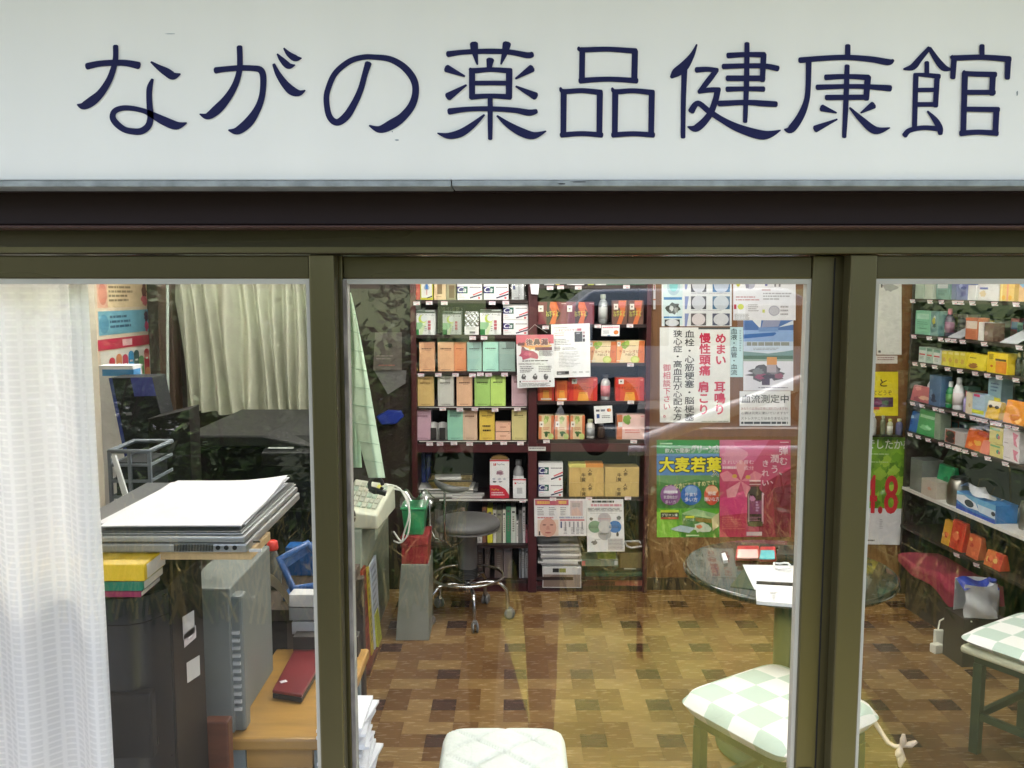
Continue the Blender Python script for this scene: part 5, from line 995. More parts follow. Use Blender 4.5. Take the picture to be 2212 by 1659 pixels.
# ================================================================ cushions and stools
def check_mat(key, sq, ang):
    if key in _M: return _M[key]
    m = mat(key, (236, 240, 234), rough=.9, nz=.04, bump=.45, bscale=22); n = m.node_tree.nodes; l = m.node_tree.links
    tc = n.new('ShaderNodeTexCoord'); mp = n.new('ShaderNodeMapping'); mp.inputs['Rotation'].default_value = (0, 0, ang); mp.inputs['Location'].default_value = (.004, .008, .5)
    ck = n.new('ShaderNodeTexChecker'); ck.inputs['Scale'].default_value = 1 / sq
    ck.inputs['Color1'].default_value = (*[x * .9 for x in lin((194, 214, 200))], 1); ck.inputs['Color2'].default_value = (*[x * .86 for x in lin((246, 248, 242))], 1)
    l.new(tc.outputs['Object'], mp.inputs[0]); l.new(mp.outputs[0], ck.inputs['Vector'])
    mz = n.new('ShaderNodeCombineXYZ'); sp = n.new('ShaderNodeSeparateXYZ'); l.new(mp.outputs[0], sp.inputs[0]); l.new(sp.outputs[0], mz.inputs[0]); l.new(sp.outputs[1], mz.inputs[1]); mz.inputs[2].default_value = .01
    l.new(mz.outputs[0], ck.inputs['Vector']); l.new(ck.outputs[0], n['Principled BSDF'].inputs['Base Color'])
    return m
def pad(mb, c, w, d, h, ang, m, puff=.35, n=22, tuft=None):
    """soft square pad, base centre c"""
    ca, sa = math.cos(ang), math.sin(ang)
    for sgn in (1, -1):
        def fn(i, j):
            a, b = i * 2 - 1, j * 2 - 1
            # rounded-square outline
            k = max(abs(a), abs(b)); e = (abs(a) ** 9 + abs(b) ** 9) ** (1 / 9) or 1e-6
            s_ = k / e if k > 0 else 1; x, y = a * s_, b * s_
            t = max(0, 1 - k ** 9); z = (t ** .42) * (1 - puff * (a * a + b * b) * .35)
            if tuft:
                z -= tuft(a, b)
            z += .03 * math.sin(5 * a + 2 * b) * math.sin(4 * b) * t
            zz = h * .5 + sgn * h * .5 * z
            X, Y = x * w / 2, y * d / 2
            return Vector((c[0] + X * ca - Y * sa, c[1] + X * sa + Y * ca, c[2] + zz))
        mb.grid(fn, n, n, m)
gst = mat('green_stool_steel', (52, 70, 48), rough=.45, nz=.15)
def stool(label, c, w, ang, z):
    t = empty('square_stool', (c[0], c[1], 0)); tag(t, label, 'stool')
    m = MB(); m.rbox((c[0], c[1], z - .035), w * .92, w * .92, .034, ang, gst); obj('seat', m, t, bev=.006)
    ca, sa = math.cos(ang), math.sin(ang)
    for a, b in ((-1, -1), (1, -1), (1, 1), (-1, 1)):
        x, y = a * w * .42, b * w * .42; X, Y = c[0] + x * ca - y * sa, c[1] + x * sa + y * ca
        m = MB(); m.rbox((X, Y, 0), .034, .034, z - .035, ang, gst); obj('leg', m, t, bev=.003)
    for a, b, hz in ((0, -1, z * .35), (0, 1, z * .35), (1, 0, z * .35), (-1, 0, z * .35)):
        x, y = a * w * .42, b * w * .42; X, Y = c[0] + x * ca - y * sa, c[1] + x * sa + y * ca
        m = MB(); m.rbox((X, Y, hz), w * .8 if b else .02, .02 if b else w * .8, .025, ang, gst); obj('stretcher', m, t)
    return t
hz = .385
cA = Vector((.835, CAM_Y + 2.70, hz)); angA = R(33)
sa_ = stool('green square stool under the nearer checked cushion', cA, .40, angA, hz - .001)
cm = check_mat('checked_cloth', .098, 0)
t = empty('checked_cushion', cA); t.rotation_euler = (0, 0, angA); tag(t, 'mint and white checked cushion with a cream ribbon bow', 'cushion')
m = MB(); pad(m, (0, 0, 0), .47, .44, .088, 0, cm, puff=.2)
me_o = obj('cover', m, None); me_o.parent = t; me_o.location = (0, 0, 0)
for v_ in me_o.data.vertices: pass
cr_ = pr(232, 212, 184)
_cr = cA + Vector((math.cos(angA) * .205 + math.sin(angA) * .19, math.sin(angA) * .205 - math.cos(angA) * .19, .035))
rib = [_cr, P(1918, 1604, 2.60), P(1932, 1612, 2.59), P(1944, 1613, 2.58)]
m = MB(); m.tube(rib, [.008, .007, .007, .006], cr_, n=6)
k0 = P(1946, 1612, 2.58)
for du, dv, w in ((6, -26, .011), (34, -10, .010), (-10, 22, .012), (-2, 44, .014)):
    e = P(1946 + du, 1612 + dv, 2.57); mid = k0.lerp(e, .55) + Vector((0, -.006, 0)); m.tube([k0, mid, e], [.004, w, .005], cr_, n=6)
m.tube([k0 - X3 * .004, k0 + X3 * .004], .008, cr_, n=8)
o = obj('ribbon_bow', m, None); tag(o, 'cream ribbon bow tied at the corner of the checked cushion', 'ribbon')
cB = Vector((1.975, CAM_Y + 3.18, hz)); angB = R(33)
stool('green square stool beside the product rack', cB, .40, angB, hz - .001)
m = MB(); m.rbox((cB.x, cB.y, hz), .44, .44, .03, angB, pr(226, 226, 190)); o = obj('seat_pad', m, bev=.012, seg=3); tag(o, 'flat cream seat pad under the checked cushion by the rack', 'seat pad')
t2 = empty('checked_cushion', (cB.x, cB.y, hz + .0305)); t2.rotation_euler = (0, 0, angB); tag(t2, 'mint and white checked cushion on a cream pad by the product rack', 'cushion')
m = MB(); pad(m, (0, 0, 0), .48, .46, .055, 0, cm); o = obj('cover', m, None); o.parent = t2; o.location = (0, 0, 0)
# white quilted cushion on a chair by the door
cW = Vector((P(1087, 1650, 2.33).x, CAM_Y + 2.41, .372))
whitec = mat('white_quilt', (226, 234, 226), rough=.9, nz=.05, bump=.35, bscale=60)
ch = stool('dark framed stool carrying the white quilted cushion', (cW.x, cW.y), .36, 0, .371)
def tuft(a, b):
    q = abs(abs((a * 1.1 + b * 1.1) % 1.0 - .5) - .5) * 2; q2 = abs(abs((a * 1.1 - b * 1.1) % 1.0 - .5) - .5) * 2
    return .42 * (math.exp(-(q / .07) ** 2) + math.exp(-(q2 / .07) ** 2)) * max(0, 1 - max(abs(a), abs(b)) ** 4)
m = MB(); pad(m, cW, .36, .34, .075, 0, whitec, n=44, tuft=tuft); o = obj('white_cushion', m); tag(o, 'white quilted square cushion on the stool by the door', 'cushion')

# ================================================================ slanted product rack at the right wall
E3 = Vector((-.097, 1, 0)).normalized(); NB = Vector((E3.y, -E3.x, 0))       # along (away), into the rack
O3 = Vector((2.2, CAM_Y + 5.0, 0)); RANG = math.atan2(-E3.x, E3.y)
def rk(s, dep, z): return O3 - E3 * s + NB * dep + Z3 * z
def rs(u, v):
    a = (u - 1106) / F; b = (829.5 - v) / F; k = a / (cT + b * sT); d = 2.685 / (k + .097)
    return (5.0 - d) / E3.y, d
RK = empty('product_rack', rk(.9, .15, 0)); tag(RK, 'dark open product rack slanting along the right wall', 'rack')
rackm = mat('rack_dark_board', (52, 42, 38), rough=.5, nz=.2)
RZ = [1.673, 1.480, 1.332, 1.112, .938, .620, .402]
RL = 1.95
for i, z in enumerate(RZ):
    m = MB(); m.hexa([rk(0, 0, z - .016), rk(0, .33, z - .016), rk(RL, .33, z - .016), rk(RL, 0, z - .016), rk(0, 0, z), rk(0, .33, z), rk(RL, .33, z), rk(RL, 0, z)], edge_white if i == 5 else rackm); obj('shelf_board', m, RK)
for s0 in (0, RL - .02):
    m = MB(); m.hexa([rk(s0, .004, 0), rk(s0, .33, 0), rk(s0 + .018, .33, 0), rk(s0 + .018, .004, 0), rk(s0, .004, 2.0), rk(s0, .33, 2.0), rk(s0 + .018, .33, 2.0), rk(s0 + .018, .004, 2.0)], rackm); obj('upright', m, RK)
m = MB(); m.hexa([rk(0, .331, 0), rk(0, .345, 0), rk(RL, .345, 0), rk(RL, .331, 0), rk(0, .331, 2.0), rk(0, .345, 2.0), rk(RL, .345, 2.0), rk(RL, .331, 2.0)], mat('rack_back', (40, 42, 38), rough=.6, nz=.15)); obj('back_panel', m, RK)
G2 = 'goods on the product rack'
RPLACED = []; RT_ = ['top', 'second', 'third', 'fourth', 'fifth']
def rbelow(s_, row, default):
    c = [(abs(s_ - q), l) for q, r_, l in RPLACED if r_ == row and abs(s_ - q) < .09]
    return 'price tag under the ' + min(c)[1] if c and len(min(c)[1].split()) <= 12 else default
def ritem(name, label, cat, x0, x1, yt, row, col, dep=.06, art=None, inset=.012, cu=Yc, cv=Yv, pouch=False, zb=None):
    u0, u1, vt = cu(x0), cu(x1), cv(yt); z0 = (RZ[row] if zb is None else zb) + .0006
    sA, dA = rs(u0, vt); sB, dB = rs(u1, vt); z1 = P(u0, vt, (dA + dB) / 2).z
    if z1 < z0 + .02: z1 = z0 + .05
    t = .35 if pouch else 1.0
    RPLACED.append(((sA + sB) / 2, row, label))
    lo = [rk(sA, inset, z0), rk(sA, inset + dep, z0), rk(sB, inset + dep, z0), rk(sB, inset, z0)]
    hi = [rk(sA, inset + dep * .5 * (1 - t), z1), rk(sA, inset + dep * (.5 + .5 * t), z1), rk(sB, inset + dep * (.5 + .5 * t), z1), rk(sB, inset + dep * .5 * (1 - t), z1)]
    m = MB(); m.hexa(lo + hi, pr(*col, rough=.3 if pouch else .42)); o = obj(name, m, bev=.004 if pouch else .001, seg=2 if pouch else 1); tag(o, label, cat, G2)
    tl, tr, bl = hi[0], hi[3], lo[0]
    f = Flat(tl, tr - tl, bl - tl, -(NB) + (Vector() if not pouch else Z3 * .1), (tr - tl).length, (tl - bl).length)
    if pouch: f.z = .0012
    if art: art(f)
    f.done(o)
    return o
def rjar(name, label, x, yt, row, r, body, cap, band=None, dep=.05, cat='bottle'):
    u, vt = Yc(x), Yv(yt); s_, d_ = rs(u, vt); c = rk(s_, dep, RZ[row] + .0006); RPLACED.append((s_, row, label)); z1 = P(u, vt, d_).z; H = max(.04, z1 - c.z)
    t = empty(name, c); tag(t, label, cat, G2)
    m = MB(); m.lathe(c, [(r * .9, 0), (r, H * .04), (r, H * .62), (r * .7, H * .74), (r * .45, H * .80)], pr(*body, rough=.25), n=16); obj('body', m, t)
    m = MB(); m.lathe(c + Z3 * H * .79, [(r * .5, 0), (r * .52, H * .03), (r * .45, H * .2), (r * .3, H * .21)], pr(*cap), n=14); obj('cap', m, t)
    if band: m = MB(); m.lathe(c + Z3 * H * .15, [(r * 1.015, 0), (r * 1.015, H * .38)], pr(*band), n=16); obj('label_band', m, t)
    return t
bars = lambda c1, c2: (lambda f: (f.rect(.1, .12, .9, .35, c1), f.lines(.15, .45, .85, .8, 4, c2), ))
def blobs(*cs):
    return lambda f: [f.blob(f.rnd.uniform(.2, .8), f.rnd.uniform(.15, .85), f.rnd.uniform(.12, .3), f.rnd.uniform(.06, .16), c) for c in cs]
# top shelf
for (x0, x1, y, c, l, a) in ((690, 770, 60, (176, 196, 176), 'pale green carton at the back end', None), (776, 850, 60, (196, 206, 190), 'ivory green carton second from the back end', None), (880, 1000, 105, (120, 160, 150), 'teal carton with white diagonal', bars((206, 216, 212), (90, 120, 116))), (1020, 1060, 110, (110, 120, 160), 'dusky blue packet', None), (1066, 1160, 100, (120, 126, 176), 'lavender blue packet', blobs((160, 170, 210), (80, 90, 150))), (1170, 1242, 130, (226, 226, 226), 'narrow plain white carton', None), (1264, 1452, 85, (224, 222, 220), 'wide white carton with pale print', lambda f: (f.rect(.1, .35, .5, .45, (120, 130, 190)), f.blob(.25, .65, .16, .16, (222, 200, 160)))), (1465, 1598, 60, (226, 190, 110), 'amber and pink striped carton', lambda f: (f.rect(.1, 0, .2, 1, (232, 220, 150)), f.rect(.5, 0, .62, 1, (226, 150, 120)), f.ell(.3, .85, .12, .1, (230, 170, 50)), f.ell(.75, .85, .12, .1, (230, 170, 50)))), (1640, 1740, 60, (220, 180, 130), 'peach carton with a blue oval', blobs((130, 180, 210), (230, 150, 90)))):
    ritem('carton', l + ' on the rack\'s top shelf', 'carton', x0, x1, y, 0, c, art=a)
# second
for (x0, x1, y, c, l, a) in ((690, 828, 365, (130, 196, 160), 'mint green carton at the back end', bars((170, 216, 190), (110, 170, 140))), (830, 898, 370, (110, 150, 150), 'teal patterned carton', blobs((206, 210, 206), (60, 90, 90), (190, 180, 60))), (1150, 1262, 430, (196, 116, 80), 'terracotta and white carton', lambda f: (f.rect(0, 0, 1, .14, (190, 80, 40)), f.rect(.05, .15, .95, .5, (222, 206, 190)))), (1266, 1310, 470, (216, 212, 206), 'narrow white carton', None), (1318, 1400, 480, (110, 84, 74), 'dark brown packet', blobs((150, 120, 110),))):
    ritem('carton', l + ' on the second rack shelf', 'carton', x0, x1, y, 1, c, art=a)
rjar('pump_bottle', 'dusky bottle with a pink heart shaped cap', 945, 345, 1, .024, (90, 84, 100), (214, 110, 140), (150, 110, 130))
for x0, x1, l in ((1000, 1120, 'back'), (1480, 1640, 'front')):
    u = Yc(x0); sA, _ = rs(Yc(x0), 720); sB, _ = rs(Yc(x1), 720)
    m = MB(); q = [rk(sA, .004, RZ[1] + .0008), rk(sB, .004, RZ[1] + .0008), rk(sB - .02, .20, RZ[1] + .09), rk(sA - .02, .20, RZ[1] + .09)]; m.prism(q, (0, 0, .004), pr(196, 200, 204)); o = obj('sloping_tray', m); tag(o, 'pale grey sloping display tray toward the rack\'s %s end' % l, 'tray', G2)
# third
for k, (x0, x1, y, c) in enumerate(((720, 786, 700, (196, 210, 200)), (790, 846, 712, (176, 200, 186)), (852, 918, 724, (206, 212, 206)))):
    ritem('carton', ('pale', 'grey', 'last')[k] + ' green white toothpaste carton on the third rack shelf', 'carton', x0, x1, y, 2, c, art=lambda f: (f.rect(.05, .0, .95, .2, (120, 160, 140)), f.rect(.1, .42, .9, .52, (206, 70, 76)), f.lines(.2, .6, .8, .85, 3, (130, 150, 140))))
for x0 in (928, 985, 1042, 1096):
    ritem('carton', 'slim yellow carton in a row of four', 'carton', x0, x0 + 50, 735 + (x0 - 928) * .07, 2, (220, 206, 66), art=lambda f: (f.blob(.5, .6, .3, .16, (206, 170, 80)), f.rect(.1, .05, .9, .2, (232, 222, 140))))
ritem('pouch', 'wide yellow pouch with a brown figure next to slim yellow cartons', 'pouch', 1148, 1312, 760, 2, (220, 200, 50), art=lambda f: (f.lines(.1, .25, .6, .4, 1, (120, 110, 40)), f.blob(.4, .75, .25, .16, (150, 100, 50))), pouch=True)
ritem('carton', 'bright yellow carton with an orange square', 'carton', 1346, 1532, 752, 2, (232, 200, 30), art=lambda f: (f.rect(.45, .4, .98, .95, (222, 140, 40)), f.rect(.42, .28, .95, .38, (70, 46, 26)), f.ell(.25, .66, .07, .06, (200, 90, 40)), f.lines(.1, .1, .4, .35, 4, (120, 110, 40))))
for x0 in (1550, 1605, 1660):
    rjar('small_bottle', 'small dark bottle with a gold cap in a row', x0 + 20, 750, 2, .016, (60, 62, 52), (206, 190, 120))
# fourth
rjar('white_jar', 'plain white jar standing over the pink pouch', 715, 955, 3, .03, (230, 226, 220), (236, 234, 230), dep=.10)
ritem('pouch', 'rose pink pouch in front of the white jar', 'pouch', 640, 808, 1062, 3, (196, 110, 120), art=blobs((222, 150, 150), (160, 80, 100), (226, 180, 160)), pouch=True)
ritem('carton', 'slate blue carton with dark spots', 'carton', 818, 925, 962, 3, (74, 104, 140), art=blobs((50, 60, 90), (110, 140, 170), (40, 50, 80)))
rjar('green_bottle', 'green bottle with an orange label beside a white bottle', 950, 1015, 3, .022, (40, 130, 76), (220, 224, 220), (90, 150, 80))
rjar('lotion_bottle', 'tall white bottle with a red dot label', 1026, 980, 3, .027, (228, 230, 232), (216, 220, 224), (226, 216, 216))
rjar('lilac_tub', 'small lilac tub with a pale lid', 1116, 1110, 3, .026, (160, 150, 200), (206, 200, 196))
ritem('carton', 'cream carton with a small ring print', 'carton', 1152, 1210, 1120, 3, (214, 204, 176), art=blobs((190, 170, 130),))
ritem('carton', 'pale blue and lime carton below a taller packet', 'carton', 1212, 1322, 1135, 3, (170, 196, 214), art=lambda f: (f.rect(0, .72, 1, .9, (206, 214, 60)), f.rect(.1, 0, .6, .12, (206, 60, 110))))
ritem('packet', 'tall pale blue packet with a yellow band', 'packet', 1272, 1392, 975, 3, (150, 186, 200), inset=.06, art=lambda f: (f.rect(.02, .5, .98, .62, (222, 216, 70)), f.rect(.02, .64, .98, .9, (226, 232, 236)), f.lines(.2, .15, .9, .4, 3, (90, 120, 150))))
ritem('pouch', 'amber pouch with two dark eye shaped windows', 'pouch', 1324, 1442, 1200, 3, (222, 180, 50), art=lambda f: (f.rect(0, 0, 1, .3, (222, 214, 190)), f.ell(.25, .3, .15, .09, (60, 56, 46)), f.ell(.75, .3, .17, .09, (60, 56, 46))), pouch=True)
ritem('pouch', 'large orange pouch behind another of its kind', 'pouch', 1600, 1760, 1040, 3, (226, 140, 40), inset=.10, pouch=True, art=blobs((236, 170, 70), (206, 110, 30)))
ritem('pouch', 'large orange pouch at the front of the fourth shelf', 'pouch', 1490, 1690, 1200, 3, (228, 146, 42), pouch=True, art=blobs((240, 180, 80), (210, 116, 34), (236, 160, 60)))
ritem('carton', 'navy carton lying at the back of the fourth shelf', 'carton', 1070, 1270, 1000, 3, (36, 44, 84), inset=.2)
# fifth
rjar('grey_cup', 'white cup with a grey base over the leaf poster', 318, 1318, 4, .03, (190, 190, 196), (226, 226, 230))
ritem('pouch', 'blue pouch with a white swirl at the back end', 'pouch', 598, 698, 1290, 4, (50, 104, 170), art=blobs((150, 190, 220), (30, 70, 140)), pouch=True)
ritem('pouch', 'glossy green pouch beside a blue pouch', 'pouch', 700, 862, 1282, 4, (70, 160, 90), art=lambda f: (f.rect(.1, .2, .9, .32, (160, 210, 166)), f.blob(.5, .68, .3, .1, (130, 200, 140))), pouch=True)
ritem('carton', 'pale green side carton next to the glossy green pouch', 'carton', 866, 918, 1310, 4, (136, 150, 130))
ritem('carton', 'silver carton with a black oval emblem', 'carton', 955, 1138, 1468, 4, (176, 172, 170), art=lambda f: (f.rect(.05, .05, .55, .95, (150, 76, 56)), f.ell(.3, .35, .22, .25, (40, 36, 36)), f.ell(.3, .75, .22, .2, (50, 40, 40))), dep=.1)
ritem('pouch', 'deep orange pouch with round blotches', 'pouch', 1140, 1320, 1462, 4, (214, 100, 34), pouch=True, art=blobs((230, 150, 70), (190, 70, 30), (226, 170, 60)))
ritem('pouch', 'salmon pink pouch leaning on yellow cartons', 'pouch', 1290, 1372, 1560, 4, (222, 130, 110), inset=.002, pouch=True)
zc = P(Yc(1430), Yv(1590), rs(Yc(1430), Yv(1590))[1]).z
for z0, y, l in ((None, 1592, 'lower'), (zc, 1432, 'upper')):
    ritem('carton', l + ' yellow carton with green stripes in a stacked pair', 'carton', 1366, 1488, y, 4, (216, 206, 130), zb=z0, art=lambda f: (f.rect(.05, .1, .8, .24, (120, 180, 120)), f.ell(.65, .55, .12, .16, (60, 150, 130)), f.ell(.75, .6, .08, .12, (190, 110, 120))))
    ritem('carton', l + ' white carton with a pink ribbon print in a stacked pair', 'carton', 1492, 1640, y + 30, 4, (222, 216, 216), zb=z0, art=lambda f: (f.poly([(.6, .1), (.95, .2), (.8, .5), (.95, .9), (.7, .8)], (214, 130, 150)), f.lines(.1, .75, .5, .85, 1, (160, 150, 150))))
# deeper stock filling the rack
cn = {'rose': (200, 110, 120), 'mint': (140, 190, 170), 'ivory': (222, 216, 196), 'sky blue': (120, 160, 200), 'lemon': (220, 206, 90), 'teal': (60, 120, 120), 'maroon': (120, 50, 56), 'grey': (140, 140, 138), 'orange': (214, 130, 60), 'navy': (50, 60, 110)}
rb = random.Random(77); ks = list(cn)
for row, ylim, shape in ((0, (40, 60), 5), (1, (380, 430), 9), (2, (740, 780), 8), (3, (1010, 1080), 9), (4, (1310, 1420), 8)):
    x = 700 + 12 * row; pick = ks[:]; rb.shuffle(pick)
    for q in range(shape):
        w = rb.randint(50, 95); c = pick[q % len(pick)]; b2 = cn[pick[(q + 3) % len(pick)]]
        slope = (.03, .10, .15, .27, .36)[row]
        ritem('carton', '%s carton with a %s panel standing behind the %s shelf goods' % (c, pick[(q + 3) % len(pick)], RT_[row]), 'carton', x, x + w, ylim[0] + (x - 700) * slope + rb.randint(0, ylim[1] - ylim[0]), row, cn[c], dep=.07, inset=.13 + rb.uniform(0, .05), art=lambda f, b2=b2: (f.rect(.1, .15, .9, .5, b2), f.lines(.15, .6, .85, .9, 3, (110, 110, 106))))
        x += w + rb.randint(6, 40)
# white shelf: thermos, tissue box, oddments
def on6(x, y, dep): u, v = Yc(x), Gv(y); s_, d_ = rs(u, v); return rk(s_, dep, RZ[5] + .0006), d_
steel = mat('brushed_steel', (150, 148, 140), rough=.28, metal=.95, nz=.1, stretch=(1, 1, .1))
c, d_ = on6(985, 690, .07); H = P(0, Gv(470), d_).z - P(0, Gv(705), d_).z
t = empty('steel_flask', c); tag(t, 'brushed steel flask on the white rack shelf', 'flask', None)
m = MB(); m.lathe(c, [(.055, 0), (.06, .008), (.06, H * .7), (.05, H * .9), (.046, H)], steel, n=28); obj('body', m, t)
m = MB(); m.lathe(c + Z3 * H, [(.044, 0), (.044, .006), (.03, .012)], blk, n=24); obj('lid', m, t)
c, d_ = on6(1545, 760, .10); t = empty('steel_flask', c); tag(t, 'steel flask beyond the tissue box', 'flask')
m = MB(); m.lathe(c, [(.03, 0), (.032, .006), (.032, .10), (.026, .13)], steel, n=20); obj('body', m, t)
# tissue box
sA, dA = rs(Yc(1062), Gv(700)); sB, dB = rs(Yc(1418), Gv(820))
zt6 = RZ[5] + .09
t = empty('tissue_box', rk((sA + sB) / 2, .07, RZ[5])); tag(t, 'blue and white tissue box with a sheet pulled up', 'tissue box')
tb = mat('tissue_blue', (60, 130, 196), rough=.4, nz=.2)
m = MB(); m.hexa([rk(sA, .012, RZ[5] + .0006), rk(sA, .125, RZ[5] + .0006), rk(sB, .125, RZ[5] + .0006), rk(sB, .012, RZ[5] + .0006), rk(sA, .012, zt6), rk(sA, .125, zt6), rk(sB, .125, zt6), rk(sB, .012, zt6)], tb); obj('box', m, t, bev=.001)
f = Flat(rk(sA, .012, zt6), -E3, -Z3, -NB, sB - sA, zt6 - RZ[5]); f.rect(0, 0, 1, .4, (110, 176, 214)); f.poly([(0, .2), (.2, .1), (.5, .3), (.6, .65), (.3, .7), (0, .5)], (226, 232, 238)); f.poly([(.55, .3), (1, .3), (1, .75), (.6, .7)], (206, 222, 234)); f.poly([(0, .7), (.5, .85), (1, .8), (1, 1), (0, 1)], (36, 74, 176)); f.ell(.34, .45, .12, .2, (36, 52, 56)); f.ell(.95, .5, .05, .12, (36, 40, 60)); f.done(t)
sm = (sA + sB) / 2
m = MB(); m.grid(lambda a, b: rk(sA + (sB - sA) * (.02 + .7 * a), .02 + .09 * b + .012 * math.sin(a * 9), zt6 + .004 + .045 * math.exp(-((a - .25) / .28) ** 2) * (1 - .5 * b) + .006 * math.sin(8 * a + 5 * b)), 14, 8, pr(236, 238, 242)); obj('tissue', m, t)
ritem('carton', 'grey carton at the back end of the white rack shelf', 'carton', 645, 752, 305, 5, (110, 114, 110), cu=Yc, cv=Gv, dep=.12)
ritem('pouch', 'bright green pouch standing on the white rack shelf', 'pouch', 785, 915, 370, 5, (44, 150, 96), cu=Yc, cv=Gv, dep=.08, inset=.06, pouch=True, art=blobs((140, 206, 170), (30, 110, 70)))
ritem('leaflet_box', 'pale open leaflet box on the white rack shelf', 'box', 755, 895, 500, 5, (190, 180, 166), cu=Yc, cv=Gv, dep=.12, inset=.004, art=blobs((200, 150, 130),))
# lowest shelf packs
for (x0, x1, y, c, l) in ((925, 995, 870, (214, 160, 50), 'golden'), (1000, 1120, 880, (206, 60, 40), 'scarlet'), (1150, 1260, 1010, (206, 100, 60), 'orange red'), (1310, 1385, 1150, (206, 110, 60), 'dull orange'), (1388, 1460, 1180, (196, 70, 50), 'brick red')):
    ritem('packet', l + ' packet on the lowest rack shelf', 'packet', x0, x1, y, 6, c, cu=Yc, cv=Gv, art=blobs((230, 190, 110), (180, 50, 40), (226, 120, 80)), pouch=True)
# rack price tags
RT = ['top', 'second', 'third', 'fourth', 'fifth']
for row, xs_ in enumerate(((685, 845, 950, 1075, 1130, 1235, 1440, 1640), (695, 836, 943, 1008, 1063, 1145, 1345, 1670), (703, 780, 887, 1005, 1120, 1262, 1375, 1485, 1640), (680, 768, 890, 948, 1072, 1142, 1240, 1300, 1352, 1430, 1480, 1570, 1640), (655, 730, 822, 945, 1010, 1070, 1110, 1170, 1255, 1380, 1545))):
    for x in xs_:
        s_, d_ = rs(Yc(x), (653, 737, 803, 897, 975)[row]); o_ = rk(s_, -.006, RZ[row] - .004); ptag(o_, -math.pi / 2 + RANG + .25, rbelow(s_, row, 'price tag along the %s shelf edge of the product rack' % RT[row]), 'price tags on the product rack', .3)
for x, y in ((1090, 1175), (1272, 1280)):
    s_, d_ = rs(Yc(x), Gv(y)); ptag(rk(s_, -.006, RZ[6] - .004), -math.pi / 2 + RANG + .25, rbelow(s_, 6, 'price tag along the lowest shelf edge of the product rack'), 'price tags on the product rack', .3)
# pink cloth over a low box, plastic bag, charger
s0, _ = rs(Yc(720), Gv(1235)); s1, _ = rs(Yc(1290), Gv(1420))
t = empty('low_box', rk((s0 + s1) / 2, -.12, 0)); tag(t, 'low dark box hidden under the rose pink cloth', 'box')
m = MB(); m.hexa([rk(s0 + .04, -.08, 0), rk(s0 + .04, .12, 0), rk(s1, .12, 0), rk(s1, -.08, 0), rk(s0 + .04, -.08, .255), rk(s0 + .04, .12, .255), rk(s1, .12, .255), rk(s1, -.08, .255)], rackm); obj('body', m, t)
pinkc = mat('rose_cloth', (146, 46, 66), rough=.85, nz=.12, bump=.2, bscale=200)
def clo(a, b):
    s_ = s0 + (s1 - s0) * (1.06 * a) - .01; q = b * 1.25 - .03
    drop = 0
    dep = .12 - .21 * min(q, 1.0)
    if q > 1: drop = (q - 1) * .34 * (.5 + a); dep -= .012
    z = .282 + .010 * math.sin(a * 9 + b * 3) * (.4 + b) - drop - (.10 * max(0, a - .97) * 30 if a > .97 else 0)
    return rk(s_, dep + .01 * math.sin(a * 13) * max(0, q - .8) - .002, max(z, .02))
m = MB(); m.grid(clo, 30, 20, pinkc); o = obj('pink_cloth', m); tag(o, 'rose pink cloth spread over a low box by the rack', 'cloth')
s_, d_ = rs(2128, 1300); bp = rk(s_ + .12, -.13, .23)
m = MB(); m.rbox((bp.x, bp.y, 0), .20, .16, .229, RANG, rackm); o = obj('step_box', m, bev=.003); tag(o, 'low dark step box under the plastic bag', 'box')
BG = empty('plastic_bag', (bp.x, bp.y, .23)); tag(BG, 'white plastic bag with a blue flap next to the pink cloth', 'bag')
bagm = mat('white_bag_film', (214, 216, 214), rough=.35, nz=.1, bump=.3, bscale=25)
m = MB(); m.grid(lambda a, b: Vector((bp.x - .085 + .15 * a, bp.y - .07 - .02 * math.sin(a * 3.1) + .01 * math.sin(b * 9 + a * 5), .231 + .155 * b)), 12, 10, bagm); m.grid(lambda a, b: Vector((bp.x - .085 + .15 * a, bp.y + .03 + .02 * math.sin(a * 3.1), .231 + .155 * b)), 10, 8, bagm); obj('film', m, BG)
m = MB(); m.grid(lambda a, b: Vector((bp.x - .09 + .16 * a, bp.y - .075 + .09 * b, .388 + .012 * math.sin(a * 7) - .03 * (1 - b))), 10, 5, pr(40, 60, 150)); obj('blue_flap', m, BG)
cB_ = Vector((bp.x + .055, bp.y - .04, .231)); t = empty('water_bottle', cB_); tag(t, 'clear plastic bottle with a blue cap in the bag', 'bottle')
m = MB(); m.lathe(cB_, [(.026, 0), (.031, .006), (.031, .10), (.030, .12), (.014, .15), (.014, .158)], mat('pet_plastic', (200, 206, 208), rough=.1, nz=.05), n=20); obj('body', m, t)
m = MB(); m.lathe(cB_ + Z3 * .158, [(.016, 0), (.016, .014), (.012, .016)], pr(36, 60, 150), n=16); obj('cap', m, t)
pc = floor_pt(2026, 1408); CH = empty('charger', pc); tag(CH, 'white plug and block on the floor below the rack', 'charger')
wp = pr(232, 232, 214)
m = MB(); m.rbox((pc.x - .012, pc.y - .01, .0005), .05, .04, .045, .3, wp); obj('block', m, CH, bev=.006)
m = MB(); m.rbox((pc.x + .012, pc.y + .025, .0005), .045, .02, .10, .1, wp); obj('plug', m, CH, bev=.004)
m = MB(); m.tube([Vector((pc.x + .01, pc.y + .03, .10)), Vector((pc.x + .03, pc.y + .06, .13)), Vector((pc.x + .08, pc.y + .09, .14)), Vector((pc.x + .12, pc.y + .1, .12)), Vector((pc.x + .17, pc.y + .05, .06)), Vector((pc.x + .2, pc.y + .05, .10)), Vector((bp.x - .06, bp.y - .09, .22))], .004, wp, n=6); obj('cord', m, CH)

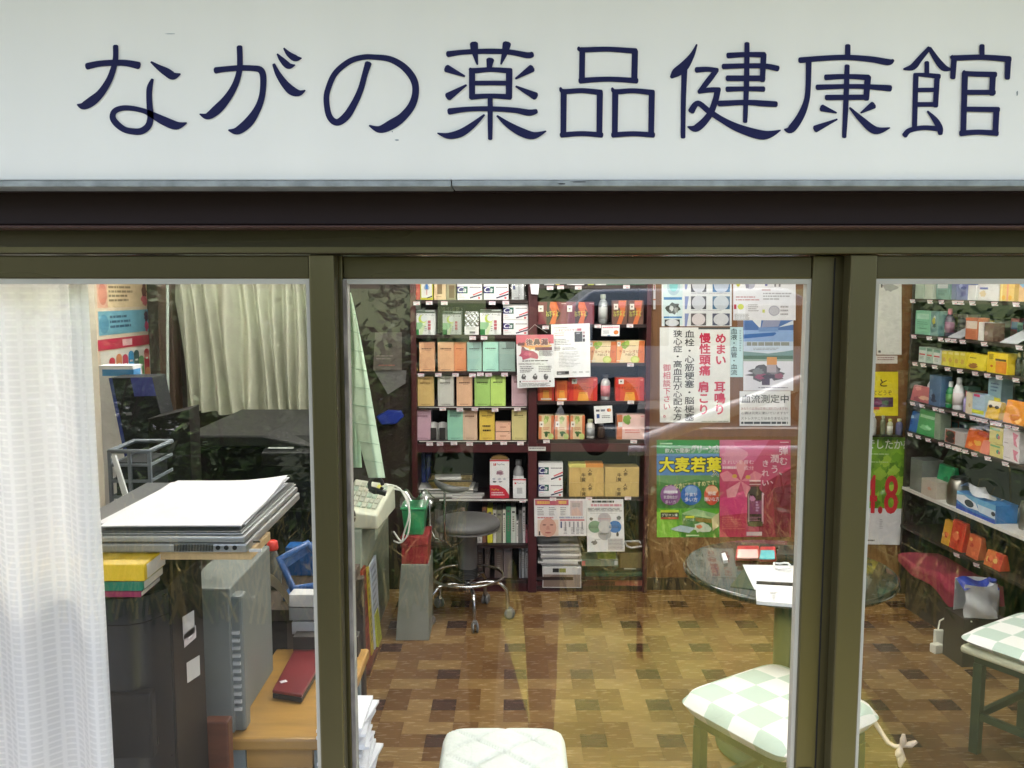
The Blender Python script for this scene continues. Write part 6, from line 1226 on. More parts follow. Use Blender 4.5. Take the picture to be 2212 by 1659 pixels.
# ================================================================ sheer curtain
def sheer_mat(nm='sheer_curtain', cc=(.83, .81, .77), lo=.87, hi=1.0):
    m = bpy.data.materials.new(nm); m.use_nodes = True; n = m.node_tree.nodes; l = m.node_tree.links
    b = n['Principled BSDF']; b.inputs['Base Color'].default_value = (*cc, 1); b.inputs['Roughness'].default_value = .9
    tl = n.new('ShaderNodeBsdfTranslucent'); tl.inputs[0].default_value = (*cc, 1)
    tr = n.new('ShaderNodeBsdfTransparent')
    tc = n.new('ShaderNodeTexCoord'); sp = n.new('ShaderNodeSeparateXYZ'); l.new(tc.outputs['Object'], sp.inputs[0])
    no = n.new('ShaderNodeTexNoise'); no.inputs['Scale'].default_value = 7; l.new(tc.outputs['Object'], no.inputs['Vector'])
    ad = n.new('ShaderNodeMath'); ad.operation = 'MULTIPLY_ADD'; ad.inputs[1].default_value = .006; l.new(no.outputs[0], ad.inputs[0]); l.new(sp.outputs[2], ad.inputs[2])
    fr = n.new('ShaderNodeMath'); fr.operation = 'MULTIPLY'; fr.inputs[1].default_value = 2 * math.pi / .0105; l.new(ad.outputs[0], fr.inputs[0])
    si = n.new('ShaderNodeMath'); si.operation = 'SINE'; l.new(fr.outputs[0], si.inputs[0])
    fx = n.new('ShaderNodeMath'); fx.operation = 'MULTIPLY'; fx.inputs[1].default_value = 2 * math.pi / .021; l.new(sp.outputs[0], fx.inputs[0]); sx_ = n.new('ShaderNodeMath'); sx_.operation = 'SINE'; l.new(fx.outputs[0], sx_.inputs[0]); mxx = n.new('ShaderNodeMath'); mxx.operation = 'MAXIMUM'; l.new(si.outputs[0], mxx.inputs[0]); l.new(sx_.outputs[0], mxx.inputs[1]); si = mxx
    mr = n.new('ShaderNodeMapRange'); mr.inputs['From Min'].default_value = .35; mr.inputs['From Max'].default_value = .85; mr.inputs['To Min'].default_value = lo; mr.inputs['To Max'].default_value = hi; l.new(si.outputs[0], mr.inputs[0])
    m1 = n.new('ShaderNodeMixShader'); m1.inputs[0].default_value = .33; l.new(b.outputs[0], m1.inputs[1]); l.new(tl.outputs[0], m1.inputs[2])
    m2 = n.new('ShaderNodeMixShader'); l.new(mr.outputs[0], m2.inputs[0]); l.new(tr.outputs[0], m2.inputs[1]); l.new(m1.outputs[0], m2.inputs[2])
    l.new(m2.outputs[0], n['Material Output'].inputs[0]); return m
sheer = sheer_mat(); dC = DG + .075
hemm = sheer_mat('curtain_hem', (.78, .77, .72), .93, .97)
CU = empty('sheer_curtain', (-.8, CAM_Y + dC, .12)); tag(CU, 'white sheer curtain with woven stripes behind the left glass door', 'curtain')
xr_t, xr_b = P(206, 615, dC).x, P(263, 1650, dC).x
zt_c, zb_c = 1.93, .12
def cur_x(b): z = zb_c + (zt_c - zb_c) * b; k = (EYE - z) / (EYE - P(0, 1650, dC).z); return xr_t + (xr_b - xr_t) * max(-.2, min(1.4, k))
XL = -1.16
def cfn(a, b):
    xr = cur_x(b); x = XL + (xr - XL) * a
    y = CAM_Y + dC + .030 * math.sin(a * 24 + .4 * math.sin(b * 3)) * (.7 + .3 * (1 - b)) + .012 * math.sin(a * 11 + b)
    return Vector((x, y, zb_c + (zt_c - zb_c) * b))
m = MB(); m.grid(cfn, 160, 20, sheer); obj('cloth', m, CU)
def hfn(a, b):
    return Vector((P(163 + 41 * a, 900, dC - .03).x, CAM_Y + dC - .03 + .004 * math.sin(a * 6), zb_c + (zt_c - zb_c) * b))
m = MB(); m.grid(hfn, 6, 20, hemm); obj('hem', m, CU)
m = MB(); m.tube([(-1.2, CAM_Y + dC, 1.945), (-.5, CAM_Y + dC, 1.945)], .006, seal, n=8); o = obj('curtain_rod', m); tag(o, 'thin rod carrying the white sheer curtain', 'rod')

# ================================================================ left wall: poster, post, gathered curtain
XW = -1.578
def wl_pt(u, v):
    a = (u - 1106) / F; b = (829.5 - v) / F; t = XW / a; return Vector((XW, CAM_Y + t * (cT + b * sT), EYE + t * (-sT + b * cT)))
y0p, y1p = wl_pt(208, 700).y, wl_pt(326, 700).y
zt_p, zb_p = wl_pt(260, 560).z, wl_pt(260, 845).z
def a_kids(f):
    f.rect(0, 0, 1, .13, (226, 190, 160)); f.rect(.03, .16, .97, .36, (232, 208, 168)); f.rect(.03, .16, .2, .36, (232, 180, 156)); f.ell(.12, .26, .07, .08, (220, 140, 120)); f.blob(.88, .24, .05, .07, (120, 60, 60)); f.blob(.88, .31, .06, .04, (214, 110, 120)); f.lines(.22, .20, .7, .33, 4, (150, 130, 100), th=.5)
    f.rect(.03, .385, .97, .56, (126, 186, 206)); f.ell(.12, .48, .08, .07, (96, 160, 190)); f.lines(.22, .42, .68, .53, 3, (70, 110, 140), th=.5); f.blob(.90, .44, .04, .05, (90, 50, 76)); f.blob(.90, .52, .04, .04, (206, 70, 120))
    f.rect(0, .59, 1, .67, (206, 50, 84)); f.rect(.42, .605, .60, .655, (232, 190, 190)); f.rect(.03, .68, .97, 1, (236, 232, 222))
    for k, (x, h, c) in enumerate(((.10, .17, (56, 130, 80)), (.22, .24, (206, 50, 76)), (.34, .26, (226, 140, 90)), (.45, .25, (206, 60, 96)), (.56, .27, (60, 150, 206)), (.66, .27, (70, 90, 96)), (.75, .22, (120, 180, 120)), (.86, .27, (214, 60, 80)), (.36, .10, (40, 110, 150)), (.47, .12, (70, 170, 130)), (.58, .12, (40, 100, 140)), (.70, .13, (236, 140, 160)), (.10, .05, (40, 50, 110)), (.86, .12, (232, 150, 110)))):
        f.rect(x - .05, 1 - h, x + .05, 1, c); f.ell(x, 1 - h, .05, .03, c); f.rect(x - .025, 1 - h + .04, x + .025, 1 - h + .055, (236, 226, 220))
m_ = sheet('poster', 'bright poster with coloured rounded bars and a red band on the left wall', 'poster', (XW, y0p, zt_p), (XW, y1p, zt_p - .005), (XW, y1p + .01, zb_p - .005), (XW, y0p, zb_p), (232, 214, 190), a_kids)
dp = mat('dark_post_wood', (70, 54, 42), rough=.45, nz=.3, scale=5, stretch=(8, 8, .5))
m = MB(); m.box(P(345, 700, 3.78).x, P(376, 700, 3.78).x, CAM_Y + 3.76, CAM_Y + 3.85, 0, zt, dp); o = obj('corner_post', m, bev=.004); tag(o, 'dark brown wooden post between the bright poster and cream curtain', 'post')
m = MB(); m.tube([P(362, 615, 3.74), P(362, 760, 3.74), P(363, 850, 3.74)], .006, pr(176, 190, 180), n=6); o = obj('door_edge_strip', m); tag(o, 'thin pale strip running down the dark wooden post', 'strip')
linen = mat('cream_linen', (176, 178, 158), rough=.9, nz=.07, bump=.3, bscale=350)
dV = 3.80
VC = empty('gathered_curtain', (P(520, 890, dV).x, CAM_Y + dV, P(520, 893, dV).z)); tag(VC, 'short gathered cream curtain hanging above the black printer', 'curtain')
zv1, zv0 = 1.92, P(520, 893, dV).z
def vfn(a, b):
    u0 = 366 + 34 * (1 - b) ** .7; x0, x1 = P(u0, 750, dV).x, P(742, 750, dV).x
    ph = a * 74 + 2.2 * math.sin(a * 9) + .8 * math.sin(b * 5 + a * 20)
    y = CAM_Y + dV + (.034 * math.sin(ph) + .010 * math.sin(ph * .43 + b * 2)) * (.55 + .55 * (1 - b))
    z = zv0 + (zv1 - zv0) * b + (1 - b) * (.012 * math.sin(a * 14) - .02 * a)
    return Vector((x0 + (x1 - x0) * a, y, z))
m = MB(); m.grid(vfn, 190, 24, linen); obj('cloth', m, VC)
m = MB(); m.tube([(-1.5, CAM_Y + dV, 1.93), (-.72, CAM_Y + dV, 1.93)], .008, dp, n=8); obj('rod', m, VC)

# ================================================================ printer and what surrounds it
prblk = mat('printer_black', (24, 24, 25), spec=.25, rough=.5, nz=.15, scale=10, bump=.03, bscale=400)
prtop = mat('printer_lid_grey', (36, 36, 36), spec=.25, rough=.5, nz=.12, scale=8)
zp = 1.285
PR = empty('printer', (-.78, CAM_Y + 3.1, 1.03)); tag(PR, 'black multifunction printer below the cream curtain', 'printer')
A_, B_, C_, D_ = floor_pt(392, 937, zp), floor_pt(700, 932, zp), floor_pt(700, 884, zp), floor_pt(436, 892, zp)
xA, xB, yA, yB = A_.x, -.625, A_.y, C_.y
m = MB(); m.box(xA + .004, xB, yA + .02, yB, 1.03, zp - .045, prblk); obj('body', m, PR, bev=.008)
m = MB(); m.hexa([(xA, yA, zp - .043), (xB + .005, yA, zp - .043), (xB + .005, yB, zp - .043), (xA + .02, yB, zp - .043), (xA, yA, zp - .006), (xB - .16, yA, zp - .006), (xB - .10, yB, zp), (xA + .02, yB, zp)], prtop); obj('scanner_lid', m, PR, bev=.006)
m = MB(); m.hexa([(xB - .155, yA - .03, zp - .10), (xB + .005, yA - .03, zp - .10), (xB + .005, yA + .10, zp - .10), (xB - .155, yA + .10, zp - .10), (xB - .155, yA - .03, zp - .055), (xB + .005, yA - .03, zp - .055), (xB + .005, yA + .10, zp - .02), (xB - .15, yA + .10, zp - .02)], prblk); cp = obj('control_panel', m, PR, bev=.004)
m = MB(); m.face([(xB - .14, yA - .01, zp - .0455), (xB - .06, yA - .01, zp - .0455), (xB - .06, yA + .05, zp - .030), (xB - .14, yA + .05, zp - .030)], pr(150, 156, 150)); obj('display', m, cp)
m = MB(); m.box(xA + .03, xB - .17, yA + .012, yA + .02, 1.06, 1.10, gap); obj('paper_slot', m, PR)
m = MB(); m.box(xA + .02, xB - .02, yA + .04, yB - .02, 0, 1.0295, prblk); o = obj('cabinet', m, bev=.004); tag(o, 'black cabinet that carries the printer', 'cabinet')

# table carrying file boxes and the basket
deskm = mat('dark_desk_board', (70, 58, 48), rough=.5, nz=.2)
zd = .96; yd0, yd1 = CAM_Y + 2.0, CAM_Y + 2.62
DK = empty('side_desk', (-1.25, (yd0 + yd1) / 2, 0)); tag(DK, 'dark side desk along the left wall under the file boxes', 'desk')
m = MB(); m.box(-1.56, -.86, yd0, yd1, zd - .03, zd, deskm); obj('desk_top', m, DK, bev=.003)
for x in (-1.53, -.89):
    for y in (yd0 + .03, yd1 - .03): m = MB(); m.box(x - .02, x + .02, y - .02, y + .02, 0, zd - .03, deskm); obj('leg', m, DK)
# black file box leaning, blue top
d1 = 2.5
FB = empty('file_box', P(280, 1000, d1)); tag(FB, 'tall black file box with a blue upper band beside the curtain', 'file box')
fbm = mat('file_black', (28, 30, 34), spec=.25, rough=.55, nz=.12)
pa, pb = P(228, 818, d1), P(316, 815, d1)
zfb = zd + .001; xa, xb_ = pa.x, pb.x
m = MB(); m.hexa([(xa + .09, pa.y, zfb), (xb_ + .11, pa.y + .02, zfb), (xb_ + .11, pa.y + .10, zfb), (xa + .09, pa.y + .08, zfb), (xa, pa.y + .02, pa.z), (xb_, pa.y + .04, pa.z), (xb_, pa.y + .14, pa.z), (xa, pa.y + .12, pa.z)], fbm); obj('body', m, FB, bev=.002)
ff = lambda a, b: Vector((xa + .09, pa.y, zfb)).lerp(Vector((xb_ + .11, pa.y + .02, zfb)), a).lerp(Vector((xa, pa.y + .02, pa.z)).lerp(Vector((xb_, pa.y + .04, pa.z)), a), b) - Y3 * .0012
m = MB(); m.face([ff(.5, .90), ff(1, .90), ff(1, 1), ff(.5, 1)], pr(48, 58, 140)); m.face([ff(0, .5), ff(.08, .5), ff(.08, 1), ff(0, 1)], pr(30, 50, 130)); obj('blue_band', m, FB)
m = MB(); m.face([ff(.22, .80) - Y3 * .0006, ff(.36, .80) - Y3 * .0006, ff(.36, .815) - Y3 * .0006, ff(.22, .815) - Y3 * .0006], pr(120, 120, 126)); obj('emblem', m, FB)
m = MB(); q = P(212, 770, 2.62); m.box(q.x, q.x + .10, q.y, q.y + .06, zd + .001, P(0, 790, 2.62).z, pr(226, 228, 230)); m.box(q.x + .01, q.x + .101, q.y - .001, q.y + .05, P(0, 812, 2.62).z, P(0, 798, 2.62).z, pr(60, 140, 200)); o = obj('white_carton', m); tag(o, 'white carton with a blue band behind the tall black file box', 'carton')
# second dark box
m = MB(); d2 = 2.42; a, b = P(318, 905, d2), P(394, 890, d2)
m.hexa([(a.x, a.y, zd + .001), (b.x, a.y + .05, zd + .001), (b.x - .01, a.y + .16, zd + .001), (a.x, a.y + .12, zd + .001), (a.x, a.y, a.z), (b.x, a.y + .05, b.z), (b.x - .01, a.y + .16, b.z), (a.x, a.y + .12, a.z)], mat('file_dark_brown', (26, 23, 21), spec=.2, rough=.6, nz=.2)); o = obj('document_case', m, bev=.002); tag(o, 'plain dark brown document case next to the printer', 'case')
# grey slotted basket
dB_ = 2.22; a, b = P(236, 975, dB_), P(322, 975, dB_)
BK = empty('slotted_basket', ((a.x + b.x) / 2, a.y + .08, zd)); tag(BK, 'grey slotted plastic basket in front of the black file box', 'basket')
bkm = mat('grey_basket_plastic', (112, 120, 128), rough=.45, nz=.08); z1 = a.z
m = MB(); m.tube([(a.x, a.y, z1), (b.x, a.y, z1), (b.x, a.y + .15, z1), (a.x, a.y + .15, z1)], .006, bkm, n=6, close=True); obj('rim', m, BK)
for k in range(9):
    z = zd + .012 + k * (z1 - zd - .03) / 8.5
    m = MB(); m.box(a.x, b.x, a.y - .002, a.y + .002, z, z + .007, bkm); m.box(b.x - .002, b.x + .002, a.y + .0025, a.y + .148, z, z + .007, bkm); m.box(a.x - .002, a.x + .002, a.y + .0025, a.y + .148, z, z + .007, bkm); obj('slat', m, BK)
for x in (a.x, (a.x + b.x) / 2, b.x): m = MB(); m.box(x - .004, x + .004, a.y - .0035, a.y + .0045, zd + .001, z1, bkm); obj('upright', m, BK)
m = MB(); m.box(a.x + .01, b.x - .01, a.y + .01, a.y + .14, zd + .002, z1 - .03, fbm); o = obj('folder_bundle', m); tag(o, 'dark folders standing inside the grey slotted basket', 'folders')
m = MB(); m.hexa([P(240, 985, 2.12), P(248, 983, 2.12), P(252, 983, 2.14), P(244, 985, 2.14), P(278, 1120, 2.1), P(290, 1112, 2.1), P(292, 1112, 2.12), P(280, 1120, 2.12)], pr(222, 226, 224))
m.v = [v for v in m.v]; o = obj('white_ruler', m); tag(o, 'white ruler leaning against the grey slotted basket', 'ruler')

# ================================================================ laptops, paper pile, board
lapm = mat('laptop_silver', (150, 152, 150), rough=.36, metal=.4, nz=.08); lapd = mat('laptop_dark', (70, 72, 72), rough=.4, nz=.1)
d1 = 1.55; xr = P(533, 1170, d1).x; yl0 = CAM_Y + d1; yl1 = yl0 + .40; xl0 = xr - .33
zlb = P(0, 1194, d1).z
def laptop(z, h, dx, dy, label, top):
    t = empty('laptop', ((xl0 + xr) / 2, (yl0 + yl1) / 2, z)); tag(t, label, 'laptop')
    m = MB(); m.box(xl0 + dx, xr + dx, yl0 + dy, yl1 + dy, z, z + h * .56, lapm); obj('base', m, t, bev=.003)
    m = MB(); m.box(xl0 + dx, xr + dx - .004, yl0 + dy + .002, yl1 + dy, z + h * .60, z + h, top); obj('lid', m, t, bev=.003)
    m = MB(); m.box(xl0 + dx + .002, xr + dx - .006, yl0 + dy + .004, yl1 + dy, z + h * .561, z + h * .599, gap); obj('gap_line', m, t)
    return t
h1 = (P(0, 1160, d1).z - zlb)
t = laptop(zlb, h1, 0, 0, 'thick silver laptop with jacks on its side under the paper pile', lapm)
yf = yl0 - .0006
m = MB()
for u in (471, 489, 507): c = P(u, 1183, d1); m.tube([(c.x, yf - .0006, c.z), (c.x, yf + .002, c.z)], .0042, gap, n=12)
obj('jack', m, t)
m = MB()
for k in range(26): x = P(376 + k * 3.3, 1183, d1).x; m.box(x, x + .0016, yf - .0004, yf + .002, P(0, 1191, d1).z, P(0, 1176, d1).z, gap)
obj('vent', m, t)
m = MB(); m.box(P(525 - 52, 0, d1).x + .04, P(525, 0, d1).x - .012, yf, yf + .002, P(0, 1172, d1).z, P(0, 1169, d1).z, gap); m.box(P(500, 0, d1).x, P(528, 0, d1).x, yf - .0008, yf + .003, P(0, 1192, d1).z, P(0, 1186, d1).z, pr(196, 196, 192)); obj('card_slot', m, t)
z2 = zlb + h1 + .0006
laptop(z2, .006, -.01, .01, 'thin dark laptop between the silver one and papers', lapd)
z3 = z2 + .0064
PP = empty('paper_pile', ((xl0 + xr) / 2, (yl0 + yl1) / 2, z3)); tag(PP, 'fanned pile of white copy paper on the laptops', 'paper pile')
rq = random.Random(5)
for k in range(4):
    an = rq.uniform(-.05, .05); c = Vector(((xl0 + xr) / 2 + .012 + rq.uniform(-.010, .010), (yl0 + yl1) / 2 + .01 + rq.uniform(-.01, .012), z3 + .0005 + k * .0019))
    W, D = .25, .36
    m = MB()
    def pf(a, b, c=c, an=an, k=k):
        x, y = (a - .5) * W, (b - .5) * D; lift = .010 * (k / 4) * max(0, (a + b - 1.3)) ** 2 * 4 - .002 * (a - .5) ** 2
        return Vector((c.x + x * math.cos(an) - y * math.sin(an), c.y + x * math.sin(an) + y * math.cos(an), c.z + lift))
    top = [pf(i / 6, j / 6) for j in range(7) for i in range(7)]
    m.grid(lambda a, b: pf(a, b) + Z3 * .0014, 6, 6, pr(*((232, 232, 236), (206, 206, 212), (226, 226, 230))[k % 3]), False)
    m.grid(lambda a, b: pf(a, b), 6, 6, pr(206, 206, 210), False)
    rim = [(i / 6, 0) for i in range(7)] + [(1, i / 6) for i in range(1, 7)] + [(1 - i / 6, 1) for i in range(1, 7)] + [(0, 1 - i / 6) for i in range(1, 6)]
    for i in range(len(rim)): p, q = pf(*rim[i]), pf(*rim[(i + 1) % len(rim)]); m.face([p, q, q + Z3 * .0014, p + Z3 * .0014], pr(196, 196, 200))
    obj('sheet', m, PP)
woodb = mat('pine_board', (196, 166, 118), rough=.6, nz=.2, scale=6, stretch=(1, 8, 8))
BD = empty('wooden_board', ((xl0 + xr) / 2, (yl0 + yl1) / 2, 0)); tag(BD, 'pale wooden riser board under the laptops', 'board')
zbd = P(0, 1214, d1).z
m = MB(); m.box(xl0 - .1, xr + .004, yl0 + .012, yl0 + .14, zbd, zlb - .0006, woodb); obj('plank', m, BD, bev=.002)
for x, zq_ in ((xl0 - .06, 0), (xl0 + .13, P(0, 1283, 1.52).z + .001), (P(500, 1400, 2.2).x, .791)): m = MB(); yq = yl0 + .05 if zq_ != .791 else yl1 - .01; m.box(x - .015, x + .015, yq, yq + .03, zq_, zbd - .0006 if zq_ != .791 else zlb - .0006, deskm); obj('leg', m, BD)
# books on the tower
ztw = P(0, 1283, 1.52).z
for k, (c, l, h, w) in enumerate((((150, 40, 84), 'crimson', .012, 0), ((20, 120, 96), 'teal green', .018, .012), ((226, 190, 30), 'yellow', .030, .03))):
    zb_ = ztw + (.0, .0126, .0312)[k]; x1 = P(302 + k * 7, 1240, 1.5).x
    t = empty('book', (x1 - .1, CAM_Y + 1.6, zb_)); tag(t, l + ' book in the short stack on the black tower', 'book')
    m = MB(); m.box(x1 - .20, x1, CAM_Y + 1.50 - .004 * k, CAM_Y + 1.585, zb_ + .0005, zb_ + h, pr(*c)); obj('cover', m, t, bev=.002)
    m = MB(); m.box(x1 - .19, x1 + .0008, CAM_Y + 1.503, CAM_Y + 1.583, zb_ + .003, zb_ + h - .003, pr(226, 220, 206)); obj('pages', m, t)
# black PC tower
tw = mat('tower_black', (22, 23, 25), spec=.3, rough=.45, nz=.12, scale=6); twd = mat('tower_front', (30, 34, 38), rough=.28, nz=.1)
x0, x1 = P(200, 1400, 1.53).x, P(352, 1400, 1.53).x; yt0, yt1 = CAM_Y + 1.50, CAM_Y + 1.74; zt0 = ztw - .47
TW = empty('computer_tower', ((x0 + x1) / 2, (yt0 + yt1) / 2, zt0)); tag(TW, 'black computer tower with two white stickers behind the curtain edge', 'computer')
m = MB(); m.box(x0, x1 - .0005, yt0 + .075, yt1, zt0, ztw, tw); obj('case', m, TW, bev=.004)
m = MB(); m.grid(lambda a, b: Vector((x0 + (x1 - x0) * a, yt0 + .07 * a ** 5 + .006 * math.cos(a * 3), zt0 + (ztw - zt0) * b - .02 * max(0, b - .9) * (1 + a))), 28, 10, twd); m.grid(lambda a, b: Vector((x0 + (x1 - x0) * a, yt0 + .07 * a ** 5 + (.076 - .07 * a ** 5) * b, ztw - .002 * (1 - b) * (1 + a))), 20, 2, twd); m.tube([Vector((x0 + (x1 - x0) * a_, yt0 + .07 * a_ ** 5 - .001 + .006 * math.cos(a_ * 3), ztw - .05 - .10 * max(0, a_ - .8) * 4 * (a_ - .8) * 5 * 0)) for a_ in [k / 20 for k in range(21)]], .0012, gap, n=5); obj('front_bezel', m, TW)
m = MB(); m.box(x0 + .03, x1 - .012, yt0 - .0035, yt0 + .02, zt0 + .18, zt0 + .30, gap); obj('drive_bay', m, TW, bev=.004)
def side(ua, va, ub, vb, h, col, name):
    # sticker on the +x side face
    def pt(u, v): a = (u - 1106) / F; b = (829.5 - v) / F; t = x1 / a; return Vector((x1 + .0008, CAM_Y + t * (cT + b * sT), EYE + t * (-sT + b * cT)))
    p, q = pt(ua, va), pt(ub, vb); m = MB(); m.face([p, q, q - Z3 * h, p - Z3 * h], pr(*col)); obj(name, m, TW)
side(393, 1333, 418, 1318, .045, (206, 208, 208), 'sticker'); side(396, 1372, 422, 1350, .025, (222, 214, 216), 'sticker'); side(402, 1432, 430, 1415, .040, (206, 208, 206), 'sticker')
redw = mat('red_brown_wood', (104, 56, 36), rough=.45, nz=.25, scale=6, stretch=(1, 1, 6))
m = MB(); m.box(x0 - .02, P(492, 1500, 1.75).x, yt0 + .06, yt1 + .02, zt0 - .04, zt0 - .0008, redw); m.box(P(436, 1500, 1.75).x, P(490, 1500, 1.75).x, yt0 + .25, yt0 + .28, 0, zt0 + .12, redw); m.box(x0 - .02, x0 + .02, yt0 + .08, yt0 + .12, 0, zt0 - .0405, redw); o = obj('tower_stand', m, bev=.003); tag(o, 'red brown wooden stand beneath the black tower', 'stand')
# yellow table with grey computer, red laptop
zy = .79; ytab = mat('yellow_varnished_wood', (178, 136, 66), rough=.32, nz=.16, scale=6, stretch=(1, 6, 6))
ya, yb_ = floor_pt(560, 1596, zy).y, floor_pt(600, 1400, zy).y
xa, xb2 = floor_pt(470, 1596, zy).x, floor_pt(720, 1600, zy).x
YT = empty('yellow_table', ((xa + xb2) / 2, (ya + yb_) / 2, 0)); tag(YT, 'low yellow varnished table with pale blue legs', 'table')
m = MB(); m.box(xa, xb2, ya, yb_, zy - .028, zy, ytab); obj('table_top', m, YT, bev=.006)
bl = mat('pale_blue_leg', (130, 146, 150), rough=.5, nz=.08)
for x in (xa + .02, xb2 - .05):
    for y in (ya + .03, yb_ - .04): m = MB(); m.box(x, x + .028, y, y + .028, 0, zy - .0285, bl); obj('leg', m, YT)
m = MB(); m.box(xa + .05, xb2 - .055, ya + .035, ya + .055, zy - .085, zy - .0288, ytab); obj('apron', m, YT)
gm = mat('grey_desktop_case', (124, 129, 124), rough=.42, nz=.1); 
gx0, gx1 = P(442, 1400, 1.98).x, P(541, 1400, 1.98).x; gy0, gy1 = ya + .02, ya + .34
zg1 = P(0, 1238, 1.95).z
GC = empty('desktop_computer', ((gx0 + gx1) / 2, (gy0 + gy1) / 2, zy)); tag(GC, 'grey upright desktop computer with ridged front on the yellow table', 'computer')
m = MB(); m.box(gx0, gx1, gy0, gy1, zy + .001, zg1, gm); obj('case', m, GC, bev=.004)
m = MB(); m.box(gx1 - .012, gx1 + .022, gy0 + .01, gy0 + .05, zy + .001, zg1 - .02, mat('grey_desktop_front', (120, 126, 122), rough=.4)); obj('front_bezel', m, GC, bev=.006)
m = MB()
for k in range(11): z = zy + .05 + k * .017; m.box(gx1 - .008, gx1 + .016, gy0 + .004, gy0 + .0095, z, z + .007, pr(196, 198, 194))
obj('ridge', m, GC)
m = MB(); m.box(P(432, 1400, 1.9).x, P(447, 1400, 1.9).x, gy0 + .02, gy0 + .24, zt0 + .10, P(0, 1310, 1.9).z, pr(176, 180, 176)); o = obj('white_folder', m); tag(o, 'pale grey folder standing between the two computers', 'folder')
rl = mat('red_laptop', (120, 34, 38), rough=.3, nz=.15, coat=.3)
RLt = empty('red_laptop', floor_pt(640, 1440, zy)); tag(RLt, 'closed dark red laptop slanting on the yellow table', 'laptop')
q = [floor_pt(588, 1492, zy + .02), floor_pt(652, 1502, zy + .02), floor_pt(712, 1400, zy + .02), floor_pt(652, 1372, zy + .02)]
m = MB(); m.prism([p - Z3 * .019 for p in q], (0, 0, .012), blk); obj('base', m, RLt, bev=.003)
m = MB(); m.prism([p - Z3 * .006 for p in q], (0, 0, .007), rl); ld = obj('lid', m, RLt, bev=.002)
c = q[0].lerp(q[2], .18); m = MB(); m.rbox((c.x, c.y, zy + .0215), .016, .012, .0008, .6, pr(226, 222, 220)); obj('badge', m, ld)
m = MB(); m.box(gx1 + .03, xb2 - .02, yb_ - .06, yb_ - .02, zy + .001, P(0, 1330, 2.4).z, mat('dark_storage', (44, 40, 36), rough=.6, nz=.2)); o = obj('storage_box', m); tag(o, 'dark storage box at the back of the yellow table', 'box')
# upper ledge with hole punch, bottle, papers
zq = P(0, 1282, 2.45).z
m = MB(); m.box(P(560, 1290, 2.4).x, P(735, 1290, 2.4).x, CAM_Y + 2.32, CAM_Y + 2.72, zq - .03, zq, deskm)
for x in (P(565, 1290, 2.4).x, P(725, 1290, 2.4).x): m.box(x, x + .03, CAM_Y + 2.66, CAM_Y + 2.70, 0, zq - .03, deskm)
o = obj('ledge_table', m); tag(o, 'dark narrow table carrying the blue hole punch', 'table')
HP = empty('hole_punch', P(650, 1270, 2.45)); HP.location.z = zq; _off[HP.name] = Vector(HP.location); tag(HP, 'blue metal hole punch with a looped handle', 'hole punch')
hb = mat('blue_punch', (52, 92, 150), rough=.3, nz=.1)
m = MB(); m.box(P(614, 1270, 2.4).x, P(700, 1270, 2.4).x, CAM_Y + 2.38, CAM_Y + 2.46, zq + .001, zq + .020, hb); obj('base', m, HP, bev=.004)
a, b = P(612, 1215, 2.38), P(668, 1178, 2.46); cx1 = P(700, 1240, 2.4).x
m = MB()
outer = [P(604, 1208, 2.40), P(664, 1174, 2.46), P(700, 1215, 2.46), P(700, 1262, 2.42), P(632, 1272, 2.38)]
m.tube(outer, .011, hb, n=8, close=True); obj('handle', m, HP)
m = MB(); m.face([P(606, 1212, 2.41), P(664, 1178, 2.47), P(672, 1190, 2.47), P(620, 1226, 2.41)], hb); m.face([P(606, 1212, 2.405), P(620, 1226, 2.405), P(640, 1268, 2.385), P(628, 1270, 2.385)], hb); obj('arm', m, HP)
jb = P(591, 1270, 2.5); 
WB = empty('spray_bottle', (jb.x, jb.y, zq)); tag(WB, 'small clear bottle with a bright red cap beside the punch', 'bottle')
m = MB(); m.lathe((jb.x, jb.y, zq + .001), [(.022, 0), (.025, .006), (.025, .07), (.014, .10), (.012, .11)], mat('smoky_clear', (110, 110, 104), rough=.1, nz=.05), n=16); obj('body', m, WB)
m = MB(); m.lathe((jb.x, jb.y, zq + .1112), [(.016, 0), (.017, .004), (.015, .024), (.010, .027)], pr(226, 52, 44, rough=.3), n=16); obj('cap', m, WB)
m = MB(); m.box(P(620, 1200, 2.62).x, P(700, 1200, 2.62).x, CAM_Y + 2.60, CAM_Y + 2.66, zq + .001, P(0, 1178, 2.62).z, pr(20, 90, 160)); o = obj('blue_box', m, bev=.003); tag(o, 'bright blue box behind the hole punch', 'box')
paper_stack('paper_bundle', 'bundle of printed papers under the hole punch edge', 625, 700, 1283, zq - .06, 2.30, .05, 3, [(190, 190, 190), (150, 150, 148), (206, 206, 204)], .004)
m = MB(); m.grid(lambda a, b: P(570 + 55 * a, 1236 + 50 * a * a + 25 * b, 2.22 + .1 * b), 8, 4, pr(196, 198, 194)); o = obj('curled_sheet', m); tag(o, 'curled grey white sheet bending off the grey computer', 'paper')

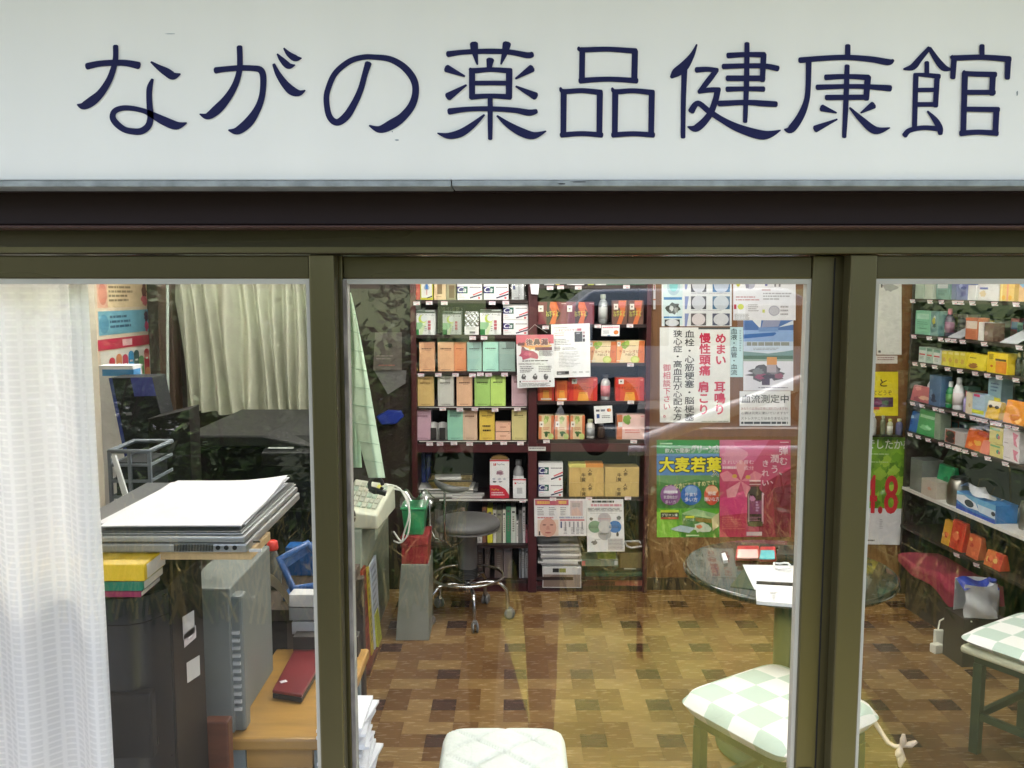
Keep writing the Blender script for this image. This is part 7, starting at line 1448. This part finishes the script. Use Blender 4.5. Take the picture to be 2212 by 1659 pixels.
# ================================================================ left of the middle door: towel, register, boxes
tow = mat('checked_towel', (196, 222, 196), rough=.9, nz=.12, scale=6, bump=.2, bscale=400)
dT = 2.6
TWL = empty('hanging_towel', P(790, 1035, dT)); tag(TWL, 'pale green checked towel hanging at the inner door edge', 'towel')
def tf(a, b):
    # b 0 top .. 1 bottom
    ul = 752 + 6 * b + (38 * max(0, b - .62) / .38); ur = 758 + 74 * b ** .9
    u = ul + (ur - ul) * a
    return P(u, 632 + 400 * b, dT + .05 * math.sin(a * 5 + b * 2) * (.3 + b))
m = MB(); m.grid(tf, 16, 26, tow); obj('front_fold', m, TWL)
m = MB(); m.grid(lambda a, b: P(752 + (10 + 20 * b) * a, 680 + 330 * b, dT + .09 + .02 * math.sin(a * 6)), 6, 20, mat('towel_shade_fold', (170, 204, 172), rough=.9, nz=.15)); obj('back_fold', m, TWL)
m = MB()
for k in range(9):
    b0 = .1 + k * .1
    m.tube([tf(i / 8, b0 + .02 * i / 8) - Y3 * .003 for i in range(9)], .0012, pr(150, 186, 156), n=4)
obj('check_stripe', m, TWL)
m = MB(); hk = P(812, 1048, 2.62); m.tube([hk + Vector((.02 * math.cos(a), 0, .022 * math.sin(a))) for a in [k * .5 for k in range(13)]], .006, blk, n=6, close=False); m.tube([hk + Vector((-.02, 0, -.01)), hk + Vector((.03, 0, -.025))], .009, blk, n=6); o = obj('black_clip', m); tag(o, 'black clip hanging from the towel\'s lower end', 'clip')
# counter with register
crm = mat('register_cream', (222, 226, 204), rough=.45, nz=.06); grb = mat('register_grey_green', (150, 160, 146), rough=.5, nz=.1)
cx0, cx1 = -.90, -.69; cy0 = CAM_Y + 3.93; cy1 = CAM_Y + 4.90
zc0 = P(0, 1222, 4.0).z
CT = empty('register_counter', ((cx0 + cx1) / 2, (cy0 + cy1) / 2, 0)); tag(CT, 'grey green counter cabinet under the cash register', 'cabinet')
m = MB(); m.box(cx0 - .06, cx1 + .004, cy0, cy1, 0, zc0, mat('counter_side', (150, 158, 138), rough=.55, nz=.14)); obj('body', m, CT, bev=.004)
m = MB(); m.box(cx1 + .005, cx1 + .02, cy0 + .02, cy0 + .06, .02, zc0 - .02, mat('yellow_tape', (206, 180, 60), rough=.5)); obj('edge_strip', m, CT)
zr1 = P(0, 1140, 4.0).z
RG = empty('cash_register', ((cx0 + cx1) / 2, cy0 + .2, zc0)); tag(RG, 'cream cash register with angled keyboard on a grey drawer', 'cash register')
m = MB(); m.box(cx0 - .05, cx1 + .015, cy0 + .02, cy0 + .42, zc0 + .001, zr1, grb); dr = obj('drawer', m, RG, bev=.006)
m = MB(); m.box(cx0 - .05, cx1 - .03, cy0 + .0185, cy0 + .0199, zr1 - .014, zr1 - .008, gap); obj('drawer_gap', m, dr)
zk0, zk1 = P(0, 1112, 3.95).z, P(0, 1036, 4.3).z
kx0, kx1 = P(735, 1100, 3.95).x, P(820, 1100, 3.95).x
m = MB(); m.hexa([(kx0, cy0 + .05, zr1 + .001), (kx1 - .01, cy0 + .03, zr1 + .001), (kx1 + .02, cy0 + .42, zr1 + .001), (kx0, cy0 + .42, zr1 + .001), (kx0, cy0 + .03, zk0 + .02), (kx1 - .01, cy0 + .01, zk0), (kx1 + .02, cy0 + .40, zk1 - .03), (kx0, cy0 + .40, zk1)], crm); obj('keyboard_housing', m, RG, bev=.012, seg=3)
def kp(a, b): return Vector((kx0, cy0 + .03, zk0 + .02)).lerp(Vector((kx1 - .01, cy0 + .01, zk0)), a).lerp(Vector((kx0, cy0 + .40, zk1)).lerp(Vector((kx1 + .02, cy0 + .40, zk1 - .03)), a), b)
for j in range(5):
    for i in range(6):
        a0, b0 = .10 + i * .135, .14 + j * .15
        c = [kp(a0, b0), kp(a0 + .11, b0), kp(a0 + .11, b0 + .115), kp(a0, b0 + .115)]
        m = MB(); m.prism([p + Z3 * .001 for p in c], (0, -.003, .009), pr(*((226, 222, 100) if (i, j) in ((4, 4), (4, 3)) else rp.choice([(206, 206, 186), (190, 194, 176), (214, 214, 196), (176, 196, 176)])))); obj('key', m, RG, bev=.0015, seg=1)
for k, (du, dv) in enumerate(((0, 0), (10, 8))):
    c0 = [P(832 + du * .3, 1046 + dv, 4.3), P(864 + du, 1056 + dv, 4.3), P(884, 1100 + dv, 4.28), P(882 - du, 1150 + dv * .5, 4.28), P(866, 1172 - 3 * k, 4.28), P(850, 1168 - 20 * k, 4.28)]
    m = MB(); m.tube([Vector(p) for p in [cr([(q.x, q.y, q.z) for q in c0], 4)][0]], .0045, pr(232, 234, 226), n=6); o = obj('white_cable', m); tag(o, ('outer', 'inner')[k] + ' loop of white cable beside the cash register', 'cable')
m = MB(); q = P(760, 1115, 3.85); m.tube([q + Vector((.012 * math.cos(a), 0, .03 * math.sin(a))) for a in [k * .55 for k in range(12)]], .006, blk, n=6); o = obj('black_key_ring', m); tag(o, 'black ring hanging in front of the cash register', 'ring')
# newspapers and magazines on the near side
dN = 3.9
NR = empty('magazine_rack', (P(790, 1400, dN).x, CAM_Y + dN, 0)); tag(NR, 'red brown magazine rack by the inner door edge', 'rack')
nx0, nx1 = -.70, -.635; zn0 = P(0, 1442, dN).z
m = MB(); m.box(nx0 - .03, nx0 + .012, CAM_Y + dN - .03, CAM_Y + dN + .005, 0, P(0, 1250, dN).z, redw); obj('side_board', m, NR, bev=.003)
m = MB(); m.box(nx0 + .0125, nx1, CAM_Y + dN - .03, CAM_Y + dN + .30, zn0 - .02, zn0, redw); obj('shelf_board', m, NR)
m = MB(); m.box(nx0 + .0125, nx0 + .03, CAM_Y + dN - .02, CAM_Y + dN + .0, 0, zn0 - .02, redw); obj('leg', m, NR)
for k, (dA, dB, vt, c, l) in enumerate(((3.92, 4.02, 1236, (150, 60, 44), 'rust red folded newspaper'), (4.03, 4.09, 1232, (196, 176, 60), 'yellow edged magazine'), (4.10, 4.28, 1224, (190, 200, 214), 'pale blue newspaper'), (4.13, 4.24, 1330, (186, 190, 50), 'lime printed leaflet'))):
    xq = nx0 + .02 + (.02 if k == 3 else .004 * k); z1_ = P(0, vt, dA).z; z0_ = zn0 + .001
    m = MB(); m.hexa([(xq + .016, CAM_Y + dA, z0_), (xq + .026, CAM_Y + dA, z0_), (xq + .026, CAM_Y + dB, z0_), (xq + .016, CAM_Y + dB, z0_), (xq, CAM_Y + dA, z1_), (xq + .01, CAM_Y + dA, z1_), (xq + .01, CAM_Y + dB, z1_), (xq, CAM_Y + dB, z1_)], pr(*c)); o = obj('newspaper', m); tag(o, l + ' standing in the rack at the counter side', 'newspaper')
    dn = Vector((.016, 0, z0_ - z1_)); f = Flat((xq + .010, CAM_Y + dA, z1_), Y3, dn, X3, dB - dA, dn.length); f.lines(.1, .05, .9, .9, 10, tuple(int(x * .72) for x in c)); f.done(o)
flat = MB(); a = P(772, 1230, 3.88); flat.rbox((a.x, a.y + .0, P(0, 1250, 3.9).z + .001), .06, .03, .012, .2, pr(206, 206, 110)); o = obj('note_block', flat, bev=.001); tag(o, 'pale yellow note block on top of the magazine rack', 'notes')
# ragged paper pile next to the door, low
dR = 1.75; x0_ = P(758, 1600, dR).x
RPx = empty('receipt_pile', (x0_ + .02, CAM_Y + dR + .05, 0)); tag(RPx, 'ragged pile of white papers just inside the door', 'paper pile')
zz = 0.0; zt_r = P(0, 1580, dR).z; k = 0
m = MB(); m.box(x0_ - .06, x0_ - .004, CAM_Y + dR, CAM_Y + dR + .18, 0, zt_r - .13, mat('pile_box', (150, 158, 156), rough=.6)); obj('holder', m, RPx)
for k in range(18):
    z = zt_r - .13 + k * .0072; wdt = .006 + .014 * rp.random() + (.012 if k < 4 else 0)
    m = MB(); m.rbox((x0_ - .03 + wdt / 2, CAM_Y + dR + .09, z + .0004), .07 + wdt, .15, .006, rp.uniform(-.15, .15), pr(232, 234, 236)); obj('sheet', m, RPx)

# gray box, red box, green basket stack on the floor
fx0, fx1 = P(866, 1380, 4.35).x, P(929, 1380, 4.35).x; fy = floor_pt(890, 1384).y
zb1 = P(0, 1207, 4.4).z
m = MB(); m.hexa([(fx0 - .02, fy, .0005), (fx1, fy, .0005), (fx1, fy + .26, .0005), (fx0 - .02, fy + .26, .0005), (fx0 + .012, fy, zb1), (fx1, fy, zb1), (fx1, fy + .26, zb1), (fx0 + .012, fy + .26, zb1)], mat('grey_steel_box', (136, 140, 130), rough=.5, nz=.12)); o = obj('grey_cabinet', m, bev=.003); tag(o, 'narrow grey floor cabinet left of the swivel stool', 'cabinet')
zb2 = P(0, 1148, 4.4).z
RB = empty('red_box', ((fx0 + fx1) / 2, fy + .1, zb1)); tag(RB, 'red lidded box on the narrow grey cabinet', 'box')
rdm = mat('red_card', (150, 40, 46), rough=.5, nz=.14)
m = MB(); m.box(fx0 + .014, fx1 - .004, fy + .01, fy + .2, zb1 + .001, zb1 + (zb2 - zb1) * .66, rdm); obj('base', m, RB, bev=.002)
m = MB(); m.box(fx0 + .010, fx1, fy + .006, fy + .204, zb1 + (zb2 - zb1) * .665, zb2, rdm); obj('lid', m, RB, bev=.003)
zb3 = P(0, 1092, 4.4).z
GB = empty('green_bin', ((fx0 + fx1) / 2, fy + .1, zb2)); tag(GB, 'bright green plastic bin with a clear bag on the red box', 'bin')
gr = mat('green_bin_plastic', (58, 160, 104), rough=.3, nz=.08)
gx0, gx1 = P(872, 1100, 4.4).x, P(922, 1100, 4.4).x
m = MB(); m.hexa([(gx0 + .012, fy + .03, zb2 + .001), (gx1 - .012, fy + .03, zb2 + .001), (gx1 - .012, fy + .15, zb2 + .001), (gx0 + .012, fy + .15, zb2 + .001), (gx0, fy + .01, zb3), (gx1, fy + .01, zb3), (gx1, fy + .17, zb3), (gx0, fy + .17, zb3)], gr); obj('body', m, GB, bev=.006)
m = MB(); m.box(gx0 - .006, gx1 + .006, fy + .004, fy + .176, zb3 + .0005, zb3 + .012, gr); obj('rim', m, GB, bev=.004)
m = MB(); m.grid(lambda a, b: Vector((gx0 - .01 + (gx1 - gx0 + .05) * a, fy + .02 + .10 * b + .01 * math.sin(a * 9), zb3 + .014 + .075 * math.sin(b * 2.6) * (.7 + .3 * math.sin(a * 11)))), 14, 10, glassy('bag_film', 5, (.86, .93, .92), .15, wobble=.5)); obj('bag', m, GB)
# papers on the dark wall left of the shelf
sheet('memo_sheet', 'dim printed memo pinned to the dark wall left of the shelf', 'paper', P(810, 718, 5.02), P(868, 718, 5.02), P(868, 800, 5.02), P(806, 800, 5.02), (96, 88, 82), lambda f: (f.blob(.55, .35, .12, .06, (40, 36, 34)), f.lines(.1, .6, .9, .75, 2, (130, 120, 116)), f.lines(.2, .85, .95, .92, 1, (150, 90, 84))))
sheet('memo_sheet', 'grey paper with a pointed lower corner on the dark wall', 'paper', P(808, 800, 5.03), P(878, 800, 5.03), P(876, 828, 5.03), P(838, 852, 5.03), (112, 110, 108), None)
m = MB(); m.prism([P(812, 900, 4.98), P(838, 886, 4.98), P(866, 888, 4.98), P(872, 900, 4.98), P(856, 916, 4.98), P(824, 918, 4.98)], (0, .03, 0), pr(28, 52, 150)); o = obj('blue_bag', m, bev=.006); tag(o, 'royal blue cloth bag hanging on the dark wall', 'bag')

# ================================================================ outside: what the glass mirrors
rg = random.Random(21)
pav = mat('pale_paving', (146, 147, 146), rough=.85, nz=.2, scale=4, bump=.2, bscale=40)
s = MB(); s.box(-9, 9, -1.45, -.06, -.20, -.012, pav); struct('pavement', s)
soil = mat('dry_grass_ground', (146, 142, 64), rough=.95, nz=.3, scale=3, bump=.4, bscale=25)
s = MB(); s.face([(.15, -1.45, -.05), (1.45, -1.45, -.05), (1.7, -3.6, -.05), (-.1, -3.6, -.05)], soil); struct('ground', s)
s = MB(); s.face([(1.45, -1.45, -.05), (60, -1.45, -.05), (60, -3.6, -.05), (1.7, -3.6, -.05)], mat('mossy_soil', (70, 70, 36), rough=.95, nz=.35, scale=5, bump=.5, bscale=30)); struct('mossy_bed', s)
s = MB(); s.face([(-60, -1.45, -.05), (.15, -1.45, -.05), (-.1, -3.6, -.05), (-60, -3.6, -.05)], mat('dark_bed_soil', (46, 42, 32), rough=.95, nz=.35, scale=5, bump=.5, bscale=30)); struct('planting_bed', s)
s = MB(); s.face([(-60, -3.6, -.05), (60, -3.6, -.05), (60, -9.2, -.05), (-60, -9.2, -.05)], mat('lawn', (44, 54, 24), rough=.95, nz=.3, scale=4, bump=.5, bscale=40)); struct('lawn', s)
s = MB(); s.face([(-60, -9.2, -.09), (60, -9.2, -.09), (60, -13.5, -.09), (-60, -13.5, -.09)], mat('concrete_road', (160, 160, 158), rough=.9, nz=.1, scale=1.5)); struct('road', s)
s = MB(); s.box(-60, 60, -9.35, -9.2, -.2, .04, mat('kerb_concrete', (196, 196, 190), rough=.9)); struct('kerb', s)
s = MB(); s.face([(-300, -13.5, -.06), (300, -13.5, -.06), (300, -400, -.06), (-300, -400, -.06)], mat('far_grass', (96, 112, 52), rough=.95, nz=.3, scale=.8)); struct('terrain', s)
leafm = [mat('leaf_a', (76, 106, 42), rough=.5, nz=.3, scale=3), mat('leaf_b', (104, 134, 56), rough=.5, nz=.3, scale=3), mat('leaf_c', (54, 82, 34), rough=.5, nz=.3, scale=3)]
barkm = mat('bark', (92, 76, 58), rough=.9, nz=.3, scale=12, bump=.6, bscale=30)
def leafcloud(m, c, rx, ry, rz, n, size, clumps=14):
    cl = [(Vector((rg.gauss(0, .5) * rx, rg.gauss(0, .5) * ry, rg.gauss(0, .5) * rz)), rg.uniform(.25, .5)) for _ in range(clumps)]
    for k in range(n):
        cc, q = cl[k % clumps]; p = Vector(c) + cc + Vector((rg.gauss(0, .5) * q * rx, rg.gauss(0, .5) * q * ry, rg.gauss(0, .5) * q * rz))
        if p.z < .02: p.z = rg.uniform(.02, .2)
        a = Vector((rg.uniform(-1, 1), rg.uniform(-1, 1), rg.uniform(-.6, .6))).normalized(); b = a.cross(Vector((rg.uniform(-1, 1), rg.uniform(-1, 1), rg.uniform(-1, 1)))).normalized(); s_ = size * rg.uniform(.6, 1.3)
        m.face([p - a * s_, p + b * s_ * .4, p + a * s_, p - b * s_ * .4], leafm[(k % clumps) % 3 if rg.random() < .7 else rg.randrange(3)])
def tree(x, y, h, rx, rz, label, n=2200, size=.11):
    t = empty('garden_tree', (x, y, 0)); tag(t, label, 'tree', 'trees beyond the road')
    m = MB(); pts = [Vector((x, y, -.06)), Vector((x + rg.uniform(-.1, .1), y, h * .25)), Vector((x + rg.uniform(-.2, .2), y, h * .5)), Vector((x + rg.uniform(-.3, .3), y, h * .8))]; m.tube(pts, [h * .03, h * .024, h * .018, h * .008], barkm, n=8)
    for k in range(5):
        a = rg.uniform(0, 6.28); b = pts[2].lerp(pts[3], k / 5); m.tube([b, b + Vector((math.cos(a) * rx * .4, math.sin(a) * rx * .4, h * .12)), b + Vector((math.cos(a) * rx * .75, math.sin(a) * rx * .75, h * .18))], [h * .012, h * .008, h * .003], barkm, n=6)
    obj('trunk', m, t)
    m = MB(); leafcloud(m, (x, y, h * .68), rx, rx, rz, n, size, 22); obj('crown', m, t)
for i, (x, y, h, rx) in enumerate(((-9.5, -15.5, 7, 2.6), (-5.6, -16.2, 5.2, 2.2), (-1.6, -15.4, 6.4, 2.4), (2.4, -16.6, 5.8, 2.4), (6.4, -15.2, 6.6, 2.6), (10.5, -16.4, 5.5, 2.4))):
    tree(x, y, h, rx, h * .34, ('tall spreading', 'low rounded', 'slim pale', 'dense dark', 'broad crowned', 'short bushy')[i] + ' tree beyond the pale road', 3000, .14)
def bush(x, y, rx, h, label, n=900, size=.042):
    t = empty('garden_shrub', (x, y, 0)); tag(t, label, 'shrub', 'shrubs in the garden strip')
    m = MB()
    for k in range(6):
        a = rg.uniform(0, 6.28); m.tube([Vector((x, y, -.05)), Vector((x + math.cos(a) * rx * .4, y + math.sin(a) * rx * .4, h * .5)), Vector((x + math.cos(a) * rx * .7, y + math.sin(a) * rx * .7, h * .85))], [.02, .012, .005], barkm, n=5)
    obj('stems', m, t)
    m = MB(); leafcloud(m, (x, y, h * .55), rx, rx * .7, h * .5, n, size, 12); obj('foliage', m, t)
for x, y, rx, h, l, n in ((-1.75, -4.2, .55, 1.75, 'tall leafy shrub left in the strip', 2200), (-.75, -4.5, .40, 1.30, 'middling shrub near the path', 1600), (-2.9, -4.8, .7, 1.5, 'wide shrub at the wall side', 1800), (2.45, -4.3, .5, 1.0, 'low dark shrub by the ivy', 1400), (3.4, -4.0, .6, 1.5, 'upright shrub beside the ivy', 2000), (1.35, -4.9, .35, .5, 'knee high shrub in dry grass', 700), (-2.35, -5.5, .55, 1.7, 'dense clipped shrub behind the tall one', 2600), (-1.45, -5.6, .5, 1.6, 'dense round shrub before the road', 2600), (-.7, -5.5, .4, 1.5, 'slender shrub closing the hedge', 2200), (3.1, -5.4, .6, 1.7, 'dense shrub behind the low dark one', 2600), (-4.0, -5.6, .8, 1.75, 'big round shrub at the lawn edge', 2600), (-3.3, -7.2, .9, 1.9, 'tall pale shrub near the kerb', 2600)):
    bush(x, y, rx, h, l + ' of the garden', int(n * 1.8))
# grasses
m = MB()
straw = mat('straw_blade', (206, 186, 112), rough=.7, nz=.2)
for k in range(4400):
    x = rg.uniform(-3.2, 4.2) if k < 2600 else rg.uniform(.25, 2.2); y = -3.3 - abs(rg.gauss(0, .9)); h = rg.uniform(.12, .45); lean = Vector((rg.uniform(-.22, .22), rg.uniform(-.2, .2), 0)); w = .008
    a = Vector((x, y, -.05)); b = a + lean * .4 + Z3 * h * .7; c = a + lean + Z3 * h * rg.uniform(.7, 1.0)
    mm = leafm[rg.randrange(3)] if rg.random() < (.6 if k < 2600 else .2) else straw
    m.face([a - X3 * w, a + X3 * w, b + X3 * w * .7, b - X3 * w * .7], mm); m.face([b - X3 * w * .7, b + X3 * w * .7, c], mm)
o = obj('tall_grass', m); o['kind'] = 'stuff'; o['label'] = 'tall loose grass along the garden strip'
# made-up white rails, added to mirror as bright streaks in the glass
RW = empty('added_streak_rails', (1.2, -2.75, -.05)); tag(RW, 'made-up white sloping rails on brown posts, mirrored as streaks', 'railing')
wpt = mat('white_rail_paint', (240, 242, 244), rough=.35, nz=.03)
for pts, rr, nm in (([(.62, -2.75, 1.02), (1.0, -2.75, 1.165), (1.42, -2.75, 1.33)], .035, 'handrail'), ([(.55, -2.78, .97), (1.42, -2.78, .97)], .024, 'middle_rail')):
    m = MB(); m.tube(pts, rr, wpt, n=10); obj(nm, m, RW)
for x, z in ((.62, 1.02), (1.42, 1.33)): m = MB(); m.tube([(x, -2.80, -.05), (x, -2.80, z)], .016, barkm, n=10); obj('post', m, RW)
# white van on the road
vm = mat('white_car_paint', (232, 234, 236), rough=.2, nz=.02, coat=.6)
V = empty('parked_van', (2.6, -11.2, -.09)); tag(V, 'white van parked on the pale road', 'van')
prof = [(-1.9, .30), (-1.95, .75), (-1.85, 1.55), (-1.55, 1.78), (1.0, 1.80), (1.35, 1.60), (1.75, 1.02), (1.98, .90), (2.02, .35)]
m = MB(); m.prism([(2.6 + x, -12.0, z - .09) for x, z in prof], (0, 1.6, 0), vm); obj('body', m, V, bev=.05, seg=3)
gl = mat('van_glass', (26, 30, 34), rough=.08, nz=.05)
for x0_, x1_ in ((-1.55, -.55), (-.45, .35), (.45, 1.25)):
    m = MB(); m.box(2.6 + x0_, 2.6 + x1_, -10.402, -10.395, .95, 1.48, gl); obj('window', m, V)
for x in (-1.25, 1.3):
    m = MB(); m.tube([(2.6 + x, -10.42, .22), (2.6 + x, -10.36, .22)], .31, mat('tyre', (24, 24, 24), rough=.8), n=24); w = obj('wheel', m, V)
    m = MB(); m.tube([(2.6 + x, -10.359, .22), (2.6 + x, -10.352, .22)], .19, zinc, n=20); obj('rim', m, w)
for z in (.62,): m = MB(); m.box(2.6 + 1.9, 2.6 + 2.03, -10.6, -10.45, .5, .68, pr(226, 224, 206)); obj('headlight', m, V, bev=.01)

# ================================================================ the photographer (mirrored in the glass)
def person():
    t = empty('person', (.0, CAM_Y - .32, -.012)); tag(t, 'person in dark clothes holding up a phone in both hands', 'person')
    px, py = .0, CAM_Y - .32; z0 = -.012
    J = {}; E = []; Rr = {}
    def j(n, x, y, z, r, r2=None): J[n] = (px + x, py + y, z0 + z); Rr[n] = (r, r2 or r)
    j('pelvis', 0, 0, .94, .155, .11); j('waist', 0, 0, 1.10, .14, .10); j('chest', 0, .01, 1.32, .165, .115); j('neckb', 0, 0, 1.47, .075, .07); j('neck', 0, .02, 1.54, .055)
    j('head', 0, .035, 1.66, .082, .098); j('crown', 0, .03, 1.76, .06, .07)
    for s, n in ((-1, 'l'), (1, 'r')):
        j('hip' + n, s * .09, 0, .88, .095); j('knee' + n, s * .105, .015, .50, .062); j('calf' + n, s * .108, -.01, .36, .058); j('ankle' + n, s * .11, -.02, .09, .042); j('foot' + n, s * .115, .05, .04, .042, .035); j('toe' + n, s * .12, .14, .03, .035, .025)
        j('sho' + n, s * .185, 0, 1.42, .062); j('elb' + n, s * .30, .10, 1.20, .045); j('wri' + n, s * .12, .24, 1.56, .03); j('palm' + n, s * .092, .265, 1.63, .03, .018)
    E = [('pelvis', 'waist'), ('waist', 'chest'), ('chest', 'neckb'), ('neckb', 'neck'), ('neck', 'head'), ('head', 'crown')]
    for n in 'lr': E += [('pelvis', 'hip' + n), ('hip' + n, 'knee' + n), ('knee' + n, 'calf' + n), ('calf' + n, 'ankle' + n), ('ankle' + n, 'foot' + n), ('foot' + n, 'toe' + n), ('chest', 'sho' + n), ('sho' + n, 'elb' + n), ('elb' + n, 'wri' + n), ('wri' + n, 'palm' + n)]
    # fingers: short chains rooted in the palm
    for s, n in ((-1, 'l'), (1, 'r')):
        for k in range(4):
            a = 'f%d%s' % (k, n); L_ = (.9, 1.0, .95, .75)[k]
            j(a + '0', s * (.080), .275, 1.655 - .022 * k + .02, .0095); j(a + '1', s * (.080 - .022 * L_), .288, 1.668 - .022 * k + .02, .009); j(a + '2', s * (.080 - .040 * L_), .280, 1.664 - .022 * k + .02, .008)
            E += [('palm' + n, a + '0'), (a + '0', a + '1'), (a + '1', a + '2')]
        a = 'th' + n; j(a + '0', s * .085, .245, 1.62, .011); j(a + '1', s * .062, .240, 1.645, .010); j(a + '2', s * .045, .244, 1.665, .009); E += [('palm' + n, a + '0'), (a + '0', a + '1'), (a + '1', a + '2')]
    names = list(J); idx = {n: i for i, n in enumerate(names)}; o0 = Vector(t.location)
    me = bpy.data.meshes.new('body'); me.from_pydata([tuple(Vector(J[n]) - o0) for n in names], [(idx[a], idx[b]) for a, b in E], [])
    o = bpy.data.objects.new('body', me); link(o, t); _off[o.name] = o0
    md = o.modifiers.new('skin', 'SKIN'); sv = me.skin_vertices[0].data
    for n in names: sv[idx[n]].radius = Rr[n]; sv[idx[n]].use_root = (n == 'pelvis')
    md.use_smooth_shade = True
    sb = o.modifiers.new('smooth', 'SUBSURF'); sb.levels = 1; sb.render_levels = 2
    # clothing colours by height on the continuous body
    m = bpy.data.materials.new('person_body'); m.use_nodes = True; n = m.node_tree.nodes; l = m.node_tree.links; b = n['Principled BSDF']; b.inputs['Roughness'].default_value = .85
    tc = n.new('ShaderNodeTexCoord'); sp = n.new('ShaderNodeSeparateXYZ'); l.new(tc.outputs['Object'], sp.inputs[0]); rp_ = n.new('ShaderNodeValToRGB'); rp_.color_ramp.interpolation = 'CONSTANT'
    mr = n.new('ShaderNodeMapRange'); mr.inputs['From Max'].default_value = 2.0; l.new(sp.outputs[2], mr.inputs[0]); l.new(mr.outputs[0], rp_.inputs[0])
    e = rp_.color_ramp.elements; e[0].position = 0; e[0].color = (.012, .012, .014, 1); e[1].position = .045; e[1].color = (.010, .011, .016, 1)
    for p_, c in ((.49, (.012, .012, .015, 1)), (.765, (.36, .21, .15, 1))): q = e.new(p_); q.color = c
    l.new(rp_.outputs[0], b.inputs['Base Color']); me.materials.append(m)
    hairm = mat('dark_hair', (26, 22, 20), rough=.6, nz=.2); skin = mat('skin', (196, 150, 124), rough=.6, nz=.06)
    hc = Vector((px, py + .02, z0 + 1.70)); m = MB()
    def hf(a, b): th, ph = a * 2 * math.pi, b * math.pi * .62; r = .105; q = Vector((r * .86 * math.sin(ph) * math.cos(th), r * 1.05 * math.sin(ph) * math.sin(th), r * 1.02 * math.cos(ph))); q.y -= .012; 
    def hf(a, b):
        th, ph = a * 2 * math.pi, b * math.pi * .6; r = .108
        y = r * 1.06 * math.sin(ph) * math.sin(th); k = 1.0 if y < .04 else .55
        return hc + Vector((r * .84 * math.sin(ph) * math.cos(th), y - .012, r * math.cos(ph) * 1.0 if y < .04 else r * max(.35, math.cos(ph))))
    m.grid(hf, 24, 10, hairm); obj('hair', m, t)
    m = MB(); fz = z0 + 1.655; fy = py + .035 + .094
    m.prism([(px - .012, fy, fz - .012), (px + .012, fy, fz - .012), (px, fy - .01, fz + .035)], (0, .016, 0), skin)
    obj('nose', m, t, bev=.004)
    for s in (-1, 1):
        m = MB(); m.lathe((px + s * .032, fy - .012, fz + .018), [(.002, 0), (.008, .004), (.008, .008), (.002, .012)], pr(230, 228, 224), n=12); obj('eye', m, t)
        m = MB(); m.lathe((px + s * .084, py + .03, fz - .02), [(.006, 0), (.012, .012), (.013, .035), (.006, .05)], skin, n=10); obj('ear', m, t)
    m = MB(); m.box(px - .022, px + .022, fy - .008, fy + .003, fz - .045, fz - .036, pr(150, 84, 76)); obj('mouth', m, t, bev=.003)
    return t
person()
m = MB(); m.box(-.078, .078, CAM_Y - .046, CAM_Y - .036, EYE - .075 - .005, EYE + .012, blk)
o = obj('phone', m, bev=.003); tag(o, 'black phone held sideways by the person', 'phone')
m = MB(); m.tube([(0, CAM_Y - .036, EYE), (0, CAM_Y - .034, EYE)], .009, mat('lens_ring', (60, 60, 64), rough=.3, metal=.8), n=16); obj('lens', m, o)
bpy.context.view_layer.update()
